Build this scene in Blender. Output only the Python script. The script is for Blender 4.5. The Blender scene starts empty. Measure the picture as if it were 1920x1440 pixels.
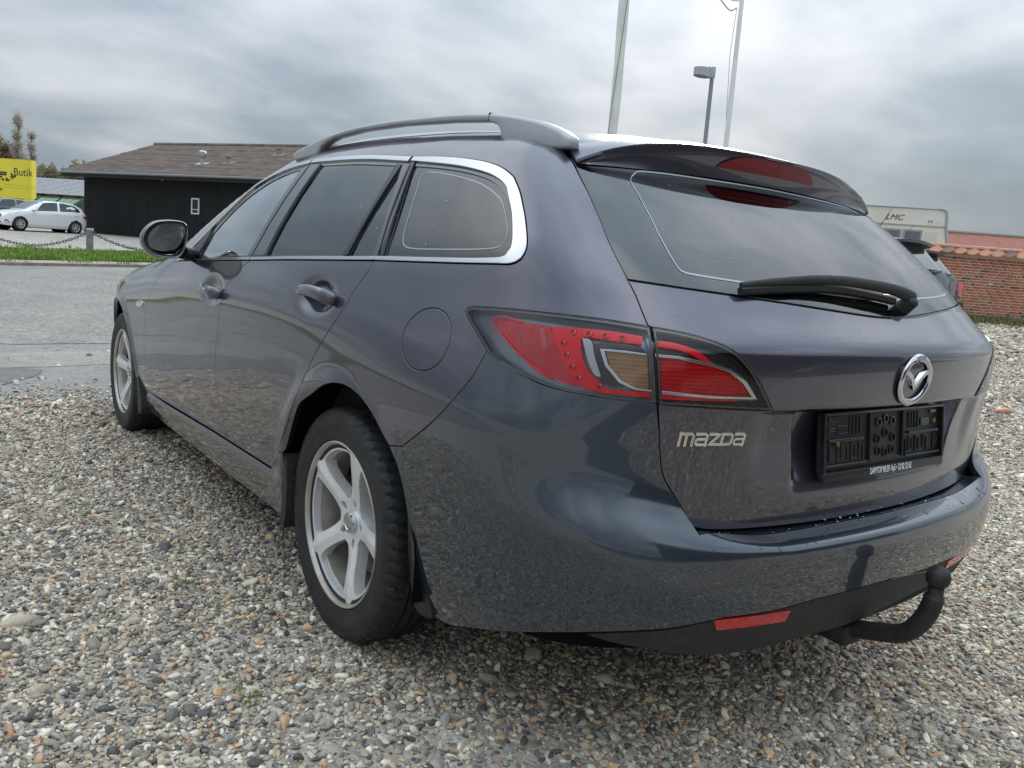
import bpy, bmesh, math, random
import numpy as np
from mathutils import Vector, Matrix, geometry
PI=math.pi; R=math.radians
rng=random.Random(7)
SC=bpy.context.scene; COL=SC.collection
# ---------------------------------------------------------------- camera, sky, sun
CAMP=Vector((-1.95815,1.78125,1.04111)); PSI,PIT,ROL=-0.64277,-0.14681,0.07727
hf=Vector((math.cos(PSI)*math.cos(PIT),math.sin(PSI)*math.cos(PIT),math.sin(PIT)))
r0=Vector((math.sin(PSI),-math.cos(PSI),0)); u0=r0.cross(hf)
cr=math.cos(ROL)*r0+math.sin(ROL)*u0; cu=-math.sin(ROL)*r0+math.cos(ROL)*u0
cam=bpy.data.cameras.new('camera'); co=bpy.data.objects.new('camera',cam); COL.objects.link(co)
co.matrix_world=Matrix(((cr.x,cu.x,-hf.x,CAMP.x),(cr.y,cu.y,-hf.y,CAMP.y),(cr.z,cu.z,-hf.z,CAMP.z),(0,0,0,1)))
cam.sensor_fit='HORIZONTAL'; cam.sensor_width=36; cam.lens=36*1536.88/1920; cam.clip_start=.05; cam.clip_end=3000
SC.camera=co
SUN_EL=R(22); SUN_AZ=R(-51); SKYOFF=(0.4,5.2,0)
w=bpy.data.worlds.new('World'); SC.world=w; w.use_nodes=True
def N(nt,t,**k):
    n=nt.nodes.new(t)
    for a,b in k.items(): setattr(n,a,b)
    return n
def build_world():
    nt=w.node_tree; nt.nodes.clear(); L=nt.links.new
    out=N(nt,'ShaderNodeOutputWorld'); bg=N(nt,'ShaderNodeBackground'); L(bg.outputs[0],out.inputs[0])
    sky=N(nt,'ShaderNodeTexSky',sky_type='NISHITA',sun_disc=False); sky.sun_elevation=SUN_EL; sky.sun_rotation=PI/2-SUN_AZ
    tc=N(nt,'ShaderNodeTexCoord'); sp=N(nt,'ShaderNodeSeparateXYZ'); L(tc.outputs['Generated'],sp.inputs[0])
    def M(op,a,b=None,c=None):
        m=N(nt,'ShaderNodeMath',operation=op)
        for i,v in enumerate((a,b,c)):
            if v is None: continue
            if isinstance(v,(int,float)): m.inputs[i].default_value=v
            else: L(v,m.inputs[i])
        return m.outputs[0]
    z=M('MAXIMUM',sp.outputs[2],0.0); den=M('ADD',z,0.22)
    px=M('DIVIDE',sp.outputs[0],den); py=M('DIVIDE',sp.outputs[1],den)
    cb=N(nt,'ShaderNodeCombineXYZ'); L(px,cb.inputs[0]); L(py,cb.inputs[1])
    def noise(sc,det,rough,off,dist=0.,ani=.8):
        mp=N(nt,'ShaderNodeMapping'); mp.inputs['Location'].default_value=off; mp.inputs['Rotation'].default_value=(0,0,R(35)); mp.inputs['Scale'].default_value=(1,ani,1)
        L(cb.outputs[0],mp.inputs[0])
        n=N(nt,'ShaderNodeTexNoise'); n.inputs['Scale'].default_value=sc; n.inputs['Detail'].default_value=det; n.inputs['Roughness'].default_value=rough; n.inputs['Distortion'].default_value=dist
        L(mp.outputs[0],n.inputs[0]); return n.outputs[0]
    n1=noise(.95,5,.45,SKYOFF,.25); n2=noise(2.6,6,.5,(7.,2.2,0),.2)
    c=M('ADD',M('MULTIPLY',n1,.72),M('MULTIPLY',n2,.28))
    rp=N(nt,'ShaderNodeValToRGB'); L(c,rp.inputs[0]); e=rp.color_ramp.elements
    e[0].position=.37; e[0].color=(.235,.290,.345,1); e[1].position=.65; e[1].color=(.64,.665,.71,1)
    k=rp.color_ramp.elements.new(.47); k.color=(.305,.365,.425,1)
    k=rp.color_ramp.elements.new(.55); k.color=(.455,.495,.545,1)
    # thin bright veil round the hidden sun, brighter overhead than at the horizon
    sd=N(nt,'ShaderNodeVectorMath',operation='DOT_PRODUCT'); L(tc.outputs['Generated'],sd.inputs[0])
    sd.inputs[1].default_value=(math.cos(SUN_EL)*math.cos(SUN_AZ),math.cos(SUN_EL)*math.sin(SUN_AZ),math.sin(SUN_EL))
    dp=M('MAXIMUM',sd.outputs['Value'],0.0)
    glow=M('ADD',M('MULTIPLY',M('POWER',dp,60.),.15),M('MULTIPLY',M('POWER',dp,9.),.05))
    lift=M('ADD',M('MULTIPLY',M('POWER',z,1.4),3.2),.63)
    gl=M('MULTIPLY',glow,M('ADD',M('MULTIPLY',c,2.2),-.30))
    mul=N(nt,'ShaderNodeVectorMath',operation='SCALE'); L(rp.outputs[0],mul.inputs[0]); L(M('ADD',lift,gl),mul.inputs['Scale'])
    skm=N(nt,'ShaderNodeVectorMath',operation='SCALE'); L(sky.outputs[0],skm.inputs[0]); skm.inputs['Scale'].default_value=.10
    mx=N(nt,'ShaderNodeMix',data_type='RGBA'); mx.inputs[0].default_value=.965
    L(skm.outputs[0],mx.inputs[6]); L(mul.outputs[0],mx.inputs[7])
    L(mx.outputs[2],bg.inputs[0]); bg.inputs[1].default_value=1.0
build_world()
sl=bpy.data.lights.new('sun','SUN'); sl.energy=1.5; sl.angle=R(16); sl.color=(1,.96,.90)
so=bpy.data.objects.new('sun',sl); COL.objects.link(so)
so.rotation_euler=Vector((-math.cos(SUN_EL)*math.cos(SUN_AZ),-math.cos(SUN_EL)*math.sin(SUN_AZ),-math.sin(SUN_EL))).to_track_quat('-Z','Y').to_euler()
so.location=(0,0,30)
SC.render.engine='CYCLES'
vs=SC.view_settings; vs.view_transform='Standard'; vs.look='None'; vs.exposure=0.42; vs.gamma=1; vs.use_curve_mapping=False
# ---------------------------------------------------------------- materials
MATS={}
def mat(name,col,rough=.5,metal=0.,coat=0.,spec=.5,fn=None,coat_rough=.03,**kw):
    if name in MATS: return MATS[name]
    m=bpy.data.materials.new(name); m.use_nodes=True; nt=m.node_tree; b=nt.nodes['Principled BSDF']
    b.inputs['Base Color'].default_value=(*col,1); b.inputs['Roughness'].default_value=rough; b.inputs['Metallic'].default_value=metal
    b.inputs['Coat Weight'].default_value=coat; b.inputs['Coat Roughness'].default_value=coat_rough; b.inputs['Specular IOR Level'].default_value=spec
    if coat>=.9: b.inputs['Coat IOR'].default_value=1.68
    if fn: fn(nt,b)
    MATS[name]=m; return m
def tex_noise(nt,scale,detail=4,rough=.55,coord='Object',map_scale=(1,1,1)):
    tc=N(nt,'ShaderNodeTexCoord'); mp=N(nt,'ShaderNodeMapping'); mp.inputs['Scale'].default_value=map_scale
    nt.links.new(tc.outputs[coord],mp.inputs[0])
    n=N(nt,'ShaderNodeTexNoise'); n.inputs['Scale'].default_value=scale; n.inputs['Detail'].default_value=detail; n.inputs['Roughness'].default_value=rough
    nt.links.new(mp.outputs[0],n.inputs[0]); return n
def ramp(nt,src,stops):
    r=N(nt,'ShaderNodeValToRGB'); nt.links.new(src,r.inputs[0]); e=r.color_ramp.elements
    while len(e)<len(stops): e.new(.5)
    for q,(p,c) in zip(e,stops): q.position=p; q.color=(*c,1)
    return r.outputs[0]
def bump(nt,b,src,strength,dist):
    bp=N(nt,'ShaderNodeBump'); bp.inputs['Strength'].default_value=strength; bp.inputs['Distance'].default_value=dist
    nt.links.new(src,bp.inputs['Height']); nt.links.new(bp.outputs[0],b.inputs['Normal'])
def varied(c1,c2,scale,lo=.35,hi=.65,bumps=0.,bd=.004,mscale=(1,1,1),coord='Object'):
    def fn(nt,b):
        n=tex_noise(nt,scale,6,.6,coord,mscale); nt.links.new(ramp(nt,n.outputs[0],[(lo,c1),(hi,c2)]),b.inputs['Base Color'])
        if bumps: bump(nt,b,n.outputs[0],bumps,bd)
    return fn
def glass_mat(name,tint,gl=(1,1,1),ior=1.5,boost=1.0):
    if name in MATS: return MATS[name]
    m=bpy.data.materials.new(name); m.use_nodes=True; nt=m.node_tree; nt.nodes.clear()
    o=N(nt,'ShaderNodeOutputMaterial'); mix=N(nt,'ShaderNodeMixShader'); tr=N(nt,'ShaderNodeBsdfTransparent'); g=N(nt,'ShaderNodeBsdfGlossy')
    fr=N(nt,'ShaderNodeFresnel'); fr.inputs[0].default_value=ior
    mm=N(nt,'ShaderNodeMath',operation='MULTIPLY'); mm.use_clamp=True; mm.inputs[1].default_value=boost
    nt.links.new(fr.outputs[0],mm.inputs[0]); nt.links.new(mm.outputs[0],mix.inputs[0])
    tr.inputs[0].default_value=(*tint,1); g.inputs[0].default_value=(*gl,1); g.inputs['Roughness'].default_value=.012
    nt.links.new(tr.outputs[0],mix.inputs[1]); nt.links.new(g.outputs[0],mix.inputs[2]); nt.links.new(mix.outputs[0],o.inputs[0])
    MATS[name]=m; return m
def paint_fn(dirt):
    def fn(nt,b):
        n=tex_noise(nt,2.2,5,.6); n2=tex_noise(nt,9000.,1,.5)
        r=ramp(nt,n2.outputs[0],[(.3,(.036,.033,.050)),(.7,(.072,.065,.094))]); nt.links.new(r,b.inputs['Base Color'])
        m=N(nt,'ShaderNodeMapRange'); m.inputs[1].default_value=.35; m.inputs[2].default_value=.75; m.inputs[3].default_value=.03; m.inputs[4].default_value=.03+dirt
        nt.links.new(n.outputs[0],m.inputs[0]); nt.links.new(m.outputs[0],b.inputs['Coat Roughness'])
    return fn
PAINT=mat('car_paint',(.045,.043,.058),.30,.6,1.0,fn=paint_fn(.03))
PAINTB=mat('bumper_paint',(.034,.045,.064),.30,.6,1.0,fn=lambda nt,b:None)
BLK=mat('black_plastic',(.012,.012,.013),.42)
BLKM=mat('matt_black_plastic',(.018,.018,.019),.62,fn=varied((.014,.014,.015),(.03,.03,.03),60,bumps=.05,bd=.001))
GLOSSB=mat('gloss_black',(.012,.012,.014),.12,coat=.6)
DARK=mat('dark_void',(.006,.006,.007),.9,spec=.1)
CHROME=mat('bright_trim',(.62,.63,.65),.16,1.)
SATIN=mat('satin_silver',(.44,.45,.48),.34,.6,.3)
RUBBER=mat('tyre_rubber',(.018,.018,.02),.62,fn=varied((.008,.008,.009),(.022,.0215,.0205),14,bumps=.03,bd=.001))
# ---------------------------------------------------------------- object helpers
def link(name,me,m=None,parent=None):
    o=bpy.data.objects.new(name,me); COL.objects.link(o)
    if m is not None and len(me.materials)==0: me.materials.append(m)
    if parent is not None: o.parent=parent
    return o
def mesh(name,V,F,m=None,parent=None,smooth=False,sharp=None):
    me=bpy.data.meshes.new(name); me.from_pydata([tuple(v) for v in V],[],[tuple(f) for f in F]); me.update()
    if smooth:
        me.polygons.foreach_set('use_smooth',[True]*len(me.polygons))
        if sharp is not None: me.set_sharp_from_angle(angle=R(sharp))
    return link(name,me,m,parent)
def empty(name,loc=(0,0,0),rz=0.,parent=None):
    o=bpy.data.objects.new(name,None); COL.objects.link(o); o.location=loc; o.rotation_euler=(0,0,rz); o.empty_display_size=.2
    if parent is not None: o.parent=parent
    return o
def tag(o,label=None,cat=None,group=None,kind=None):
    if label: o['label']=label
    if cat: o['category']=cat
    if group: o['group']=group
    if kind: o['kind']=kind
    return o
class MB:
    def __init__(s): s.v=[]; s.f=[]
    def add(s,V,F):
        b=len(s.v); s.v+= [tuple(v) for v in V]; s.f+=[tuple(i+b for i in f) for f in F]; return s
    def box(s,x0,x1,y0,y1,z0,z1,M=None):
        V=[Vector((x,y,z)) for z in (z0,z1) for y in (y0,y1) for x in (x0,x1)]
        if M is not None: V=[M@v for v in V]
        return s.add(V,[(0,2,3,1),(4,5,7,6),(0,1,5,4),(2,6,7,3),(0,4,6,2),(1,3,7,5)])
    def bbox(s,c,sz,b=.004,M=None):
        # bevelled box
        V=[];hx,hy,hz=[q/2 for q in sz]; b=min(b,hx*.9,hy*.9,hz*.9)
        bm=bmesh.new(); bmesh.ops.create_cube(bm,size=1)
        for v in bm.verts: v.co=Vector((v.co.x*sz[0],v.co.y*sz[1],v.co.z*sz[2]))
        bmesh.ops.bevel(bm,geom=bm.edges[:],offset=b,segments=2,affect='EDGES',profile=.5)
        bm.verts.ensure_lookup_table()
        V=[(M@(v.co+Vector(c)) if M is not None else v.co+Vector(c)) for v in bm.verts]; F=[[v.index for v in f.verts] for f in bm.faces]; bm.free()
        return s.add(V,F)
    def tube(s,pts,r,n=10,cap=True,up=None,sx=1.,sy=1.):
        pts=[Vector(p) for p in pts]; rr=r if isinstance(r,(list,tuple)) else [r]*len(pts)
        V=[];prev=None
        for i,p in enumerate(pts):
            t=(pts[min(i+1,len(pts)-1)]-pts[max(i-1,0)]).normalized()
            if prev is None:
                a=Vector(up) if up else (Vector((0,0,1)) if abs(t.z)<.9 else Vector((1,0,0)))
            else: a=prev
            nrm=(a-t*a.dot(t)).normalized(); prev=nrm; bn=t.cross(nrm)
            for k in range(n):
                q=2*PI*k/n; V.append(p+(nrm*math.cos(q)*sy+bn*math.sin(q)*sx)*rr[i])
        F=[(i*n+k,i*n+(k+1)%n,(i+1)*n+(k+1)%n,(i+1)*n+k) for i in range(len(pts)-1) for k in range(n)]
        if cap: F+=[tuple(range(n))[::-1],tuple((len(pts)-1)*n+k for k in range(n))]
        return s.add(V,F)
    def lathe(s,prof,n=48,axis='y',c=(0,0,0)):
        V=[];m=len(prof)
        for k in range(n):
            q=2*PI*k/n
            for (a,r) in prof:
                x,y=r*math.cos(q),r*math.sin(q)
                V.append((c[0]+x,c[1]+a,c[2]+y) if axis=='y' else ((c[0]+x,c[1]+y,c[2]+a) if axis=='z' else (c[0]+a,c[1]+x,c[2]+y)))
        F=[(k*m+i,k*m+i+1,((k+1)%n)*m+i+1,((k+1)%n)*m+i) for k in range(n) for i in range(m-1)]
        if axis=='y': F=[f[::-1] for f in F]
        return s.add(V,F)
    def ell(s,c,r,n=16,m=10,M=None):
        V=[];F=[]
        for i in range(m+1):
            a=PI*i/m
            for k in range(n):
                b=2*PI*k/n; v=Vector((c[0]+r[0]*math.sin(a)*math.cos(b),c[1]+r[1]*math.sin(a)*math.sin(b),c[2]+r[2]*math.cos(a)))
                V.append(M@v if M is not None else v)
        for i in range(m):
            for k in range(n): F.append((i*n+k,(i+1)*n+k,(i+1)*n+(k+1)%n,i*n+(k+1)%n))
        return s.add(V,F)
    def build(s,name,m=None,parent=None,smooth=True,sharp=35):
        return mesh(name,s.v,s.f,m,parent,smooth,sharp)

def leaf_material(name,c0,c1,c2):
    m=bpy.data.materials.new(name); m.use_nodes=True; nt=m.node_tree; nt.nodes.clear()
    o=N(nt,'ShaderNodeOutputMaterial'); mx=N(nt,'ShaderNodeMixShader'); d=N(nt,'ShaderNodeBsdfDiffuse'); tr=N(nt,'ShaderNodeBsdfTranslucent')
    n=tex_noise(nt,1.7,4,.6); c=ramp(nt,n.outputs[0],[(.3,c0),(.5,c1),(.7,c2)])
    nt.links.new(c,d.inputs[0]); nt.links.new(c,tr.inputs[0]); mx.inputs[0].default_value=.45
    nt.links.new(d.outputs[0],mx.inputs[1]); nt.links.new(tr.outputs[0],mx.inputs[2]); nt.links.new(mx.outputs[0],o.inputs[0]); return m

# ---- body surface functions
def gs(xs,ys,sig,lo=None,hi=None,n=4001):
    xs=np.array(xs,float);ys=np.array(ys,float)
    lo=xs[0]-.3 if lo is None else lo;hi=xs[-1]+.3 if hi is None else hi
    g=np.linspace(lo,hi,n);d=g[1]-g[0]
    # linear extrapolation
    v=np.interp(g,xs,ys)
    s0=(ys[1]-ys[0])/(xs[1]-xs[0]);s1=(ys[-1]-ys[-2])/(xs[-1]-xs[-2])
    v=np.where(g<xs[0],ys[0]+(g-xs[0])*s0,v);v=np.where(g>xs[-1],ys[-1]+(g-xs[-1])*s1,v)
    m=int(3*sig/d)+1;k=np.exp(-.5*(np.arange(-m,m+1)*d/sig)**2);k/=k.sum()
    vp=np.concatenate([v[0]+(np.arange(-m,0))*(v[1]-v[0]),v,v[-1]+np.arange(1,m+1)*(v[-1]-v[-2])])
    w=np.convolve(vp,k,'valid')
    def f(x):
        t=(np.asarray(x,float)-lo)/d
        i=np.clip(t.astype(int),1,n-3);a=t-i
        p0,p1,p2,p3=w[i-1],w[i],w[i+1],w[i+2]
        return p1+.5*a*(p2-p0+a*(2*p0-5*p1+4*p2-p3+a*(3*(p1-p2)+p3-p0)))
    return f
def sst(a,b,x):
    t=np.clip((x-a)/(b-a),0,1);return t*t*(3-2*t)
def smin(a,b,k):
    h=np.maximum(k-np.abs(a-b),0)/k
    return np.minimum(a,b)-h*h*h*k/6
# ---- side
base=gs([.10,.18,.24,.30,.36,.45,.55,.66,.76,.84,.89,.93,1.0,1.04,1.14,1.24,1.32,1.40],
        [.76,.815,.845,.864,.874,.884,.892,.897,.897,.892,.883,.871,.848,.832,.776,.712,.655,.590],.018)
belt=gs([-.7,2.1],[1.038,.908],.1)
tl=gs([3.7,3.4,3.1,2.725,2.3,1.9,.9,0,-.3,-.6,-.85,-1.05][::-1],[-.33,-.145,-.065,-.008,-.004,0,0,-.001,-.004,-.022,-.055,-.11][::-1],.08)
tu=gs([2.4,2.0,1.5,1.0,.5,0,-.3,-.6,-.9][::-1],[-.06,-.018,.008,.019,.012,-.012,-.030,-.060,-.105][::-1],.10)
def Ys(x,z):
    s=sst(.68,.98,z)
    ze=z-(belt(x)-1.0)*s
    y=base(ze)+tl(x)*(1-s)+tu(x)*s
    # gentle flare lips round the wheel openings
    for xc in (0.,2.725):
        r=np.hypot(x-xc,z-.315)
        y=y+.012*np.exp(-((r-.375)/.035)**2)*sst(.25,.40,z)
    return y
# ---- rear
xt=gs([.44,.50,.56,.64,.72,.80,.86,.905,.925,.97,1.02,1.10,1.20,1.30,1.40],
      [-.985,-.992,-1.0,-1.008,-1.018,-1.034,-1.044,-1.046,-1.036,-.985,-.935,-.845,-.715,-.570,-.415],.008)
xb=gs([.14,.20,.25,.29,.34,.40,.46,.52,.60],[-.88,-.955,-1.0,-1.025,-1.048,-1.066,-1.074,-1.074,-1.072],.015)
c2=gs([.2,.4,.55,.8,.95,1.05,1.2,1.4],[.16,.17,.18,.20,.24,.26,.24,.22],.04)
kz=gs([.2,.5,.6,.75,.85,.95,1.05,1.2,1.4],[.44,.36,.36,.42,.45,.37,.25,.18,.15],.04)
def Xr(y,z,bump=True):
    ya=np.abs(y)
    x=xt(z)
    if bump:
        w=.005+.023*sst(.40,.80,ya)
        zt=.533+.065*sst(.35,.8,ya)
        q=np.clip((z-zt)/w,-30,30)
        x=x+(xb(np.minimum(z,.6))-x)/(1+np.exp(q))
    return x+c2(z)*ya**2
# ---- roof / hood
zc=gs([3.75,3.6,3.3,2.9,2.5,2.22,2.06,1.66,1.3,1.05,.7,.3,0,-.3,-.55,-.8][::-1],[.46,.60,.745,.865,.928,.955,1.0,1.20,1.365,1.432,1.456,1.446,1.430,1.404,1.376,1.34][::-1],.05)
def Zr(x,y):
    c=.15-.145*sst(1.7,2.4,x)
    return zc(x)-c*y*y
def Xf(y): return 3.68-.38*y*y
def FSD(P,bump=True):
    x,y,z=P[...,0],P[...,1],P[...,2]
    ya=np.abs(y)
    a=smin(Ys(x,z)-ya,x-Xr(y,z,bump),kz(z))
    a=smin(a,Zr(x,y)-z,.07+.06*sst(2.0,2.4,x))
    return smin(a,Xf(y)-x,.3)
U0=.45;RC=.55;U1=U0+RC*np.pi/2;UC=U1+.35
TE=np.tan(np.radians(40.))
def od(u):
    u=np.asarray(u,float);m=u>UC;v=np.where(m,2*UC-u,u)
    th=np.clip((v-U0)/RC,0,np.pi/2)
    ox=np.where(v<U0,-v,-.45);oy=np.where(v<U1,.35,.35-(v-U1))
    dx=-np.sin(th);dy=np.cos(th);s=np.where(m,-1,1)
    return ox,oy*s,dx,dy*s
def uof(P):
    x,y=P[...,0],P[...,1];ya=np.abs(y)
    v=np.where(x>-.45,-x,np.where(ya<.35,U1+.35-ya,U0+RC*np.arctan2(-(x+.45),np.maximum(ya-.35,1e-9))))
    return np.where((y<0)&(x<=-.45),2*UC-v,v)
def inv(P,tilt=False):
    u=uof(P);z=P[...,2]
    if tilt:
        ox,oy,_,_=od(u);z=z-np.hypot(P[...,0]-ox,P[...,1]-oy)*TE
    return np.stack([u,z],-1)
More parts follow.
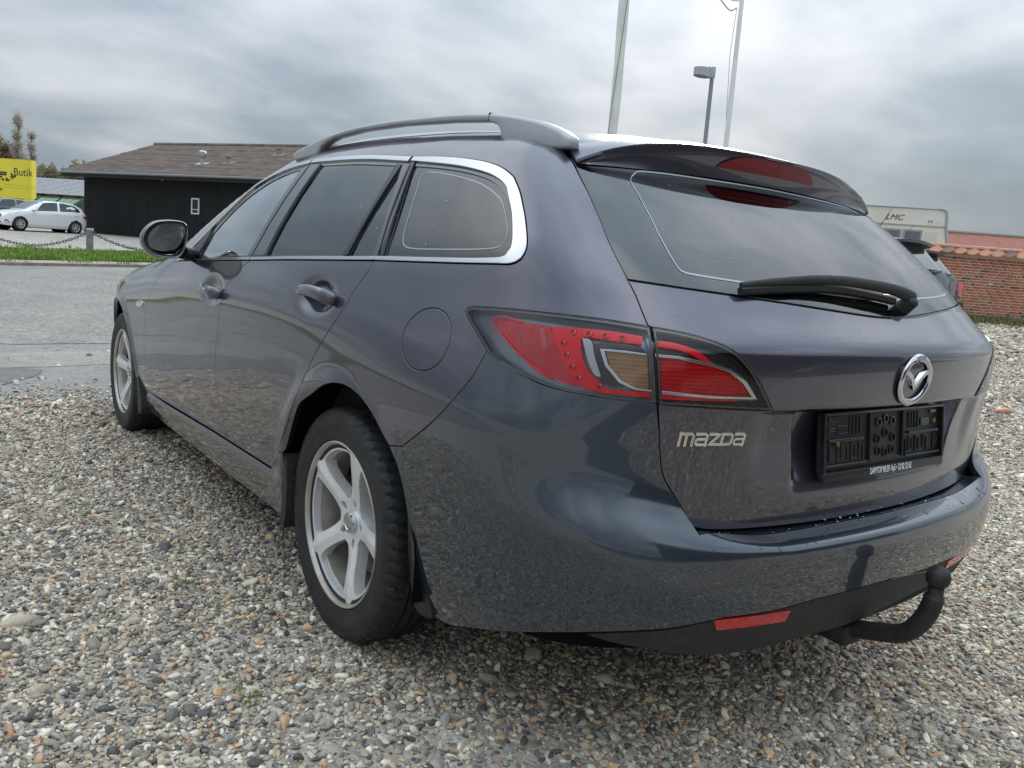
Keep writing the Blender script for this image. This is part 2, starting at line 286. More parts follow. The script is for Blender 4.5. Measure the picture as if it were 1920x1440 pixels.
TR={
'q_out':[(0.0741,1.0181),(0.3149,1.0266),(0.5705,1.0351),(0.6229,1.0376),(0.65,1.0492),(0.6551,1.0717),(0.6366,1.1026),(0.5943,1.145),(0.5318,1.1894),(0.4569,1.2248),(0.3914,1.2505),(0.3181,1.2681),(0.1969,1.285),(0.0684,1.2967),(-0.0594,1.3042)],
'q_in':[(0.0637,1.0305),(0.3392,1.0394),(0.5619,1.0489),(0.5953,1.0554),(0.6042,1.0698),(0.5925,1.0942),(0.5442,1.1444),(0.4729,1.1896),(0.4165,1.2178),(0.3487,1.2379),(0.2262,1.2595),(0.0963,1.2745),(-0.0381,1.2884)],
'r_topout':[(-0.0594,1.3042),(-0.3468,1.3256),(-0.8221,1.3421)],
'r_topin':[(-0.0476,1.2889),(-0.3192,1.3088),(-0.7913,1.3214)],
'r_botout':[(0.0694,1.0187),(-0.4515,0.9969)],
'r_botin':[(0.0596,1.0303),(-0.464,1.0082)],
'f_topout':[(-0.833,1.3396),(-1.0054,1.3293),(-1.1628,1.3081),(-1.2987,1.2564),(-1.3947,1.1694),(-1.4993,1.08),(-1.6462,0.9863)],
'f_botout':[(-0.772,0.9813),(-1.1764,0.9632),(-1.8855,0.9308)],
'bseam_up':[(-0.831,1.3387),(-0.7828,0.985)],
'bseam':[(-0.7716,0.9766),(-0.8235,0.9565),(-0.9061,0.8944),(-0.9286,0.8606),(-0.9578,0.7741),(-0.991,0.6653),(-0.9999,0.5437),(-0.9847,0.4515),(-0.9381,0.3859),(-0.8991,0.3468)],
'fseam':[(-1.8694,0.9391),(-1.9192,0.895),(-1.9682,0.8332),(-2.0248,0.7703),(-2.0671,0.699),(-2.106,0.5922),(-2.1284,0.4498),(-2.1202,0.3626),(-2.0973,0.3059)],
'sill':[(-2.0973,0.3059),(-1.0662,0.3378),(-0.4681,0.3487)],
'sillbot':[(-2.2655,0.1994),(-1.8106,0.2187),(-1.1664,0.227),(-0.9519,0.193)],
'rseam':[(0.0625,1.027),(0.062,1.012),(0.0554,0.9924),(0.0385,0.9678),(0.0165,0.9318),(0.0012,0.896),(-0.031,0.8537),(-0.1462,0.7294),(-0.1855,0.66),(-0.2519,0.5769),(-0.3224,0.4885),(-0.3694,0.4302)],
'arch':[(-0.307,0.4252),(-0.2996,0.4301),(-0.2516,0.5033),(-0.1814,0.59),(-0.1095,0.6499),(-0.0339,0.6853),(0.0362,0.7039),(0.1011,0.705),(0.1674,0.6905),(0.2329,0.6596),(0.2748,0.6281),(0.3122,0.6015),(0.3497,0.5612),(0.3769,0.5093),(0.3944,0.4553)],
'bseamq':[(0.3122,0.6015),(0.3643,0.6107),(0.4151,0.6434),(0.5057,0.7097),(0.5878,0.7971),(0.594,0.8121),(0.6272,0.8564)],
'lamp_top':[(0.5175,0.9252),(0.5175,0.9365),(0.5407,0.9429),(0.6842,0.9487),(0.8138,0.9502),(0.8862,0.9484),(0.96,0.943)],
'lampin_top':[(0.9719,0.9407),(1.0238,0.9378),(1.0756,0.9283),(1.1211,0.9147),(1.16,0.8882),(1.1996,0.8477),(1.2449,0.794)],
'lampin_bot':[(1.2452,0.7933),(1.1049,0.7991),(0.9947,0.8002)],
'lamp_bot':[(0.9894,0.8032),(0.9324,0.8041),(0.8677,0.8075),(0.799,0.8121),(0.7399,0.8224),(0.6838,0.8387),(0.6273,0.8597),(0.5824,0.887),(0.5385,0.9121),(0.5175,0.9252)],
'tseam':[(0.4784,1.3133),(0.6286,1.2668),(0.752,1.2046),(0.8221,1.1473),(0.8626,1.1001),(0.9035,1.0493),(0.9197,1.0265),(0.9406,0.9945),(0.9635,0.9448)],
'tseam2':[(0.9922,0.7984),(1.0013,0.7425),(1.0117,0.6839),(1.0222,0.656),(1.0599,0.6065),(1.0812,0.5758),(1.0906,0.5591)],
'tbot':[(1.0911,0.5601),(1.2268,0.5437),(1.4186,0.5393),(1.6406,0.538),(1.8957,0.5402),(2.0775,0.5466),(2.1784,0.5743),(2.2144,0.6327),(2.177,0.6796)],
'ledge':[(1.0906,0.5591),(1.099,0.5457),(1.1229,0.5343),(1.1658,0.5284),(1.3166,0.5212),(1.557,0.5159),(1.7723,0.5158),(1.9931,0.5171),(2.1734,0.5263),(2.3028,0.5354)],
'gl_bot':[(0.9195,1.0298),(1.0441,1.0203),(1.1846,1.012),(1.2032,1.0149),(1.3333,1.0076),(1.4521,0.9951),(1.5966,0.9861),(1.7203,0.9847),(1.8504,0.9926),(2.0099,1.0047),(2.1801,1.0169)],
'sp_low':[(0.6349,1.2649),(0.731,1.2643),(0.8959,1.2646),(1.3516,1.2776),(1.5293,1.2895),(1.7388,1.2958),(2.0044,1.2947),(2.6814,1.295)],
'fuel':[(0.3216,0.8332),(0.3079,0.8545),(0.3111,0.8933),(0.3315,0.9163),(0.3642,0.9278),(0.4064,0.9216),(0.4448,0.9035),(0.473,0.8739),(0.4795,0.8531),(0.489,0.8406),(0.4687,0.8081),(0.4263,0.7915),(0.3744,0.7945),(0.3321,0.8163)],
'crease':[(1.1475,0.9106),(1.2904,0.9144),(1.517,0.9206),(1.9164,0.9253)],
'bumpbot':[(0.4247,0.2308),(0.4454,0.2111),(0.6149,0.2598),(0.7488,0.3039),(0.9018,0.3538),(1.0426,0.3728)],
'bumpblack':[(1.0421,0.3753),(1.2049,0.3982),(1.3435,0.4003),(1.5169,0.4002),(1.7397,0.3923),(1.8476,0.3922),(2.104,0.3785)],
'mudflap':[(0.3942,0.4583),(0.4317,0.383),(0.4622,0.2528)],
'handle_r':[(-0.2823,0.9056),(-0.1717,0.9305),(-0.055,0.922),(-0.0537,0.9037),(-0.1772,0.8932)],
'fglass':[(-0.8709,1.3113),(-1.0033,1.2975),(-1.1429,1.2613),(-1.2729,1.2113),(-1.3534,1.1432),(-1.4209,1.0477),(-1.4353,0.9696),(-0.8151,0.9934)],
'sail':[(-1.6151,0.9683),(-1.573,0.9586),(-1.4105,0.9648),(-1.4733,1.0728)],
'ftrim':[(-0.8762,1.3151),(-0.8138,1.3311),(-0.7901,0.9905),(-0.8236,0.9891)],
'rtrim':[(-0.7945,1.3332),(-0.7179,1.3191),(-0.6362,0.9996),(-0.7737,0.9912)],
'rglass':[(-0.7074,1.3141),(-0.1107,1.2828),(-0.105,1.0244),(-0.6397,1.0023)],
'rdiv':[(-0.121,1.2834),(-0.0902,1.2838),(-0.0847,1.0243),(-0.1119,1.0231)],
'rql':[(-0.088,1.2802),(-0.075,1.257),(0.0684,1.0317),(-0.0856,1.0252)],
'rframe':[(-0.0902,1.2838),(-0.0455,1.2831),(0.0787,1.0299),(0.0617,1.0292)],
'qglass':[(-0.024,1.2785),(0.1381,1.2623),(0.2688,1.2456),(0.3782,1.2228),(0.4492,1.1928),(0.5339,1.1456),(0.5835,1.0973),(0.6005,1.0685),(0.5861,1.0516),(0.4894,1.0468),(0.1019,1.0331)],
'qline':[(0.0744,1.1949),(0.0422,1.2498),(0.061,1.2586),(0.198,1.2438),(0.3292,1.22),(0.4127,1.1933),(0.4815,1.1609),(0.5417,1.119),(0.5619,1.0931),(0.552,1.0761),(0.5077,1.0692),(0.345,1.0616),(0.1938,1.0591),(0.155,1.0699),(0.132,1.0956),(0.0971,1.1579)],
'red1':[(0.603,0.9272),(0.6912,0.9301),(0.7638,0.9287),(0.7753,0.9047),(0.7976,0.8737),(0.8232,0.8435),(0.8445,0.8236),(0.8291,0.8237),(0.7809,0.8347),(0.734,0.8522),(0.6942,0.8713),(0.6526,0.8946)],
'red2':[(0.772,0.9286),(0.8881,0.9326),(0.9531,0.9285),(0.9519,0.9127),(0.8899,0.9152),(0.8422,0.9169),(0.8342,0.9111),(0.8381,0.8885),(0.8506,0.8601),(0.8747,0.8364),(0.8987,0.8224),(0.9761,0.8218),(0.9769,0.8132),(0.8994,0.8152),(0.8479,0.8227),(0.8151,0.8525),(0.7919,0.8865),(0.774,0.9113)],
'white':[(0.8393,0.9123),(0.8552,0.9101),(0.8652,0.8816),(0.8821,0.8438),(0.8722,0.8454),(0.8562,0.8707)],
'chrome1':[(0.8747,0.8964),(0.9241,0.8967),(0.9628,0.8942),(0.9638,0.89),(0.9246,0.8915),(0.8857,0.8917),(0.8945,0.8682),(0.9211,0.8412),(0.9495,0.8287),(0.9789,0.8266),(0.9792,0.8233),(0.9482,0.8247),(0.9168,0.8358),(0.8883,0.8643)],
'amber':[(0.8875,0.8905),(0.9246,0.8909),(0.9639,0.8894),(0.9728,0.8282),(0.9494,0.8297),(0.9227,0.8413),(0.898,0.8653)],
'chrome2':[(0.979,0.8938),(1.0218,0.8929),(1.0924,0.8823),(1.1309,0.872),(1.1702,0.849),(1.2009,0.8159),(1.102,0.8164),(0.9992,0.8213),(0.9987,0.8259),(1.1013,0.8208),(1.1902,0.8194),(1.1625,0.8471),(1.1296,0.8679),(1.0929,0.8783),(1.0222,0.8889),(0.9793,0.8899)],
'red3':[(0.9886,0.888),(1.0223,0.8879),(1.093,0.877),(1.1286,0.8662),(1.161,0.845),(1.1856,0.8211),(1.1012,0.8215),(0.9993,0.8266)],
'red4':[(0.9838,0.9239),(1.0212,0.9201),(1.055,0.9094),(1.0845,0.8887),(1.0941,0.8831),(1.0777,0.885),(1.0484,0.8994),(1.0209,0.9087),(0.9844,0.912)],
'red5':[(0.9994,0.8193),(1.1023,0.8146),(1.1574,0.8135),(1.1582,0.81),(1.103,0.8105),(1.002,0.8107)],
'leds':[(0.8013,0.8993),(0.8116,0.8787),(0.8251,0.8571),(0.8412,0.8374),(0.8821,0.8266),(0.8197,0.9221),(0.8519,0.9221),(0.8842,0.9221),(0.9157,0.9208)],
'wiper_arm':[(1.7907,1.0209),(1.7384,1.0324),(1.6589,1.0439),(1.5576,1.0536),(1.4607,1.0533),(1.3474,1.0443),(1.2155,1.0281),(1.2087,1.0247)],
'rearline':[(1.0263,1.1101),(1.0021,1.1587),(0.9567,1.2141),(0.9193,1.2458),(0.9277,1.2594),(0.9773,1.2651),(1.0814,1.2699)],
'text':[(1.0389,0.7254),(1.1911,0.7254),(1.0377,0.7485),(1.1811,0.751)],
'emblem':[(1.6064,0.8544),(1.7357,0.8538),(1.6474,0.9091),(1.6988,0.7961)],
'plate':[(1.3769,0.7881),(1.865,0.7795),(1.4327,0.6441),(1.9681,0.6409)],
'reflL':[(1.1318,0.3884),(1.3346,0.3799),(1.3413,0.3508),(1.1495,0.3608)],
'reflR':[(1.9863,0.3697),(2.1305,0.3671),(2.148,0.3461),(2.0324,0.3392)],
'valbot':[(1.0542,0.3427),(1.109,0.3242),(1.2406,0.3164),(1.4054,0.3025),(1.5418,0.2932),(1.6872,0.2971),(1.9808,0.2867)],
'recessL':[(1.2699,0.7909),(1.3512,0.672),(1.2928,0.7746)],
'indic':[(-2.2706,0.7116),(-2.1154,0.729),(-2.1218,0.7156),(-2.2054,0.7022)],
'cup_r':[(-0.2795,0.9041),(-0.26,0.9294),(-0.1978,0.9469),(-0.1373,0.9495),(-0.0931,0.8919),(-0.1411,0.8695),(-0.1818,0.8657),(-0.2393,0.879)],
'han_r':[(-0.2794,0.9113),(-0.2139,0.9271),(-0.1044,0.9337),(-0.0575,0.9305),(-0.0493,0.9135),(-0.0677,0.8986),(-0.1185,0.8919),(-0.1892,0.895)],
'han_f':[(-1.1762,0.8473),(-1.102,0.8709),(-0.9576,0.8808),(-0.9396,0.8647),(-0.9714,0.8436),(-1.0523,0.834)],
'archf':[(-3.0026,0.5421),(-2.8579,0.6244),(-2.6281,0.6941),(-2.6053,0.716),(-2.6164,0.704),(-2.5237,0.6995),(-2.4119,0.6585),(-2.3551,0.6095),(-2.4031,0.694),(-2.3173,0.6267),(-2.2437,0.5603),(-2.2096,0.444),(-2.1354,0.3346),(-2.2918,0.186)],
'bumpblack_T':[(1.0421,-0.1231),(1.2049,-0.0957),(1.3435,-0.1012),(1.5169,-0.1128),(1.7397,-0.1214),(1.8476,-0.1176),(2.104,-0.1111)],
'bumpbot_T':[(0.4247,-0.1704),(0.4454,-0.1813),(0.6149,-0.1575),(0.7488,-0.1492),(0.9018,-0.1391),(1.0426,-0.125)],
'arch_T':[(-0.307,-0.0214),(-0.2996,-0.0165),(-0.2516,0.0518),(-0.1814,0.1325),(-0.1095,0.1855),(-0.0339,0.2173),(0.0362,0.2381),(0.1011,0.2427),(0.1674,0.2304),(0.2329,0.2015),(0.2748,0.1719),(0.3122,0.1484),(0.3497,0.1114),(0.3769,0.0634),(0.3944,0.0132)],
'bseamq_T':[(0.3122,0.1484),(0.3643,0.1606),(0.4151,0.1944),(0.5057,0.2631),(0.5878,0.3568),(0.594,0.3742),(0.6272,0.424)],
'lamp_bot_T':[(0.9894,0.3314),(0.9324,0.3303),(0.8677,0.3353),(0.799,0.3472),(0.7399,0.3677),(0.6838,0.3955),(0.6273,0.428),(0.5824,0.4662),(0.5385,0.5006),(0.5175,0.518)],
'tseam2_T':[(0.9922,0.3267),(1.0013,0.2734),(1.0117,0.2181),(1.0222,0.1922),(1.0599,0.1461),(1.0812,0.105),(1.0906,0.0741)],
'ledge_T':[(1.0906,0.0741),(1.099,0.0511),(1.1229,0.0361),(1.1658,0.0312),(1.3166,0.0214),(1.557,-0.0038),(1.7723,-0.0039),(1.9931,0.0124),(2.1734,0.0274),(2.3028,0.0271)],
'tbot_T':[(1.0911,0.0763),(1.2268,0.0875),(1.4186,0.0749),(1.6406,0.0616),(1.8957,0.0767),(2.0775,0.102),(2.1784,0.1269),(2.2144,0.1825),(2.177,0.2293)],
'mudflap_T':[(0.3942,0.016),(0.4317,-0.0491),(0.4622,-0.1542)],
'valbot_T':[(1.0542,-0.1461),(1.109,-0.1545),(1.2406,-0.1551),(1.4054,-0.1753),(1.5418,-0.1878),(1.6872,-0.1876),(1.9808,-0.1796)],
}
# ---------------------------------------------------------------- the estate car: body surface as an implicit shape
def odr(u):
    return od(u)
def root(Fn,O,D,n=36,t1=1.6):
    a=np.zeros(len(O)); b=np.full(len(O),t1)
    for _ in range(n):
        m=(a+b)/2; q=Fn(O+D*m[:,None])>0; a=np.where(q,m,a); b=np.where(q,b,m)
    return O+D*((a+b)/2)[:,None]
def surfC(U,Fn):
    ox,oy,dx,dy=od(U[:,0]); z=U[:,1]; O=np.stack([ox,oy,z],-1); D=np.stack([dx,dy,0*dx],-1); return root(Fn,O,D)
def surfT(U,Fn):
    ox,oy,dx,dy=od(U[:,0]); z=U[:,1]; ca,sa=math.cos(R(40)),math.sin(R(40))
    O=np.stack([ox,oy,z],-1); D=np.stack([dx*ca,dy*ca,0*dx+sa],-1); return root(Fn,O,D)
def surfR(U,Fn):
    O=np.stack([U[:,0],U[:,1],np.full(len(U),.45)],-1); D=np.zeros_like(O); D[:,2]=1; return root(Fn,O,D)
def surfF(U,Fn):
    O=np.stack([np.full(len(U),2.6),U[:,0],U[:,1]],-1); D=np.zeros_like(O); D[:,0]=1; return root(Fn,O,D)
SURF={'C':surfC,'T':surfT,'R':surfR,'F':surfF}
def normals(P,Fn,h=.003):
    g=np.empty_like(P)
    for i in range(3):
        d=np.zeros(3); d[i]=h; g[:,i]=Fn(P+d)-Fn(P-d)
    return -g/np.maximum(np.linalg.norm(g,axis=1,keepdims=True),1e-9)
def catmull(pts,step=.01,closed=False):
    P=np.array(pts,float); n=len(P); out=[]
    m=n if closed else n-1
    for i in range(m):
        if closed: a,b,c,d=P[(i-1)%n],P[i],P[(i+1)%n],P[(i+2)%n]
        else:
            b,c=P[i],P[i+1]; a=P[i-1] if i>0 else 2*b-c; d=P[i+2] if i+2<n else 2*c-b
        L=np.linalg.norm(c-b); k=max(1,int(round(L/step)))
        # centripetal-ish: limit tangents to segment length to avoid overshoot
        t0=(c-a)/max(np.linalg.norm(c-a),1e-9)*L*.9; t1=(d-b)/max(np.linalg.norm(d-b),1e-9)*L*.9
        for j in range(k):
            t=j/k; h=[2*t**3-3*t**2+1,t**3-2*t**2+t,-2*t**3+3*t**2,t**3-t**2]
            out.append(h[0]*b+h[1]*t0+h[2]*c+h[3]*t1)
    if not closed: out.append(P[-1])
    return [tuple(q) for q in out]
def line(pts,step=.012):
    out=[]
    for (a,b) in zip(pts[:-1],pts[1:]):
        k=max(1,int(math.hypot(b[0]-a[0],b[1]-a[1])/step))
        out+=[(a[0]+(b[0]-a[0])*j/k,a[1]+(b[1]-a[1])*j/k) for j in range(k)]
    return out+[tuple(pts[-1])]
def joinp(*ps):
    out=[]
    for p in ps:
        for q in p:
            if not out or math.hypot(q[0]-out[-1][0],q[1]-out[-1][1])>.0025: out.append(tuple(q))
    if math.hypot(out[0][0]-out[-1][0],out[0][1]-out[-1][1])<.0025: out.pop()
    return out
def area(p):
    a=np.array(p); b=np.roll(a,-1,0); return .5*np.sum(a[:,0]*b[:,1]-b[:,0]*a[:,1])
def inpoly(Q,p):
    p=np.array(p); x,y=Q[:,0],Q[:,1]; c=np.zeros(len(Q),bool); j=len(p)-1
    for i in range(len(p)):
        xi,yi=p[i]; xj,yj=p[j]
        m=((yi>y)!=(yj>y)); 
        if yi!=yj: c^= m & (x<(xj-xi)*(y-yi)/(yj-yi)+xi)
        j=i
    return c
def dpoly(Q,p):
    p=np.array(p); d=np.full(len(Q),9.)
    for a,b in zip(p,np.roll(p,-1,0)):
        e=b-a; t=np.clip(((Q-a)@e)/max(e@e,1e-12),0,1); d=np.minimum(d,np.linalg.norm(Q-(a+t[:,None]*e),axis=1))
    return d
def inset(p,g):
    if area(p)<0: p=p[::-1]
    a=np.array(p); pr=np.roll(a,1,0); nx=np.roll(a,-1,0)
    t1=a-pr; t2=nx-a; t1/=np.linalg.norm(t1,axis=1,keepdims=True)+1e-12; t2/=np.linalg.norm(t2,axis=1,keepdims=True)+1e-12
    n1=np.stack([-t1[:,1],t1[:,0]],-1); n2=np.stack([-t2[:,1],t2[:,0]],-1); n=n1+n2; l=np.linalg.norm(n,axis=1,keepdims=True); n/=np.maximum(l,1e-6)
    c=np.maximum(np.sum(n*n1,1,keepdims=True),.5)
    return [tuple(q) for q in a+n*g/c]
def panel_data(poly,holes=(),chart='C',Fn=None,gap=.0023,depth=.016,off=0.,grid=.022,refine=()):
    Fn=Fn or Fb
    poly=inset(poly,gap) if gap else (poly if area(poly)>0 else poly[::-1])
    hs=[inset(h,-gap)[::-1] if gap else (h if area(h)<0 else h[::-1]) for h in holes]
    loops=[poly]+hs
    A=np.array(poly); lo,hi=A.min(0),A.max(0)
    def gridpts(l,h,s):
        xs=np.arange(l[0]+s*.5,h[0],s); zs=np.arange(l[1]+s*.5,h[1],s)
        return np.array([(x+(s*.5 if j%2 else 0),z) for j,z in enumerate(zs) for x in xs]).reshape(-1,2)
    G=gridpts(lo,hi,grid)
    def keep(Q,s):
        if not len(Q): return Q
        Q=Q[inpoly(Q,poly)]
        for h in hs: Q=Q[~inpoly(Q,h)]
        for l in loops:
            if len(Q): Q=Q[dpoly(Q,l)>s*.45]
        return Q
    G=keep(G,grid)
    for (u0_,u1_,z0_,z1_,s) in refine:
        if len(G): G=G[~((G[:,0]>u0_)&(G[:,0]<u1_)&(G[:,1]>z0_)&(G[:,1]<z1_))]
        q=keep(gridpts((u0_,z0_),(u1_,z1_),s),s)
        G=np.concatenate([G.reshape(-1,2),q]) if len(q) else G
    pts=[];edges=[];lp=[]
    for l in loops:
        b=len(pts); n=len(l); pts+=list(l); edges+=[(b+i,b+(i+1)%n) for i in range(n)]; lp.append(list(range(b,b+n)))
    pts+= [tuple(q) for q in G]
    vo,eo,fo,ov,_,_=geometry.delaunay_2d_cdt([Vector(q) for q in pts],edges,[],0,1e-6)
    V=np.array([tuple(v) for v in vo]); T=np.array(fo)
    cen=V[T].mean(1); k=inpoly(cen,poly)
    for h in hs: k&=~inpoly(cen,h)
    T=T[k]
    # triangles counter-clockwise in chart
    a,b,c=V[T[:,0]],V[T[:,1]],V[T[:,2]]; cr_=(b[:,0]-a[:,0])*(c[:,1]-a[:,1])-(b[:,1]-a[:,1])*(c[:,0]-a[:,0])
    T[cr_<0]=T[cr_<0][:,::-1]
    P=SURF[chart](V,Fn); Nn=normals(P,Fn); P=P+Nn*off
    remap={}
    for i,o in enumerate(ov):
        for q in o: remap[q]=i
    faces=[tuple(t) for t in T]
    # orientation: face normal should follow the surface normal
    f0=np.cross(P[T[:,1]]-P[T[:,0]],P[T[:,2]]-P[T[:,0]]); 
    flip=np.sum(f0*Nn[T[:,0]])<0
    if flip: faces=[f[::-1] for f in faces]
    VV=[tuple(q) for q in P]; NN=[tuple(q) for q in Nn]
    if depth:
        for l in lp:
            idx=[remap[i] for i in l]; n=len(idx)
            pc=P[idx]; nc=Nn[idx]
            t=np.roll(pc,-1,0)-np.roll(pc,1,0); t/=np.linalg.norm(t,axis=1,keepdims=True)+1e-12
            o=np.cross(t,nc); o/=np.linalg.norm(o,axis=1,keepdims=True)+1e-12
            if flip: o=-o
            b=len(VV); e=.0012 if depth>0.004 else 0.
            # rounded edge: surface -> slightly outward and in -> deep
            ring1=pc+o*e-nc*e; ring2=ring1-nc*depth
            nr=(o+nc); nr/=np.linalg.norm(nr,axis=1,keepdims=True)
            VV+=[tuple(q) for q in ring1]; NN+=[tuple(q) for q in nr]
            VV+=[tuple(q) for q in ring1]; NN+=[tuple(q) for q in o]
            VV+=[tuple(q) for q in ring2]; NN+=[tuple(q) for q in o]
            for i in range(n):
                j=(i+1)%n
                q1=(idx[i],b+i,b+j,idx[j]); q2=(b+n+i,b+2*n+i,b+2*n+j,b+n+j)
                if flip: q1=q1[::-1]; q2=q2[::-1]
                faces+=[q1,q2]
    return VV,faces,NN
def make_mesh(name,VV,faces,NN,mirror=False):
    V=np.array(VV); Nn=np.array(NN)
    if mirror: V=V*[1,-1,1]; Nn=Nn*[1,-1,1]; faces=[f[::-1] for f in faces]
    me=bpy.data.meshes.new(name); me.from_pydata(V.tolist(),[],faces); me.update()
    me.polygons.foreach_set('use_smooth',[True]*len(me.polygons))
    me.normals_split_custom_set_from_vertices(Nn.tolist())
    return me
def panel(name,poly,m,parent,both=True,holes=(),chart='C',Fn=None,**k):
    d=panel_data(poly,holes,chart,Fn,**k); out=[link(name,make_mesh(name,*d),m,parent[0] if isinstance(parent,(list,tuple)) else parent)]
    if both:
        pr=parent[1] if isinstance(parent,(list,tuple)) else parent
        out.append(link(name,make_mesh(name,*d,mirror=True),m,pr))
    return out
def on(u,z,off=0.,chart='C',Fn=None):
    Fn=Fn or Fb; P=SURF[chart](np.array([[u,z]]),Fn); n=normals(P,Fn); return Vector(P[0]+n[0]*off),Vector(n[0])
def ony(pts,off=0.,chart='C',Fn=None):
    Fn=Fn or Fb; P=SURF[chart](np.array(pts,float),Fn); n=normals(P,Fn); return P+n*off
def toC(P): return [tuple(q) for q in inv(np.array(P,float))]
# surface variants
CUPS=[(.185,.908,.105,.048,.020),(1.075,.862,.105,.046,.020)]
def Fdent(P):
    v=FSD(P)
    for (cx,cz,rx,rz,dp) in CUPS:
        q=((P[...,0]-cx)/rx)**2+((P[...,2]-cz)/rz)**2
        v=v-dp*np.exp(-(q*1.15)**2)*(P[...,1]!=0)
    return v
def Fb(P): return FSD(P)
def Fsill(P): 
    z=P[...,2]; x=P[...,0]
    return FSD(P)+.016*(1-sst(.300,.345,z-.022*np.clip((2.1-x)/1.6,0,1.2)))*(1-.0*x)
def Ftail(P):
    y,z=P[...,1],P[...,2]; ya=np.abs(y)
    v=FSD(P,False)
    low=1-sst(.783,.795,z)
    step=.010*low*(1-sst(.40,.47,ya))*sst(.60,.75,z)
    wd=.335-.03*(1-sst(.66,.80,z))
    rec=.032*low*(1-sst(wd-.012,wd+.018,ya))*sst(.60,.705,z)
    return v-step-rec
# ---------------------------------------------------------------- build the estate car
car=tag(empty('estate_car'),'dark grey metallic estate car with silver roof rails, black tow ball and no number plate','car')
sy=lambda poly:[(2*UC-u,z) for u,z in poly][::-1]
def ditch_pts():
    q=[(-.462,.569),(-.3,.575),(-.1,.583),(.2,.588),(.6,.588),(.9,.584),(1.12,.592),(1.30,.628),(1.48,.68),(1.66,.735),(1.86,.778)]
    return surfR(np.array(catmull(q,.03)),Fb)
DP=ditch_pts(); DITCH=toC(DP)
# seams (chart coordinates, metres along the body / height)
tseam=catmull(TR['tseam'],.012)
bseam=catmull(TR['bseam'][1:],.012)
fseam=catmull([(-1.80,.9360)]+TR['fseam'][1:],.012)
rseam=catmull(TR['rseam'][1:],.012)
arch=catmull([(-.338,.432)]+[(-.322,.445),(-.272,.520),(-.203,.602)]+TR['arch'][4:12],.012)
bq=catmull(TR['bseamq'][:2],.012)[:-1]+catmull(TR['bseamq'][1:5]+[(.6200,.8600)],.012)
lamp_top=catmull([(.5165,.9255),(.5105,.9325),(.5145,.939),(.530,.9430),(.668,.9488),(.8067,.950),(.885,.9483),(.9665,.9425)],.012)
lamp_bot=catmull([(.9895,.803),(.9324,.8038),(.8677,.8085),(.7990,.8125),(.7399,.822),(.6835,.8385),(.6270,.8595),(.5822,.8865),(.5385,.911-.022),(.5175,.903)][:8]+[(.540,.9035-.013),(.5175,.903)],.012)
lin_top=catmull([(.9705,.9425),(1.0239,.9376),(1.076,.9285),(1.1217,.914),(1.1602,.888),(1.1996,.8477),(1.2455,.793)],.012)
lin_bot=catmull([(1.2455,.793),(1.1017,.7985),(.9935,.8015)],.012)
tse2=catmull([(.9925,.7985),(1.0013,.743),(1.0117,.684),(1.0232,.655),(1.0599,.607),(1.0812,.576),(1.0911,.560)],.012)
tbot=catmull([(1.0911,.560),(1.130,.5505),(1.2268,.544),(1.4186,.5395),(UC,.538)],.014)
glb=catmull([(.9197,1.0270),(.985,1.0235),(1.0442,1.020),(1.1848,1.0125),(1.3334,1.004),(1.4521,.9955),(1.5965,.986),(UC,.9845)],.014)
q_out=catmull([(.062,1.019)]+TR['q_out'][1:],.012)
q_in=catmull([(.050,1.031)]+TR['q_in'][1:-1]+[(-.060,1.2895)],.012)
top_out=catmull([TR['q_out'][-1],(-.3477,1.3265),(-.66,1.338),(-.833,1.3396),(-1.0054,1.3288),(-1.155,1.304),(-1.2987,1.2564),(-1.3947,1.1735),(-1.4993,1.080),(-1.646,.986),(-1.775,.9375)],.014)
def shift(pl_,d):
    a=np.array(pl_); t=np.gradient(a,axis=0); t/=np.linalg.norm(t,axis=1,keepdims=True); n=np.stack([-t[:,1],t[:,0]],-1)
    return [tuple(q) for q in a+n*d]
# ---- side body: quarter, roof side and pillar in one pressing
xs=-.0690
rtop=rseam[0]
quarter=joinp([rseam[0]],rseam,line([rseam[-1],(-.345,.428),(-.338,.432)]),arch,bq,lamp_bot[::-1][1:1] or [],
   [p for p in catmull([(.6200,.860),(.5822,.8865),(.5400,.9115),(.5165,.9255)],.012)],lamp_top,[tseam[-1]],tseam[::-1],DITCH[1:],
   line([DITCH[-1],(-1.80,.9360)]),[p for p in top_out[::-1]],q_out[::-1],[rseam[0]])
fth=np.linspace(0,2*PI,36,endpoint=False)
fuelp=[(.3975+.0905*math.cos(a),.860+.0690*math.sin(a)) for a in fth]
panel('quarter_panel',quarter,PAINT,car,holes=[fuelp],refine=[(-.36,.42,.40,.72,.013),(.42,.65,.60,.9,.013)])
panel('fuel_flap',fuelp,PAINT,car,both=False,grid=.015)
# ---- doors
fbelt=line([(-.772,.9813),(-1.1764,.9632),(-1.80,.9360)])
bel2=[(-.772,.9813)]
fd=joinp(fbelt,fseam,line([fseam[-1],(-1.0662,.3378),(bseam[-1][0],.3405)]),bseam[::-1])
def href(i): cx,cz,rx,rz,_=CUPS[i]; return (-cx-rx*1.3,-cx+rx*1.3,cz-rz*1.5,cz+rz*1.5,.005)
panel('front_door',fd,PAINT,car,Fn=Fdent,refine=[href(1)])
rbelt=line([(-.768,.9813),(-.451,.997),(.0615,1.0185)])
rd=joinp(bseam,line([(bseam[-1][0],.3405),(-.4681,.3487),(rseam[-1][0],rseam[-1][1])]),rseam[::-1],rbelt[::-1])
panel('rear_door',rd,PAINT,car,Fn=Fdent,refine=[href(0)])
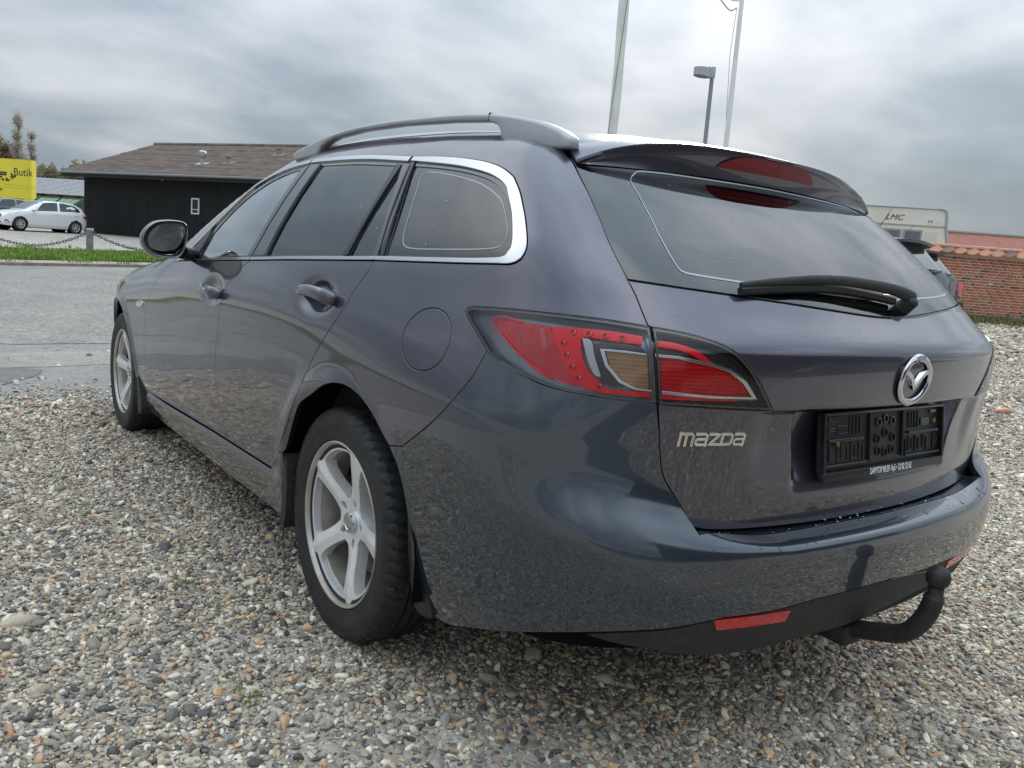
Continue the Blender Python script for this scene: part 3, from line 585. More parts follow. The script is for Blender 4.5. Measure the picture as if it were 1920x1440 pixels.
# ---- belt and window trims
def band(a,b): return joinp(a,b[::-1])
rb2=line([(-.765,.9922),(-.464,1.0083),(.052,1.0298)])
for o in panel('belt_trim',band([(u,z+.0005) for u,z in rbelt],rb2),CHROME,car,off=.004,depth=.008,grid=.03): pass
fb2=line([(-.776,.9920),(-1.1764,.9738),(-1.70,.951)])
panel('belt_trim',band([(u,z+.0005) for u,z in line([(-.776,.9813),(-1.1764,.9632),(-1.74,.9388)])],fb2),CHROME,car,off=.004,depth=.008,grid=.03)
panel('window_trim',band(q_out,q_in),CHROME,car,off=.004,depth=.01,grid=.012)
i0=min(range(len(top_out)),key=lambda i:abs(top_out[i][0]+.833))
tin=shift(top_out,.0165)
j0=1
panel('window_trim',band(top_out[j0:i0],tin[j0:i0]),CHROME,car,off=.004,depth=.008,grid=.02)
panel('window_trim',band(top_out[i0:-2],tin[i0:-2]),CHROME,car,off=.004,depth=.008,grid=.02)
# ---- window surround with openings, then the panes
gl_f=catmull([(-.871,1.311),(-1.003,1.297),(-1.143,1.266),(-1.273,1.211),(-1.353,1.143),(-1.421,1.052)],.015)+line([(-1.424,1.04),(-1.432,.976),(-1.28,.974),(-.822,.9985)],.03)
gl_r=line([(-.707,1.314),(-.40,1.303),(-.125,1.284)],.03)+line([(-.110,1.027),(-.40,1.014),(-.640,1.003)],.03)
gl_ql=line([(-.098,1.280),(-.080,1.262),(.058,1.034),(-.084,1.0265)],.03)
gl_q=catmull([(-.038,1.279),(.12,1.265),(.268,1.246),(.378,1.222),(.452,1.190),(.534,1.146),(.583,1.100),(.601,1.071),(.588,1.052),(.550,1.047),(.489,1.0455),(.30,1.0405),(.104,1.0345)],.014)
tin2=shift(top_out,.012)
sur=joinp([(.066,1.024)],line([(.066,1.024),(.30,1.034),(.53,1.043)],.02),catmull([(.56,1.045),(.605,1.058),(.612,1.075),(.592,1.108),(.54,1.156),(.47,1.196),(.385,1.232),(.28,1.2525),(.15,1.273),(-.05,1.2955)],.014),[(u,z-.006) for u,z in top_out[2:-4]],line([(-1.70,.945),(-1.1764,.9665),(-.772,.984),(-.451,1.0005),(.062,1.022)],.03))
panel('window_surround',sur,GLOSSB,car,holes=[gl_f,gl_r,gl_ql,gl_q],off=-.003,gap=0,depth=.012,grid=.02)
GL=glass_mat('clear_side_glass',(.80,.86,.84),ior=2.2,boost=1.7); GW=glass_mat('windscreen_glass',(.85,.90,.88),ior=1.6); GLT=glass_mat('tinted_glass',(.26,.28,.28),ior=1.8); GLR=glass_mat('rear_screen_glass',(.33,.345,.345),ior=1.85)
panel('side_window',gl_f,GL,car,off=-.006,gap=-.002,depth=.003,grid=.03)
qh=catmull(TR['qline'],.014,closed=True)
panel('window_border',gl_q,mat('ceramic_border',(.010,.012,.014),.25),car,holes=[qh],off=-.009,gap=-.001,depth=0,grid=.03)
for g in (gl_r,gl_ql,gl_q): panel('side_window',g,GLT,car,off=-.006,gap=-.002,depth=.003,grid=.03)
# pillar trims and seals lying on the surround
def strip(name,poly,m,off=.0,**k): panel(name,poly,m,car,off=off,gap=.001,depth=.006,grid=.02,**k)
PIL=mat('pillar_trim',(.030,.031,.034),.30,coat=.5)
strip('pillar_trim',line([(-.876,1.309),(-.826,1.3215),(-.776,.9985),(-.818,.9985)],.03),PIL)
strip('pillar_trim',line([(-.815,1.3225),(-.728,1.319),(-.663,1.004),(-.768,.9985)],.03),PIL)
strip('window_seal',line([(-.724,1.318),(-.709,1.317),(-.640,1.004),(-.657,1.004)],.03),BLK,.001)
strip('window_seal',line([(-.132,1.286),(-.099,1.283),(-.084,1.027),(-.112,1.0255)],.03),BLK,.002)
strip('pillar_trim',line([(-.096,1.284),(-.058,1.283),(.074,1.0325),(.050,1.0315)],.03),PIL,.001)
strip('window_seal',line([(-.050,1.2895),(-.036,1.288),(.102,1.034),(.082,1.033)],.03),BLK,.001)
# frit line of the quarter window
def ribbon(name,pts,wid,m,parent,off=-.004,chart='C',Fn=None,mirror=False):
    c=catmull(pts,.014); a=shift(c,wid/2); b=shift(c,-wid/2); A=ony(a,off,chart,Fn); B=ony(b,off,chart,Fn)
    n=len(c); V=np.concatenate([A,B])
    if mirror: V=V*[1,-1,1]
    return mesh(name,V.tolist(),[(i,i+1,n+i+1,n+i) for i in range(n-1)],m,parent)
FRIT=mat('frit_line',(.36,.40,.40),.4)
ql=TR['qline']; ribbon('frit_line',ql+[ql[0]],.0026,FRIT,car,-.0055)
# ---- sill
sill_top=line([(-2.092,.3068),(-1.0662,.3382),(-.4681,.3490),(-.3694,.4275),(-.338,.430)],.014)
sill=joinp(sill_top,line([(-.345,.36),(-.352,.255),(-.40,.196),(-1.3,.186),(-2.22,.186),(-2.20,.25)],.02))
panel('sill',sill,PAINT,car,Fn=Fsill,grid=.014)
# ---- front wing, bonnet, roof, windscreen
ath=[R(a) for a in range(-20,201,5)]
farch=[(-2.725+.388*math.cos(a),.318+.388*math.sin(a)) for a in ath]
wing_top=[(-1.86,.955)]
hs=[(1.90,.770),(2.2,.742),(2.6,.725),(3.0,.70),(3.3,.62),(3.46,.50)]
HP=surfR(np.array(catmull(hs,.04)),Fb); HC=toC(HP)
fw=joinp(fseam,line([fseam[-1],(-2.17,.28),(-2.20,.19),(-2.30,.19)]),[p for p in farch[::-1] if p[1]>.2],line([(-3.10,.2),(-3.45,.22),(-3.46,.50),HC[-1]],.03),HC[::-1],line([HC[0],DITCH[-1],(-1.80,.936)],.02))
panel('front_wing',fw,PAINT,car,grid=.025)
pr=[(x,y) for x,y,z in HP]
bon=joinp(pr,line([pr[-1],(3.46,-pr[-1][1])],.04),[(x,-y) for x,y in pr[::-1]],line([(pr[0][0],-pr[0][1]),(2.08,0),(pr[0][0],pr[0][1])],.04))
panel('bonnet',bon,PAINT,car,both=False,chart='R',grid=.05)
dxy=[(p[0],p[1]) for p in DP]
rf=[q for q in dxy if q[0]<1.16]
roofp=joinp(rf,line([rf[-1],(1.24,0)],.04),line([(1.24,0),(rf[-1][0],-rf[-1][1])],.04),[(x,-y) for x,y in rf[::-1]],line([(rf[0][0],-rf[0][1]),(-.475,0),rf[0]],.04))
panel('roof',roofp,PAINT,car,both=False,chart='R',grid=.05)
ws=[q for q in dxy if 1.15<q[0]<1.88]
wsp=joinp(ws,line([ws[-1],(2.04,.5),(2.08,0),(2.04,-.5),(ws[-1][0],-ws[-1][1])],.05),[(x,-y) for x,y in ws[::-1]],line([(ws[0][0],-ws[0][1]),(1.24,0),ws[0]],.05))
panel('windscreen',wsp,GW,car,both=False,chart='R',grid=.05,off=-.004,depth=.004)
fb=[(y,z) for y,z in ((-.72,.22),(.72,.22),(.70,.5),(.48,.66),(0,.69),(-.48,.66),(-.70,.5))]
panel('front_bumper',line(fb+[fb[0]],.04)[:-1],PAINT,car,both=False,chart='F',grid=.05)
# ---- tailgate, glass, bumper
half=joinp(tseam[-16:][:0] or [], [q for q in tseam if q[1]<1.0260],[(.9690,.9425)],lin_top,lin_bot[1:],tse2,tbot)
glh=joinp(glb)
tail=joinp([(.9205,1.0245)],half,sy(half),[(2*UC-.9205,1.0245)],sy([(u,z-.003) for u,z in glb]),[(u,z-.003) for u,z in glb[::-1]])
panel('tailgate',tail,PAINT,car,both=False,Fn=Ftail,grid=.018,gap=.002,refine=[(1.22,2*UC-1.22,.60,.705,.010),(1.15,2*UC-1.15,.745,.81,.0045),(1.25,1.42,.64,.79,.0065),(2*UC-1.42,2*UC-1.25,.64,.79,.0065),(1.0,2*UC-1.0,.895,.935,.007)])
ts=[q for q in tseam if q[1]<1.306]
rg=joinp([q for q in ts if q[1]>1.028],glb,sy(glb),sy([q for q in ts if q[1]>1.028]),line([(2*UC-ts[0][0],ts[0][1]),(2*UC-.93,1.306),(UC,1.312),(.93,1.306),ts[0]],.03))
panel('rear_screen',rg,GLR,car,both=False,Fn=Ftail,off=-.002,gap=.0025,depth=.006,grid=.03)
fl_=[(1.2,1.272),(.985,1.268),(.945,1.258),(.922,1.244),(.957,1.214),(1.002,1.159),(1.026,1.11),(1.048,1.07),(1.062,1.052),(1.10,1.046),(1.35,1.034),(UC,1.022)]
flh=catmull(fl_,.02); fhole=joinp(flh,[(2*UC-u,z) for u,z in flh[::-1]])
panel('screen_border',rg,mat('ceramic_border',(.010,.012,.014),.25),car,both=False,holes=[fhole],Fn=Ftail,off=-.0055,gap=.004,depth=0,grid=.03)
panel('screen_seal',joinp([(u,z-.006) for u,z in glb],sy([(u,z-.006) for u,z in glb]),sy([(u,z+.010) for u,z in glb]),[(u,z+.010) for u,z in glb[::-1]]),BLK,car,both=False,Fn=Ftail,off=-.006,gap=0,depth=.004,grid=.02)
# bumper in the tilted chart so that its top ledge is well covered
bqT=catmull(TR['bseamq_T'][:2],.012)[:-1]+catmull(TR['bseamq_T'][1:5]+[(.6205,.4325)],.012)
lbT=catmull([(.9895,.3318),(.9324,.3305),(.8677,.3353),(.799,.3472),(.7399,.3677),(.6838,.3955),(.6205,.4325)],.012)[::-1]
ts2T=catmull([(.9900,.3300)]+TR['tseam2_T'][1:]+[(1.0911,.0755)],.012)
tbT=catmull([(1.0911,.0755),(1.130,.0835),(1.2268,.0815),(1.4186,.0700),(UC,.0620)],.014)
archT=catmull([(.3122,.1484),(.3497,.1114),(.3769,.0634),(.3944,.0132),(.405,-.04),(.412,-.11),(.4247,-.168)],.012)
# lower edge: paint ends at the black valance
bbT=catmull([(.4247,-.1704),(.520,-.1695),(.6149,-.1575),(.7488,-.1492),(.9018,-.1391),(1.0421,-.1235),(1.16,-.1035),(1.3435,-.1065),(1.5169,-.1145),(UC,-.1175)],.014)
hb=joinp(archT[::-1],bqT,lbT,[(.9905,.3305)],ts2T,tbT)
bump_=joinp(hb,sy(hb),sy(bbT[1:])[:-1],[(UC,-.1175)],bbT[1:][::-1])
panel('rear_bumper',bump_,PAINTB,car,both=False,chart='T',grid=.018,refine=[(.98,2*UC-.98,-.02,.10,.008)])
# flat step of the bumper running in under the tailgate
def step():
    uu=[q for q in tbT]; A=surfT(np.array(uu),Fb); cu2=np.array([(u,np.interp(u,[q[0] for q in tbot],[q[1] for q in tbot])-.006) for u,_ in uu])
    B=surfC(cu2,Ftail); n=normals(B,Ftail); n[:,2]=0; B=B-n*.02; B[:,2]=np.minimum(B[:,2],A[:,2])
    A=A+np.array([0,0,.0]); 
    A2=np.concatenate([A,(A*[1,-1,1])[::-1][1:]]); B2=np.concatenate([B,(B*[1,-1,1])[::-1][1:]]); m=len(A2)
    V=np.concatenate([A2,B2]).tolist(); mesh('bumper_step',V,[(i,i+1,m+i+1,m+i) for i in range(m-1)],PAINTB,car,True)
step()
# black valance under the bumper, with its reflectors
def Fval(P): return FSD(P)-.006
vbT=catmull([(.9018,-.1391),(.96,-.150),(1.0542,-.158),(1.109,-.163),(1.2406,-.168),(1.4054,-.180),(1.5418,-.188),(UC,-.190)],.014)
va=joinp([(.9018,-.1385)],[q for q in bbT if q[0]>.905],sy([q for q in bbT if q[0]>.905]),sy(vbT),vbT[::-1])
val=panel('valance',va,BLKM,car,both=False,chart='T',Fn=Fval,gap=0,depth=.03,grid=.014)
REFL=mat('red_reflector',(.55,.012,.012),.22,coat=.8,fn=lambda nt,b:bump(nt,b,tex_noise(nt,260,1,.5).outputs[0],.25,.002))
rfl=line([(1.138,.386),(1.332,.3785),(1.327,.354),(1.150,.3625)],.02)
panel('reflector',rfl,REFL,car,Fn=Fval,off=.003,gap=0,depth=.006,grid=.012)
# ---- lamps
def inner(m,poly,off,parent,name,depth=.008,**k):
    return panel(name,poly,m,parent,off=off,gap=0,depth=depth,grid=.014,**k)
lampo=joinp(lamp_top,line([(.9690,.9405),(.9895,.803)],.012),lamp_bot[1:])
lampo=joinp(lamp_top,line([(.9665,.9425),(.9885,.8035)],.012),catmull([(.9885,.8035),(.9324,.8035),(.8677,.8075),(.7990,.8125),(.7399,.8225),(.6835,.8385),(.6270,.8570),(.5822,.8860),(.5400,.9105),(.5165,.9255)],.012))
lampi=joinp(lin_top,lin_bot,line([(.9935,.8015),(.9705,.9425)],.012))
LENS=glass_mat('lamp_lens',(.97,.975,.98),ior=1.4)
HOUS=mat('lamp_housing',(.20,.22,.245),.28,.5,coat=.5)
HOUSB=mat('lamp_housing_dark',(.02,.02,.023),.25,coat=.6)
def ridged(nt,b):
    wv=N(nt,'ShaderNodeTexWave',wave_type='BANDS',bands_direction='Z'); wv.inputs['Scale'].default_value=42
    tc=N(nt,'ShaderNodeTexCoord'); nt.links.new(tc.outputs['Object'],wv.inputs[0]); bump(nt,b,wv.outputs[0],.7,.004)
REDL=mat('red_lamp_ridged',(.78,.004,.010),.35,coat=.25,spec=.3,fn=ridged)
REDD=mat('red_lamp_deep',(.62,.004,.010),.25,coat=.4,spec=.4,fn=lambda nt,b:bump(nt,b,tex_noise(nt,55,2,.5,'Object',(1,1,.3)).outputs[0],.35,.006))
REDB=mat('red_lamp_bright',(.92,.008,.016),.3,coat=.25,spec=.3)
AMB=mat('amber_lamp',(.50,.27,.10),.2,coat=1.,fn=ridged)
CLR=mat('clear_strip',(.55,.55,.57),.25,.3)
lo=panel('tail_lamp',lampo,LENS,car,off=.003,gap=.002,depth=.012)
li=panel('tail_lamp',lampi,LENS,car,off=.003,gap=.002,depth=.012)
for s in (0,1):
    for L_ in (lo,li):
        pass
inner(HOUS,lampo,-.022,lo,'lamp_housing',depth=.002); inner(HOUSB,lampi,-.022,li,'lamp_housing',depth=.002)
EDGE=mat('lamp_edge_seal',(.10,.10,.085),.35)
def rim_band(poly,wd,m,parent,name): inner(m,poly,-.001,parent,name,depth=.004,holes=[inset(poly,wd)])
rim_band(inset(lampo,.002),.0032,EDGE,lo,'lamp_rim'); rim_band(inset(lampi,.002),.0032,EDGE,li,'lamp_rim')
def cm(k):
    # keep true corners sharp, round the rest
    P=TR[k]; n=len(P); cut=[i for i in range(n) if (lambda a,b:a.dot(b)/max(a.length*b.length,1e-9))(Vector(P[i])-Vector(P[i-1]),Vector(P[(i+1)%n])-Vector(P[i]))<.45]
    if len(cut)<2: return catmull(P,.008,closed=True)
    segs=[]
    for a,b in zip(cut,cut[1:]+[cut[0]+n]): segs.append(catmull([P[i%n] for i in range(a,b+1)],.008))
    return joinp(*segs)
R1=TR['red1']; inner(REDD,joinp(catmull(R1[0:3],.01),catmull(R1[2:7],.01),catmull(R1[6:]+[R1[0]],.01)),-.012,lo,'side_marker',.010)
REDG=mat('red_lamp_cup',(.95,.02,.03),.12,coat=1.)
def edge_strip(pts,wd,m,parent,name,off=-.0085):
    for s in (0,1):
        c=catmull(pts,.01); a=shift(c,wd/2); b=shift(c,-wd/2); A=ony(a,off); B=ony(b,off); n=len(c); V=np.concatenate([A,B])
        if s: V=V*[1,-1,1]
        mesh(name,V.tolist(),[(i,i+1,n+i+1,n+i) for i in range(n-1)],m,parent[s])
r1=TR['red1']; edge_strip([r1[1],r1[0],r1[11],r1[10],r1[9],r1[8],r1[7]],.0038,REDB,lo,'painted_edge_light'); edge_strip([r1[2],r1[3],r1[4],r1[5],r1[6]],.003,REDB,lo,'painted_edge_light')  # brighter red outline strips: edge light put into the colour
edge_strip([(.640,.916),(.668,.893),(.690,.880),(.712,.868)],.005,REDB,lo,'facet_and_shine',-.011); edge_strip([(.690,.880),(.735,.848),(.78,.829)],.003,REDB,lo,'facet_and_shine',-.011)
edge_strip([(.745,.924),(.752,.905),(.762,.885)],.012,mat('pale_red_reflection',(.62,.10,.11),.3),lo,'facet_and_shine',-.0112)  # pale band: a reflection painted in as lighter red
inner(REDB,cm('red2'),-.008,lo,'brake_light',.012)
inner(CLR,cm('white'),-.006,lo,'light_guide',.008)
inner(HOUSB,joinp(line([(.895,.918),(.955,.906),(.966,.893),(.93,.895),(.876,.896),(.852,.900)],.01)),-.014,lo,'lamp_mask',.004)
inner(HOUSB,catmull([(.858,.905),(.87,.900),(.876,.89),(.895,.855),(.93,.833),(.90,.828),(.872,.845),(.860,.88)],.008,closed=True),-.0125,lo,'lamp_mask',.004)
inner(CHROME,inset(line(TR['chrome1']+[TR['chrome1'][0]],.01)[:-1],.0012),-.004,lo,'chrome_edge',.012)
inner(AMB,line(TR['amber']+[TR['amber'][0]],.01)[:-1],-.009,lo,'indicator_light',.006)
inner(CHROME,line(TR['chrome2']+[TR['chrome2'][0]],.01)[:-1],-.004,li,'chrome_edge',.012)
inner(REDL,line(TR['red3']+[TR['red3'][0]],.01)[:-1],-.010,li,'fog_light',.006)
inner(REDB,cm('red4'),-.010,li,'light_strip',.010); inner(REDB,line(TR['red5']+[TR['red5'][0]],.01)[:-1],-.010,li,'light_strip',.008)
for s in (0,1):
    for (u,z) in TR['leds']:
        p,n=on(u,z,-.0065); b=MB(); 
        q=n.to_track_quat('Z','Y').to_matrix().to_4x4(); q.translation=p
        b.ell((0,0,0),(.0066,.0066,.0035),10,6,q)
        if s: b.v=[(x,-y,z_) for x,y,z_ in b.v]; b.f=[f[::-1] for f in b.f]
        o_=b.build('bulb_reflector',REDG,lo[s]); d_=MB(); d_.ell((0,0,.0035),(.0032,.0032,.0020),8,5,q)
        if s: d_.v=[(x,-y,z_) for x,y,z_ in d_.v]; d_.f=[f[::-1] for f in d_.f]
        d_.build('bulb',mat('led_dark',(.10,.002,.004),.15,coat=1.),lo[s])
# ---------------------------------------------------------------- text helper
def text_mesh(body,size,extrude=.0,sx=1.,name='lettering',bevel=0.,res=3,shear=0.,align='CENTER'):
    cu_=bpy.data.curves.new(name,'FONT'); cu_.body=body; cu_.size=size; cu_.extrude=extrude; cu_.bevel_depth=bevel; cu_.resolution_u=res; cu_.shear=shear
    cu_.align_x=align; cu_.align_y='CENTER'
    o=bpy.data.objects.new(name,cu_); COL.objects.link(o); bpy.context.view_layer.update()
    me=bpy.data.meshes.new_from_object(o.evaluated_get(bpy.context.evaluated_depsgraph_get())); me.name=name
    bpy.data.objects.remove(o); bpy.data.curves.remove(cu_)
    for v in me.vertices: v.co.x*=sx
    me.materials.clear(); return me
# ---------------------------------------------------------------- wheels
def tyre_mesh():
    prof=[(-.074,.204),(-.076,.214),(-.079,.2225),(-.088,.228),(-.0925,.245),(-.0935,.262),(-.0940,.263),(-.0935,.281),(-.0915,.297),(-.0925,.299),(-.0895,.309),(-.083,.316),(-.074,.3215),(-.060,.3245),(-.046,.3258),(-.040,.326),(-.036,.326),(-.035,.319),(-.029,.319),(-.028,.3265),(-.012,.327),(-.004,.327),(-.003,.319)]
    prof=prof+[(-a,r) for a,r in prof[::-1]]
    prof=[(a,r if r<.225 else .225+(r-.225)*.93) for a,r in prof]
    n=288; V=[];m=len(prof)
    for k in range(n):
        q=2*PI*k/n
        for (a,r) in prof:
            aa=abs(a); rr=r
            if aa>.039 and r>.293:
                ph=(k/n*60+(.35 if a>0 else 0)+aa*9)%1
                if ph<.27: rr-=.006 if aa<.09 else .003
            elif aa<.027 and aa>.005:
                ph=(k/n*60+aa*14)%1
                if ph<.2: rr-=.005
            # moulded rings on the side wall
            V.append((rr*math.cos(q),a,rr*math.sin(q)))
    F=[(k*m+i,((k+1)%n)*m+i,((k+1)%n)*m+i+1,k*m+i+1) for k in range(n) for i in range(m-1)]
    me=bpy.data.meshes.new('tyre'); me.from_pydata(V,[],[f[::-1] for f in F]); me.update()
    me.polygons.foreach_set('use_smooth',[True]*len(me.polygons)); me.set_sharp_from_angle(angle=R(30)); me.materials.append(RUBBER); return me
def alloy_fn(nt,b):
    n=tex_noise(nt,9,6,.65); n2=tex_noise(nt,40,4,.6)
    mm=N(nt,'ShaderNodeMath',operation='MULTIPLY'); nt.links.new(n.outputs[0],mm.inputs[0]); nt.links.new(n2.outputs[0],mm.inputs[1])
    nt.links.new(ramp(nt,mm.outputs[0],[(.20,(.80,.80,.79)),(.38,(.74,.73,.71)),(.54,(.34,.22,.12))]),b.inputs['Base Color'])
    nt.links.new(ramp(nt,n.outputs[0],[(.3,(.24,)*3),(.7,(.45,)*3)]),b.inputs['Roughness'])
ALLOY=mat('alloy',(.55,.55,.55),.3,.30,.6,fn=alloy_fn)
BARREL=mat('alloy_barrel',(.42,.40,.37),.4,.6,fn=varied((.60,.58,.55),(.36,.31,.25),6))
DISC=mat('brake_disc',(.09,.07,.06),.5,.5,fn=varied((.16,.14,.13),(.07,.045,.03),20))
def fw_(r): return .042+.031*sst(.03,.205,r)+.004*np.exp(-((r-.05)/.03)**2)
def Fw(P):
    r=np.hypot(P[...,0],P[...,2]); a=np.arctan2(P[...,0],-P[...,2])
    t=(a+PI/5)%(2*PI/5)-PI/5; cross=r*np.sin(t)
    return fw_(r)+.0055*np.exp(-(cross/.016)**2)*sst(.045,.09,r)-P[...,1]
def surfW(U,Fn):
    P=np.stack([U[:,0],np.zeros(len(U)),U[:,1]],-1); P[:,1]=Fn(P); return P
SURF['W']=surfW
def rim_face():
    outer=[(.2125*math.cos(a),.2125*math.sin(a)) for a in np.linspace(0,2*PI,96,endpoint=False)]
    holes=[]
    hw=lambda r: np.interp(r,[.062,.085,.13,.165,.20],[.029,.0245,.0225,.0250,.036])
    for k in range(5):
        c=-PI/2+PI/5+k*2*PI/5
        rs=[.066,.075,.095,.12,.145,.172,.192]
        side=[(r,PI/5-math.asin(hw(r)/r)) for r in rs]
        pts=[(r,-t) for r,t in side]+[(.1995,-(side[-1][1]-.05))]+[(.1995,t) for t in np.linspace(-.3,.3,5)]+[(.1995,side[-1][1]-.05)]+[(r,t) for r,t in side[::-1]]
        holes.append(catmull([(r*math.cos(c+t),r*math.sin(c+t)) for r,t in pts],.006,closed=True))
        c2=-PI/2+k*2*PI/5
        holes.append([(.058*math.cos(c2)+.0115*math.cos(a)*math.cos(c2)*1.25-.0115*math.sin(a)*math.sin(c2),.058*math.sin(c2)+.0115*math.cos(a)*math.sin(c2)*1.25+.0115*math.sin(a)*math.cos(c2)) for a in np.linspace(0,2*PI,14,endpoint=False)])
    return make_mesh('rim',*panel_data(outer,holes,'W',Fw,gap=0,depth=.034,grid=.008))
tyreM=tyre_mesh(); rimM=rim_face(); rimM.materials.append(ALLOY)
bar=MB().lathe([(.082,.2250),(.0875,.2238),(.0888,.2212),(.0868,.2175),(.080,.2145),(.072,.2135),(.060,.207),(.052,.1945),(.03,.1925),(0,.188),(-.05,.19),(-.08,.20),(-.085,.215)],96)
capb=MB().lathe([(.056,.0001),(.058,.014),(.0565,.0185),(.0585,.020),(.0575,.0275),(.045,.0285)],32)
dsc=MB().lathe([(-.02,.05),(-.005,.055),(-.005,.145),(-.02,.147)],64).lathe([(.02,.001),(.02,.062),(-.01,.066)],32)
cal=MB().bbox((.0,-.02,.125),(.16,.06,.07),.012)
letters=[]
def side_text(body,size,r,a0,step):
    out=[]
    for i,ch in enumerate(body):
        if ch==' ': continue
        me=text_mesh(ch,size,.0012,1.0,'sidewall_letter'); a=a0+i*step
        out.append((me,a,r))
    return out
SIDE=side_text('WinterContact',.034,.266,R(38),R(5.2))+side_text('205/55 R16',.022,.262,R(168),R(4.2))
LETT=mat('raised_rubber',(.036,.036,.036),.5)
def wheel(x,side,ang):
    t=empty('wheel',(x,.775*side,.312),0,car)
    if side<0: t.rotation_euler=(0,0,PI)
    ty=link('tyre',tyreM,None,t); rm=link('rim',rimM,None,t); rm.rotation_euler=(0,ang,0)
    br=bar.build('rim_barrel',BARREL if 'rim_barrel' not in MM else None,t,True,50) if 'bar' not in MM else link('rim_barrel',MM['bar'],None,t)
    MM['bar']=br.data
    for key,mb,mm,nm in (('cap',capb,CHROME,'centre_cap'),('dsc',dsc,DISC,'brake_disc'),('cal',cal,DISC,'brake_caliper')):
        o=link(nm,MM[key],None,t) if key in MM else mb.build(nm,mm,t,True,40); MM[key]=o.data
    for k in range(5):
        lug=MB(); c2=-PI/2+k*2*PI/5-ang; lug.lathe([(.036,.0001),(.036,.007),(.01,.0075)],6,'y',(.058*math.cos(c2),0,.058*math.sin(c2))); lug.build('wheel_nut',DISC,t,False,None)
    if side>0:
        for me,a,r in SIDE:
            if not me.materials: me.materials.append(LETT)
            o=link('sidewall_letter',me,None,t)
            # letters stand on the side wall, tops outward, reading clockwise seen from outside
            p=Vector((-r*math.sin(a),.0930,r*math.cos(a))); up=Vector((-math.sin(a),0,math.cos(a))); n=Vector((0,1,0)); xr=up.cross(n)
            o.matrix_basis=Matrix(((xr.x,up.x,n.x,p.x),(xr.y,up.y,n.y,p.y),(xr.z,up.z,n.z,p.z),(0,0,0,1)))
    return t
MM={}
wheel(0,1,R(17.4)); wheel(2.725,1,R(-27)); wheel(0,-1,.3); wheel(2.725,-1,.2)
# ---------------------------------------------------------------- wheel housings, underside, inner shell
for xc,ofs in ((0.,-.025),(2.725,0.)):
    for s in (1,-1):
        wl=MB(); n=28; V=[]
        for k in range(n+1):
            a=R(-10)+R(200)*k/n
            for (y,r) in ((.872 if xc==0 else .835,.405 if xc==0 else .396),(.55,.405),(.50,.10)): V.append((xc+ofs+r*math.cos(a),s*y,.325+r*math.sin(a)))
        wl.add(V,[(k*3+i,k*3+i+1,k*3+i+4,k*3+i+3) for k in range(n) for i in range(2)]); wl.build('wheel_housing',DARK,car)
ub=MB().box(-.62,3.3,-.60,.60,.225,.30); ub.box(.42,2.28,-.80,.80,.20,.26)
ub.box(-.88,-.62,-.55,.55,.315,.36)
ub.build('underbody',DARK,car,False,None)
# inner skin that closes the shut lines
us=np.linspace(-2.2,UC,120); zs=np.linspace(.27,.90,24); U,Z=np.meshgrid(us,zs,indexing='ij')
Pq=surfC(np.stack([U.ravel(),Z.ravel()],-1),lambda P:FSD(P,False)-.045); 
nu,nz=U.shape; okq=np.hypot(Pq[:,0]+.025,Pq[:,2]-.325)>.43
F_=[]
for i in range(nu-1):
    for j in range(nz-1):
        q=(i*nz+j,(i+1)*nz+j,(i+1)*nz+j+1,i*nz+j+1)
        if all(okq[k] for k in q): F_.append(q)
V2=np.concatenate([Pq,Pq*[1,-1,1]]); F_+= [tuple(k+len(Pq) for k in f[::-1]) for f in F_]
mesh('inner_body',V2.tolist(),F_,DARK,car)
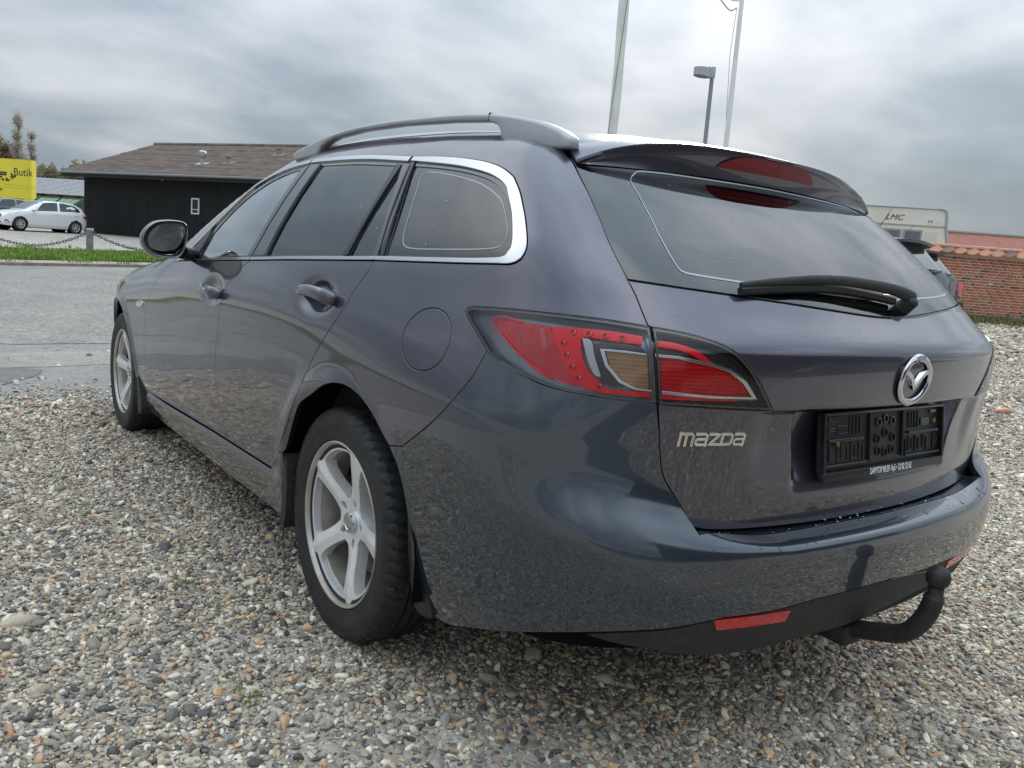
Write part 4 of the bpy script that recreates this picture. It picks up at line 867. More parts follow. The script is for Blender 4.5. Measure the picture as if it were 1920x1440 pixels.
# ---------------------------------------------------------------- roof rails
def rail(side):
    dx=np.array([(p[0],p[1]) for p in DP])
    top=[(1.06,1.376),(1.026,1.385),(.92,1.403),(.82,1.4175),(.71,1.4265),(.595,1.433),(.42,1.4335),(.26,1.430),(-.018,1.418),(-.195,1.404),(-.305,1.388),(-.40,1.368),(-.475,1.343),(-.508,1.325)]
    bot=[(-.508,1.300),(-.36,1.305),(-.262,1.325),(-.258,1.352),(-.243,1.370),(-.20,1.3835),(-.02,1.398),(.257,1.4125),(.53,1.4175),(.72,1.4105),(.776,1.402),(.83,1.388),(.86,1.36),(1.02,1.35),(1.05,1.352)]
    poly=catmull(top,.03)+line(bot,.02)
    poly=poly if area(poly)>0 else poly[::-1]
    vo,eo,fo,_,_,_=geometry.delaunay_2d_cdt([Vector(q) for q in poly],[(i,(i+1)%len(poly)) for i in range(len(poly))],[],0,1e-6)
    V=np.array([tuple(v) for v in vo]); T=np.array(fo); T=T[inpoly(V[T].mean(1),poly)]
    bm=bmesh.new(); yv=.586-.012*sst(.35,.5,-V[:,0])+.012*sst(.8,1.1,V[:,0])
    vs_=[bm.verts.new((x,(y-.019),z)) for (x,z),y in zip(V,yv)]
    for t in T: bm.faces.new([vs_[i] for i in t])
    r=bmesh.ops.extrude_face_region(bm,geom=bm.faces[:])
    for v in r['geom']:
        if isinstance(v,bmesh.types.BMVert): v.co.y+=.038
    bmesh.ops.recalc_face_normals(bm,faces=bm.faces[:])
    ed=[e for e in bm.edges if len(e.link_faces)==2 and e.calc_face_angle()>R(50)]
    bmesh.ops.bevel(bm,geom=ed,offset=.0085,segments=3,affect='EDGES',profile=.5)
    if side<0:
        for v in bm.verts: v.co.y*=-1
        bmesh.ops.reverse_faces(bm,faces=bm.faces[:])
    me=bpy.data.meshes.new('roof_rail'); bm.to_mesh(me); bm.free()
    me.polygons.foreach_set('use_smooth',[True]*len(me.polygons)); me.set_sharp_from_angle(angle=R(40))
    o=link('roof_rail',me,mat('rail_silver',(.40,.41,.43),.38,.35,.2),car)
    # joint ring in the rail
    j=MB().box(-.2070,-.2058,*sorted((side*(.586-.0194),side*(.586+.0194))),1.384,1.4035); j.build('rail_joint',BLK,o,False,None)
rail(1); rail(-1)
# ---------------------------------------------------------------- spoiler
def spoiler():
    ys=np.sin(np.linspace(-PI/2,PI/2,81)); V=[]; sec=9
    for t in ys:
        ya=abs(t)
        yt=.5855*t
        xe=-.620+.285*yt*yt; ze=1.347-.074*abs(t)**4
        # front edge on the roof, trailing edge, lower edge on the screen
        xf=-.468; 
        pf=surfR(np.array([[xf,t*.5665]]),Fb)[0]
        kick=.012*(1-ya**4)
        row=[]
        zl=1.282-.015*ya**2; 
        pl_=root(Ftail,np.array([[-.3,yt*1.0,zl]]),np.array([[-1.,0,0]]))[0]
        te=np.array([min(xe,pl_[0]-.003),yt,max(ze,zl+.004)])
        for k in range(5):
            s=k/4; p=pf*(1-s)+te*s; p[2]+=.010*math.sin(PI*s)*(1-ya**6)+.003; row.append(p)
        row.append(te+np.array([-.001,0,-.003]))
        for k in (.33,.66,1.): 
            p=te*(1-k)+pl_*k+np.array([.004*math.sin(PI*k),0,-.006*(1-k)]); row.append(p)
        V+=row
    m=9; F=[(i*m+j,(i+1)*m+j,(i+1)*m+j+1,i*m+j+1) for i in range(len(ys)-1) for j in range(m-1)]
    F+=[tuple(range(m)),tuple((len(ys)-1)*m+j for j in range(m))[::-1]]
    o=mesh('roof_spoiler',V,[f[::-1] for f in F],PAINT,car,True,38)
    return o
spo=spoiler()
# high brake light set into the rear face of the spoiler
bl=MB(); n=25; V=[]
for k in range(n):
    y=-.20+.40*k/(n-1); e=max(0,1-(abs(y)/.20)**5)
    for zz in (1.306,1.306+.034*e):
        V.append((-.6200+.285*y*y-.0065+(1.341-zz)*.56,y,zz-.010*abs(y/.5)**3))
bl.add(V,[(2*i,2*i+1,2*i+3,2*i+2) for i in range(n-1)]); bl.build('high_brake_light',mat('dark_red_lens',(.22,.005,.011),.3,coat=.2,spec=.3),spo)
nz=MB().ell((-.575,-.30,1.322),(.010,.010,.008),10,6); nz.build('washer_nozzle',BLK,spo)
# ---------------------------------------------------------------- rear wiper
def wiper():
    pts=[(1.772,1.010),(1.715,1.019),(1.635,1.027),(1.533,1.034),(1.436,1.034),(1.325,1.027),(1.205,1.018)]
    P=ony(catmull(pts,.02),0,'C',Ftail); n=len(P); off=np.interp(np.linspace(0,1,n),[0,.15,.5,.8,1],[.030,.034,.028,.022,.018])
    Nn=normals(P,Ftail); w_=np.interp(np.linspace(0,1,n),[0,.06,.12,.5,.8,1],[.011,.012,.0105,.0085,.0065,.005])
    a=MB(); a.tube([tuple(p+q*o) for p,q,o in zip(P,Nn,off)],[float(x) for x in w_],8,up=(0,0,1),sx=.8,sy=1.25)
    arm=a.build('rear_wiper',BLKM,car,True,50)
    P2=ony(catmull([(u,z-.006) for u,z in pts[1:]],.02),.010,'C',Ftail); b=MB(); b.tube([tuple(p) for p in P2],.0075,6,up=(0,0,1),sx=1.2,sy=1.3); b.build('wiper_blade',mat('wiper_rubber',(.01,.01,.01),.5),arm)
    p,nn=on(1.764,1.006,.016,'C',Ftail); q=nn.to_track_quat('Z','Y').to_matrix().to_4x4(); q.translation=p
    c=MB().lathe([(-.02,.019),(.012,.018),(.018,.012),(.019,.001)],18,'z'); c.v=[tuple(q@Vector(v)) for v in c.v]; c.build('wiper_pivot',BLKM,arm)
wiper()
# screen heating lines and frit line
HEAT=mat('heating_line',(.42,.43,.43),.5)
hm=MB()
for k in range(15):
    z=1.236-.0132*k; ul=np.interp(z,[1.04,1.245],[1.075,.985]); us_=np.linspace(ul,2*UC-ul,60)
    A=ony([(u,z+.0005) for u in us_],-.0042,'C',Ftail); B=ony([(u,z-.0005) for u in us_],-.0042,'C',Ftail)
    hm.add(np.concatenate([A,B]).tolist(),[(i,i+1,61+i,60+i) for i in range(59)])
hm.build('heating_lines',HEAT,car,False,None)['kind']='stuff'
rl=TR['rearline'][::-1]; lft=[(.985,1.268)]+[(.945,1.258),(.922,1.244),(.957,1.214),(1.002,1.159),(1.026,1.11),(1.048,1.07),(1.062,1.052),(1.10,1.046)]
full=[(UC,1.276),(1.2,1.272)]+lft+[(1.35,1.034),(UC,1.022),(2*UC-1.35,1.034)]+[(2*UC-u,z) for u,z in lft[::-1]]+[(2*UC-1.2,1.272),(UC,1.276)]
ribbon('frit_line',full,.0042,FRIT,car,-.0012,'C',Ftail)
# ---------------------------------------------------------------- badges, number-plate carrier
BADGE=mat('badge_chrome',(.66,.66,.67),.10,1.)
def stroke_letters():
    # five stylised letters drawn as strokes on a 5-unit grid (x along, y up)
    s=.16
    L_={'m':[[(0,0),(.12,1)],[(.1,.94),(1.02,.94),(1.12,.8),(1.04,0)],[(.56,.94),(.5,0)]],
        'a':[[(.12,.94),(.86,.94),(.98,.8),(.88,0)],[(.92,.52),(.18,.52),(.06,.40),(.04,.14),(.14,.04),(.88,.04)]],
        'z':[[(.1,.94),(.98,.94),(.02,.06),(.9,.06)]],
        'D':[[(.1,.94),(.84,.94),(.98,.78),(.90,.2),(.76,.06),(0,.06)],[(.1,.94),(0,.06)]]}
    x=0; segs=[]
    for ch,wd in (('m',1.3),('a',1.14),('z',1.10),('D',1.14),('a',1.1)):
        segs+=[[(px+x,py) for px,py in st] for st in L_[ch]]; x+=wd
    return segs,x
def badge_text():
    segs,W_=stroke_letters(); u0_,u1_=1.0385,1.1875; z0_,z1_=.7265,.7495
    b=MB()
    for st in segs:
        pts=line([(u0_+(u1_-u0_)*x/W_,z0_+(z1_-z0_)*y) for x,y in st],.006)
        P=ony(pts,.002,'C',Ftail); Nn=normals(P,Ftail); hw=.0036
        T=np.gradient(P,axis=0); T/=np.linalg.norm(T,axis=1,keepdims=True); B=np.cross(Nn,T)
        # extend ends by half a stroke
        P[0]-=T[0]*hw*.9; P[-1]+=T[-1]*hw*.9
        V=[]
        for p,q,n in zip(P,B,Nn): V+=[p+q*hw-n*.002,p+q*hw*.75+n*.0025,p-q*hw*.75+n*.0025,p-q*hw-n*.002]
        m=len(P); b.add([tuple(v) for v in V],[(4*i+j,4*i+j+1,4*i+j+5,4*i+j+4) for i in range(m-1) for j in range(3)]+[(0,1,2,3),(4*m-1,4*m-2,4*m-3,4*m-4)])
    b.build('maker_name',BADGE,car,False,None)
badge_text()
def emblem():
    uc,zc_,ru,rz=1.6735,.8525,.0655,.0555
    b=MB(); n=48; V=[];k_=6
    for i in range(n):
        a=2*PI*i/n
        for j in range(k_):
            q=2*PI*j/k_; d=.0075*math.cos(q); o=.005*math.sin(q)+.006
            V.append(tuple(ony([(uc+(ru-.006+d)*math.cos(a),zc_+(rz-.006+d)*math.sin(a))],o,'C',Ftail)[0]))
    b.add(V,[(i*k_+j,i*k_+(j+1)%k_,((i+1)%n)*k_+(j+1)%k_,((i+1)%n)*k_+j) for i in range(n) for j in range(k_)])
    # two wings meeting in a V
    for s in (1,-1):
        spine=catmull([(.96,.44),(.66,.34),(.38,.16),(.14,-.14),(.02,-.42)],.05); wd=np.interp(np.linspace(0,1,len(spine)),[0,.35,.75,1],[.19,.17,.15,.03])
        t=np.gradient(np.array(spine),axis=0); t/=np.linalg.norm(t,axis=1,keepdims=True); nn=np.stack([-t[:,1],t[:,0]],-1)
        V=[]
        for (x,y),w_,n2 in zip(spine,wd,nn):
            for e,o in ((1,.001),(.55,.008),(-.55,.008),(-1,.001)):
                V.append(tuple(ony([(uc-s*(x+n2[0]*w_*e)*(ru-.006),zc_+(y+n2[1]*w_*e)*(rz-.006))],o,'C',Ftail)[0]))
        m=len(spine); f=[(4*i+j,4*i+j+1,4*i+j+5,4*i+j+4) for i in range(m-1) for j in range(3)]+[(0,1,2,3),(4*m-1,4*m-2,4*m-3,4*m-4)]
        b.add(V,f)
    em=b.build('emblem',BADGE,car,True,50)
    disc=[(uc+(ru-.008)*math.cos(a),zc_+(rz-.008)*math.sin(a)) for a in np.linspace(0,2*PI,32,endpoint=False)]
    panel('emblem_back',disc,mat('emblem_ground',(.012,.013,.02),.15,coat=1.),em,both=False,Fn=Ftail,off=.0015,gap=0,depth=.002,grid=.02)
    # raised body-colour collar behind the badge
emblem()
def carrier():
    t=empty('number_plate_carrier',(-.997,-.006,.716),0,car); t.rotation_euler=(0,R(6.5),0)
    t.scale=(1,.965,1)
    # local frame: y across, z up, -x outward
    c=MB(); c.bbox((.004,0,.0),(.010,.522,.128),.003); 
    o=c.build('carrier_plate',BLK,t)
    b=MB()
    def rb(y0,y1,z0,z1,h=.0035): b.bbox((-.001-h/2,(y0+y1)/2,(z0+z1)/2),(h,abs(y1-y0),abs(z1-z0)),.0015)
    # outer frame
    rb(-.261,-.255,-.064,.064,.012); rb(.255,.261,-.064,.064,.012); rb(-.255,.255,.058,.064,.012)
    for s in (1,-1):
        y=lambda v: s*v
        for v in (.105,.119,.133,.147): rb(y(v),y(v+.004),.012,.052)
        rb(y(.205),y(.235),.022,.030); rb(y(.205),y(.235),.044,.052); rb(y(.10),y(.24),.000,.006,.008)
        for i,v in enumerate((.090,.106,.122,.138,.154,.176,.192,.226,.24)): rb(y(v),y(v+.005),-.046+(i%3)*.004,-.012+(i%2)*.006)
        rb(y(.070),y(.074),-.05,.055,.008); rb(y(.16),y(.20),.016,.034,.004)
        rb(y(.085),y(.25),-.052,-.048,.008)
    for (yy,zz) in ((.03,.034),(-.03,.034),(0,.040),(0,.008),(.034,-.004),(-.034,-.004),(.03,-.032),(-.03,-.032),(0,-.036)):
        n=14; r1,r2=.011,.0075
        V=[(-.0045,yy+r*math.cos(2*PI*k/n),zz+r*math.sin(2*PI*k/n)) for k in range(n) for r in (r1,r2)]+[(0,yy+r*math.cos(2*PI*k/n),zz+r*math.sin(2*PI*k/n)) for k in range(n) for r in (r1,r2)]
        b.add(V,[(2*k,2*k+1,(2*k+3)%(2*n),(2*k+2)%(2*n)) for k in range(n)]+[(2*k,(2*k+2)%(2*n),2*n+(2*k+2)%(2*n),2*n+2*k) for k in range(n)])
    b.build('carrier_ribs',GLOSSB,o,False,None)['kind']='stuff'
    for (yy,zz) in ((.205,-.004),(-.215,.026)):
        MB().lathe([(-.010,.0001),(-.010,.006),(-.002,.007)],10,'x',(0,yy,zz)).build('screw',mat('brass_screw',(.30,.17,.06),.4,.8),o)
    l=MB(); l.bbox((-.004,0,-.073),(.018,.524,.021),.004); lo_=l.build('carrier_strip',BLK,t)
    me=text_mesh('DAMTOP BILER ApS \u2022 52 82 32 62',.0205,.0006,.62,'dealer_lettering'); o2=link('dealer_lettering',me,mat('print_white',(.72,.72,.72),.5),lo_)
    o2.matrix_basis=Matrix(((0,0,-1,-.0135),(-1,0,0,-.012),(0,1,0,-.0735),(0,0,0,1)))
carrier()
# ---------------------------------------------------------------- tow bar
tb=MB(); tb.tube(catmull([(-.80,0,.235),(-.93,0,.238),(-1.0,0,.252),(-1.055,0,.268),(-1.11,0,.288),(-1.142,0,.325),(-1.158,0,.362),(-1.164,0,.395)],.02),.0215,14,up=(0,1,0)); tb.tube([(-1.164,0,.395),(-1.165,0,.402),(-1.165,0,.418)],[.0215,.0165,.0165],14,up=(0,1,0))
tb.ell((-1.166,0,.440),(.0255,.0255,.0255),20,14); tb.bbox((-.955,0,.236),(.09,.075,.05),.01)
tb.build('tow_bar',mat('tow_bar_black',(.014,.014,.014),.6,fn=varied((.010,.010,.010),(.03,.028,.026),45,bumps=.2,bd=.001)),car,True,45)
# ---------------------------------------------------------------- mud flaps
def flap(x,zt,zb,side,front=False):
    if front: q=[(x+.0,zt),(x-.03,zt-.1),(x-.06,zb+.02),(x-.03,zb),(x+.015,zb)]
    else: q=[(x,zt),(x-.028,zt-.07),(x-.048,zt-.14),(x-.070,zb+.012),(x-.04,zb-.004),(x+.010,zb),(x+.008,zt-.12)]
    q=catmull(q,.02); n=len(q); b=MB(); yo=.876 if not front else .855
    V=[(a,side*(yo-.055*max(0,(.42-z))/.26*(0 if front else 1)),z) for a,z in q]+[(a,side*.62,z) for a,z in q]
    b.add(V,[tuple(range(n)),tuple(range(2*n-1,n-1,-1))]+[(i,n+i,n+(i+1)%n,(i+1)%n) for i in range(n)]); b.build('mud_flap',BLKM,car,True,30)
for s in (1,-1): flap(-.392,.468,.222,s)
for s in (1,-1):
    b=MB()
    q=catmull([(2.335,.425),(2.31,.36),(2.27,.28),(2.235,.205),(2.26,.175),(2.31,.175),(2.33,.25),(2.345,.34)],.02); n=len(q)
    b.add([(x,s*.872,z) for x,z in q]+[(x,s*.66,z) for x,z in q],[tuple(range(n)),tuple(range(2*n-1,n-1,-1))]+[(i,n+i,n+(i+1)%n,(i+1)%n) for i in range(n)]); b.build('mud_flap',BLKM,car,True,30)
    b=MB(); q=catmull([(.338,.428),(.365,.410),(.352,.30),(.352,.21),(.33,.20),(.315,.30),(.322,.40)],.02); n=len(q)
    b.add([(x,s*.884,z) for x,z in q]+[(x,s*.66,z) for x,z in q],[tuple(range(n)),tuple(range(2*n-1,n-1,-1))]+[(i,n+i,n+(i+1)%n,(i+1)%n) for i in range(n)]); b.build('mud_flap',BLKM,car,True,30)
# ---------------------------------------------------------------- door handles, mirror, indicator
for s in (1,-1):
    for (cx,cz) in ((.1675,.912),(1.058,.858)):
        pts=[(-.112,.001,.004),(-.095,.001,.026),(-.05,.003,.036),(.0,.003,.040),(.05,.000,.040),(.085,-.003,.036),(.108,-.006,.020),(.112,-.006,.002)]
        P=[];

        A=np.array(pts); k=np.linspace(0,len(pts)-1,26); X=np.interp(k,range(len(pts)),A[:,0]); Zz=np.interp(k,range(len(pts)),A[:,1]); O_=np.interp(k,range(len(pts)),A[:,2])
        B=ony([(-(cx-x),cz+z) for x,z in zip(X,Zz)],0.,'C',Fb); Nn=normals(B,Fb); B=B+Nn*(O_[:,None]-.006)
        if s<0: B=B*[1,-1,1]
        b=MB(); rr=np.interp(np.linspace(0,1,26),[0,.12,.4,.75,.93,1],[.010,.013,.0155,.019,.017,.010]); b.tube([tuple(p) for p in B],[float(r) for r in rr],14,up=(0,0,1),sx=.62,sy=1.)
        h=b.build('door_handle',PAINT,car,True,60)
        if cx>1 and s>0:
            c=Vector(B[14])+Vector((0,.0115,.001)); MB().lathe([(0,.0001),(0,.0045),(-.004,.005)],12,'y',tuple(c)).build('key_lock',CHROME,h)
def mirror(s):
    t=empty('wing_mirror',(1.42,.945*s,1.026),0,car)
    out=[(.098,-.006),(.088,.030),(.060,.058),(.020,.069),(-.030,.070),(-.050,.060),(-.054,.025),(-.046,-.03),(-.028,-.058),(.004,-.066),(.060,-.060),(.086,-.040)]
    loop=catmull(out,.012,closed=True); n=len(loop)
    b=MB(); V=[]; lv=[(.0,.97),(-.004,1.03),(.004,1.08),(.03,1.10),(.065,1.04),(.095,.88),(.115,.62),(.124,.30),(.126,.02)]
    for x,sc in lv:
        for (y,z) in loop: V.append((x+.35*max(0,y)*.35,s*(y*sc+.01*(1-sc)),z*sc))
    F=[(i*n+k,(i+1)*n+k,(i+1)*n+(k+1)%n,i*n+(k+1)%n) for i in range(len(lv)-1) for k in range(n)]
    if s<0: F=[f[::-1] for f in F]
    b.add(V,F); b.build('mirror_housing',PAINT,t,True,50)
    g=MB(); V=[(.004+.35*max(0,y)*.35-.30*z-.10*y,s*y*.88,z*.88) for y,z in loop]; g.add(V,[tuple(range(n))]); mg=g.build('mirror_glass',mat('mirror',(.50,.58,.63),.12,1.),t,False,None)
    g=MB(); V=[(.0+.35*max(0,y)*.35,s*y*sc,z*sc) for sc in (1.0,.87) for y,z in loop]; g.add(V,[(k,(k+1)%n,n+(k+1)%n,n+k) for k in range(n)]); g.build('mirror_rim',BLK,t,True,50)
    k=MB(); k.tube(catmull([(.03,s*-.045,-.045),(.05,s*-.08,-.052),(.075,s*-.115,-.056)],.02),[.030]*8 if False else .026,12,sx=1.3); k.build('mirror_arm',BLK,t)
mirror(1); mirror(-1)
strip('mirror_base',line([(-1.425,.975),(-1.432,1.052),(-1.462,1.085),(-1.60,.968)],.02),BLK,.004)
ind=catmull([(-2.262,.7135),(-2.20,.729),(-2.125,.729),(-2.123,.717),(-2.19,.702),(-2.24,.704)],.01,closed=True)
panel('side_indicator',ind,mat('white_lens',(.62,.62,.60),.15,coat=1.),car,off=.006,gap=0,depth=.008,grid=.012)
# ---------------------------------------------------------------- cabin
INT=mat('cabin_trim',(.022,.022,.024),.8); SEAT=mat('seat_cloth',(.035,.035,.038),.9); PALE=mat('pale_headlining',(.30,.29,.27),.9)
cb=MB(); cb.box(-.80,2.0,-.76,.76,.33,.42); cb.box(1.45,2.05,-.74,.74,.42,.86); 
for s in (1,-1): cb.box(-.65,1.5,s*.70,s*.76,.40,.955)
cb.box(-.72,-.15,-.70,.70,.40,.86)
cb.build('cabin_floor',INT,car,False,None)
for y in (.37,-.37):
    t=empty('seat',(.95,y,.42),0,car)
    MB().bbox((0,0,.14),(.50,.50,.16),.05).build('seat_cushion',SEAT,t); 
    M_=Matrix.Translation((-.28,0,.20))@Matrix.Rotation(R(-14),4,'Y'); MB().bbox((0,0,.28),(.12,.48,.60),.05,M_).build('seat_back',SEAT,t)
    MB().bbox((-.02,0,.66),(.09,.27,.17),.04,M_).build('headrest',SEAT,t)
t=empty('rear_seat',(.05,0,.42),0,car)
MB().bbox((0,0,.14),(.50,1.28,.16),.05).build('seat_cushion',SEAT,t); M_=Matrix.Translation((-.26,0,.20))@Matrix.Rotation(R(-16),4,'Y'); MB().bbox((0,0,.26),(.12,1.28,.56),.05,M_).build('seat_back',SEAT,t)
for y in (-.38,0,.38): MB().bbox((-.02,y,.60),(.08,.24,.15),.035,M_).build('headrest',SEAT,t)
sw=MB(); n=40; C_=Vector((1.46,.37,.93)); ax=Vector((-.86,0,.5)).normalized(); e1=Vector((0,1,0)); e2=ax.cross(e1)
sw.tube([C_+(e1*math.cos(2*PI*k/n)+e2*math.sin(2*PI*k/n))*.185 for k in range(n+1)],.016,8,cap=False); sw.tube([C_+ax*-.12,C_],.03,8); sw.tube([C_-e1*.17,C_,C_+e1*.17],.02,6); sw.build('steering_wheel',INT,car)
rm_=MB().bbox((1.32,0,1.262),(.03,.24,.065),.02); rm_.build('rear_view_mirror',INT,car)
hl=ony([(x,y) for x in np.linspace(-.45,1.15,14) for y in np.linspace(-.5,.5,9)],-.03,'R',Fb)
mesh('headlining',hl.tolist(),[(i*9+j,i*9+j+1,i*9+j+10,i*9+j+9) for i in range(13) for j in range(8)],PALE,car,True)

# ---------------------------------------------------------------- rain drops left on the paint and glass
def drops():
    rs=np.random.RandomState(77); b=MB()
    def put(u,z,Fn,chart,r,off=0.):
        P=SURF[chart](np.stack([u,z],-1),Fn); n=normals(P,Fn)
        for p,q,rr in zip(P,n,r):
            M_=Vector(q).to_track_quat('Z','Y').to_matrix().to_4x4(); M_.translation=Vector(p)+Vector(q)*off; b.ell((0,0,0),(rr,rr*rs.uniform(.7,1.4),rr*.45),6,4,M_)
    n=150; put(rs.uniform(1.10,2*UC-1.10,n),rs.uniform(.020,.085,n),Fb,'T',rs.gamma(2.2,.00075,n)+.0005)
    n=380; put(rs.uniform(1.0,2*UC-1.0,n),rs.uniform(.56,.97,n),Ftail,'C',rs.gamma(2.,.00035,n)+.0004)
    n=150; put(rs.uniform(.98,2*UC-.98,n),rs.uniform(1.03,1.25,n),Ftail,'C',rs.gamma(2.,.00035,n)+.0004,-.001)
    n=240; put(rs.uniform(-.4,.9,n),rs.uniform(.70,1.02,n),Fb,'C',rs.gamma(2.,.00033,n)+.0004)
    n=110; put(rs.uniform(-.6,.55,n),rs.uniform(1.05,1.22,n),Fb,'C',rs.gamma(2.,.0003,n)+.0004,-.004)
    m=glass_mat('water',(.93,.94,.95),ior=1.5); b.build('rain_drops',m,car,True,None)['kind']='stuff'
drops()
# ---------------------------------------------------------------- the site: s runs away from the camera, l to its right
HV=Vector((math.cos(PSI),math.sin(PSI),0)); RV=Vector((math.sin(PSI),-math.cos(PSI),0)); C0=Vector((CAMP.x,CAMP.y,0))
def zt_sl(s,l):
    s=np.asarray(s,float); l=np.asarray(l,float)
    s0=14-11*sst(-1.,5.,l)
    a=s-s0; k=1.6
    soft=np.where(a>8*k,a,k*np.log1p(np.exp(np.minimum(a,8*k)/k)))
    soft=np.where(s<0,0,soft)
    z=.0295*soft
    return np.where(z>2.2,2.2+.25*(z-2.2),z)-.0295*0
def sl_of(x,y):
    dx=np.asarray(x)-C0.x; dy=np.asarray(y)-C0.y
    return dx*HV.x+dy*HV.y, dx*RV.x+dy*RV.y
def zt(x,y): s,l=sl_of(x,y); return zt_sl(s,l)
def W3(s,l,z=None):
    p=C0+HV*s+RV*l; p.z=float(zt_sl(s,l)) if z is None else z; return p
YAW=PSI   # rotation of things whose local x axis runs along s
def site(name,s,l,rz=0.,dz=0.):
    p=W3(s,l); p.z+=dz; return empty(name,p,PSI+rz)
# ---- ground sheet
def gravel_ground(nt,b):
    tc=N(nt,'ShaderNodeTexCoord')
    v=N(nt,'ShaderNodeTexVoronoi'); v.inputs['Scale'].default_value=46; nt.links.new(tc.outputs['Object'],v.inputs[0])
    n=tex_noise(nt,1.1,6,.6); n3=tex_noise(nt,.16,4,.6)
    hsv=ramp(nt,v.outputs['Color'],[(.0,(.17,.16,.15)),(.35,(.31,.285,.25)),(.65,(.43,.395,.345)),(1.,(.62,.585,.53))])
    mx=N(nt,'ShaderNodeMix',data_type='RGBA'); sand=ramp(nt,n.outputs[0],[(.35,(.29,.255,.205)),(.65,(.40,.355,.29))])
    f=ramp(nt,n3.outputs[0],[(.42,(.25,)*3),(.62,(.75,)*3)])
    nt.links.new(f,mx.inputs[0]); nt.links.new(hsv,mx.inputs[6]); nt.links.new(sand,mx.inputs[7]); nt.links.new(mx.outputs[2],b.inputs['Base Color'])
    bump(nt,b,v.outputs['Distance'],.6,-.012)
GRAVM=mat('gravel_ground',(.3,.28,.25),.95,spec=.2,fn=gravel_ground)
def ground():
    ss=np.unique(np.concatenate([np.linspace(-400,-60,8),np.linspace(-60,0,13),np.linspace(0,60,61),np.linspace(60,120,21),np.linspace(120,900,14)]))
    ls=np.unique(np.concatenate([np.linspace(-900,-60,12),np.linspace(-60,60,81),np.linspace(60,900,12)]))
    S,L_=np.meshgrid(ss,ls,indexing='ij'); Z=zt_sl(S,L_)
    X=C0.x+HV.x*S+RV.x*L_; Y=C0.y+HV.y*S+RV.y*L_; m=len(ls)
    V=np.stack([X.ravel(),Y.ravel(),Z.ravel()],-1).tolist()
    F=[(i*m+j,i*m+j+1,(i+1)*m+j+1,(i+1)*m+j) for i in range(len(ss)-1) for j in range(m-1)]
    F=[f[::-1] for f in F]
    tag(mesh('gravel_lot',V,F,GRAVM,None,True),kind='structure')
ground()
def sheet(name,poly,m,off,grid=.5,kind='structure',wob=0.):
    p=[]
    P_=line(list(poly)+[poly[0]],grid)[:-1]
    if area(P_)<0: P_=P_[::-1]
    if wob:
        r_=random.Random(3); P_=[(x+r_.gauss(0,wob),y+r_.gauss(0,wob)) for x,y in P_]
    A=np.array(P_); lo,hi=A.min(0),A.max(0); G=np.array([(x,y) for x in np.arange(lo[0]+grid/2,hi[0],grid) for y in np.arange(lo[1]+grid/2,hi[1],grid)]).reshape(-1,2)
    if len(G): G=G[inpoly(G,P_)]
    if len(G): G=G[dpoly(G,P_)>grid*.4]
    pts=P_+[tuple(q) for q in G]; n=len(P_)
    vo,eo,fo,_,_,_=geometry.delaunay_2d_cdt([Vector(q) for q in pts],[(i,(i+1)%n) for i in range(n)],[],0,1e-6)
    V=np.array([tuple(v) for v in vo]); T=np.array(fo); T=T[inpoly(V[T].mean(1),P_)]
    a,b,c=V[T[:,0]],V[T[:,1]],V[T[:,2]]; fl=((b-a)[:,0]*(c-a)[:,1]-(b-a)[:,1]*(c-a)[:,0])<0; T[fl]=T[fl][:,::-1]
    Z=zt(V[:,0],V[:,1])+off
    return tag(mesh(name,np.c_[V,Z].tolist(),T.tolist(),m,None,True),kind=kind)
def sl2xy(s,l): p=C0+HV*s+RV*l; return (p.x,p.y)
def asphalt(c1,c2,vs=150.,fine=.5):
    def fn(nt,b):
        tc=N(nt,'ShaderNodeTexCoord'); v=N(nt,'ShaderNodeTexVoronoi'); v.inputs['Scale'].default_value=vs; nt.links.new(tc.outputs['Object'],v.inputs[0])
        n=tex_noise(nt,.9,7,.65); n2=tex_noise(nt,9.,5,.6)
        r1=ramp(nt,n.outputs[0],[(.32,c1),(.68,c2)]); r2=ramp(nt,v.outputs['Color'],[(.1,(.45,)*3),(.9,(1.5,)*3)])
        m=N(nt,'ShaderNodeMix',data_type='RGBA',blend_type='MULTIPLY'); m.inputs[0].default_value=fine; nt.links.new(r1,m.inputs[6]); nt.links.new(r2,m.inputs[7])
        m2=N(nt,'ShaderNodeMix',data_type='RGBA',blend_type='MULTIPLY'); m2.inputs[0].default_value=.45; nt.links.new(m.outputs[2],m2.inputs[6]); nt.links.new(ramp(nt,n2.outputs[0],[(.3,(.7,)*3),(.7,(1.25,)*3)]),m2.inputs[7])
        nt.links.new(m2.outputs[2],b.inputs['Base Color']); bump(nt,b,v.outputs['Distance'],.5,.004)
    return fn
ROADM=mat('old_asphalt',(.25,.24,.22),.9,fn=asphalt((.185,.175,.158),(.27,.255,.228),42.,.85))
ROADN=mat('smooth_asphalt',(.2,.2,.2),.85,fn=asphalt((.18,.172,.158),(.25,.238,.215),90.,.6))
CONC=mat('worn_concrete',(.35,.33,.3),.9,fn=asphalt((.21,.198,.175),(.30,.28,.245),60.,.4))
PATCH=mat('asphalt_patch',(.12,.12,.12),.9,fn=asphalt((.125,.122,.118),(.165,.16,.155),150.,.5))
K0=sl2xy(17.9,-11.35); K1=sl2xy(20.8,-9.43); kd=Vector((K1[0]-K0[0],K1[1]-K0[1])).normalized(); kn=Vector((-kd.y,kd.x)); 
if kn.x<0: kn=-kn
def kp(a,b): return (K0[0]+kd.x*a+kn.x*b,K0[1]+kd.y*a+kn.y*b)
edge=[(3.45,14.),(3.38,6.),(3.33,3.2),(3.30,1.9),(3.36,1.45),(3.40,1.1),(3.26,.75),(3.22,.2),(3.3,-1.),(3.25,-4.),(3.2,-13.)]
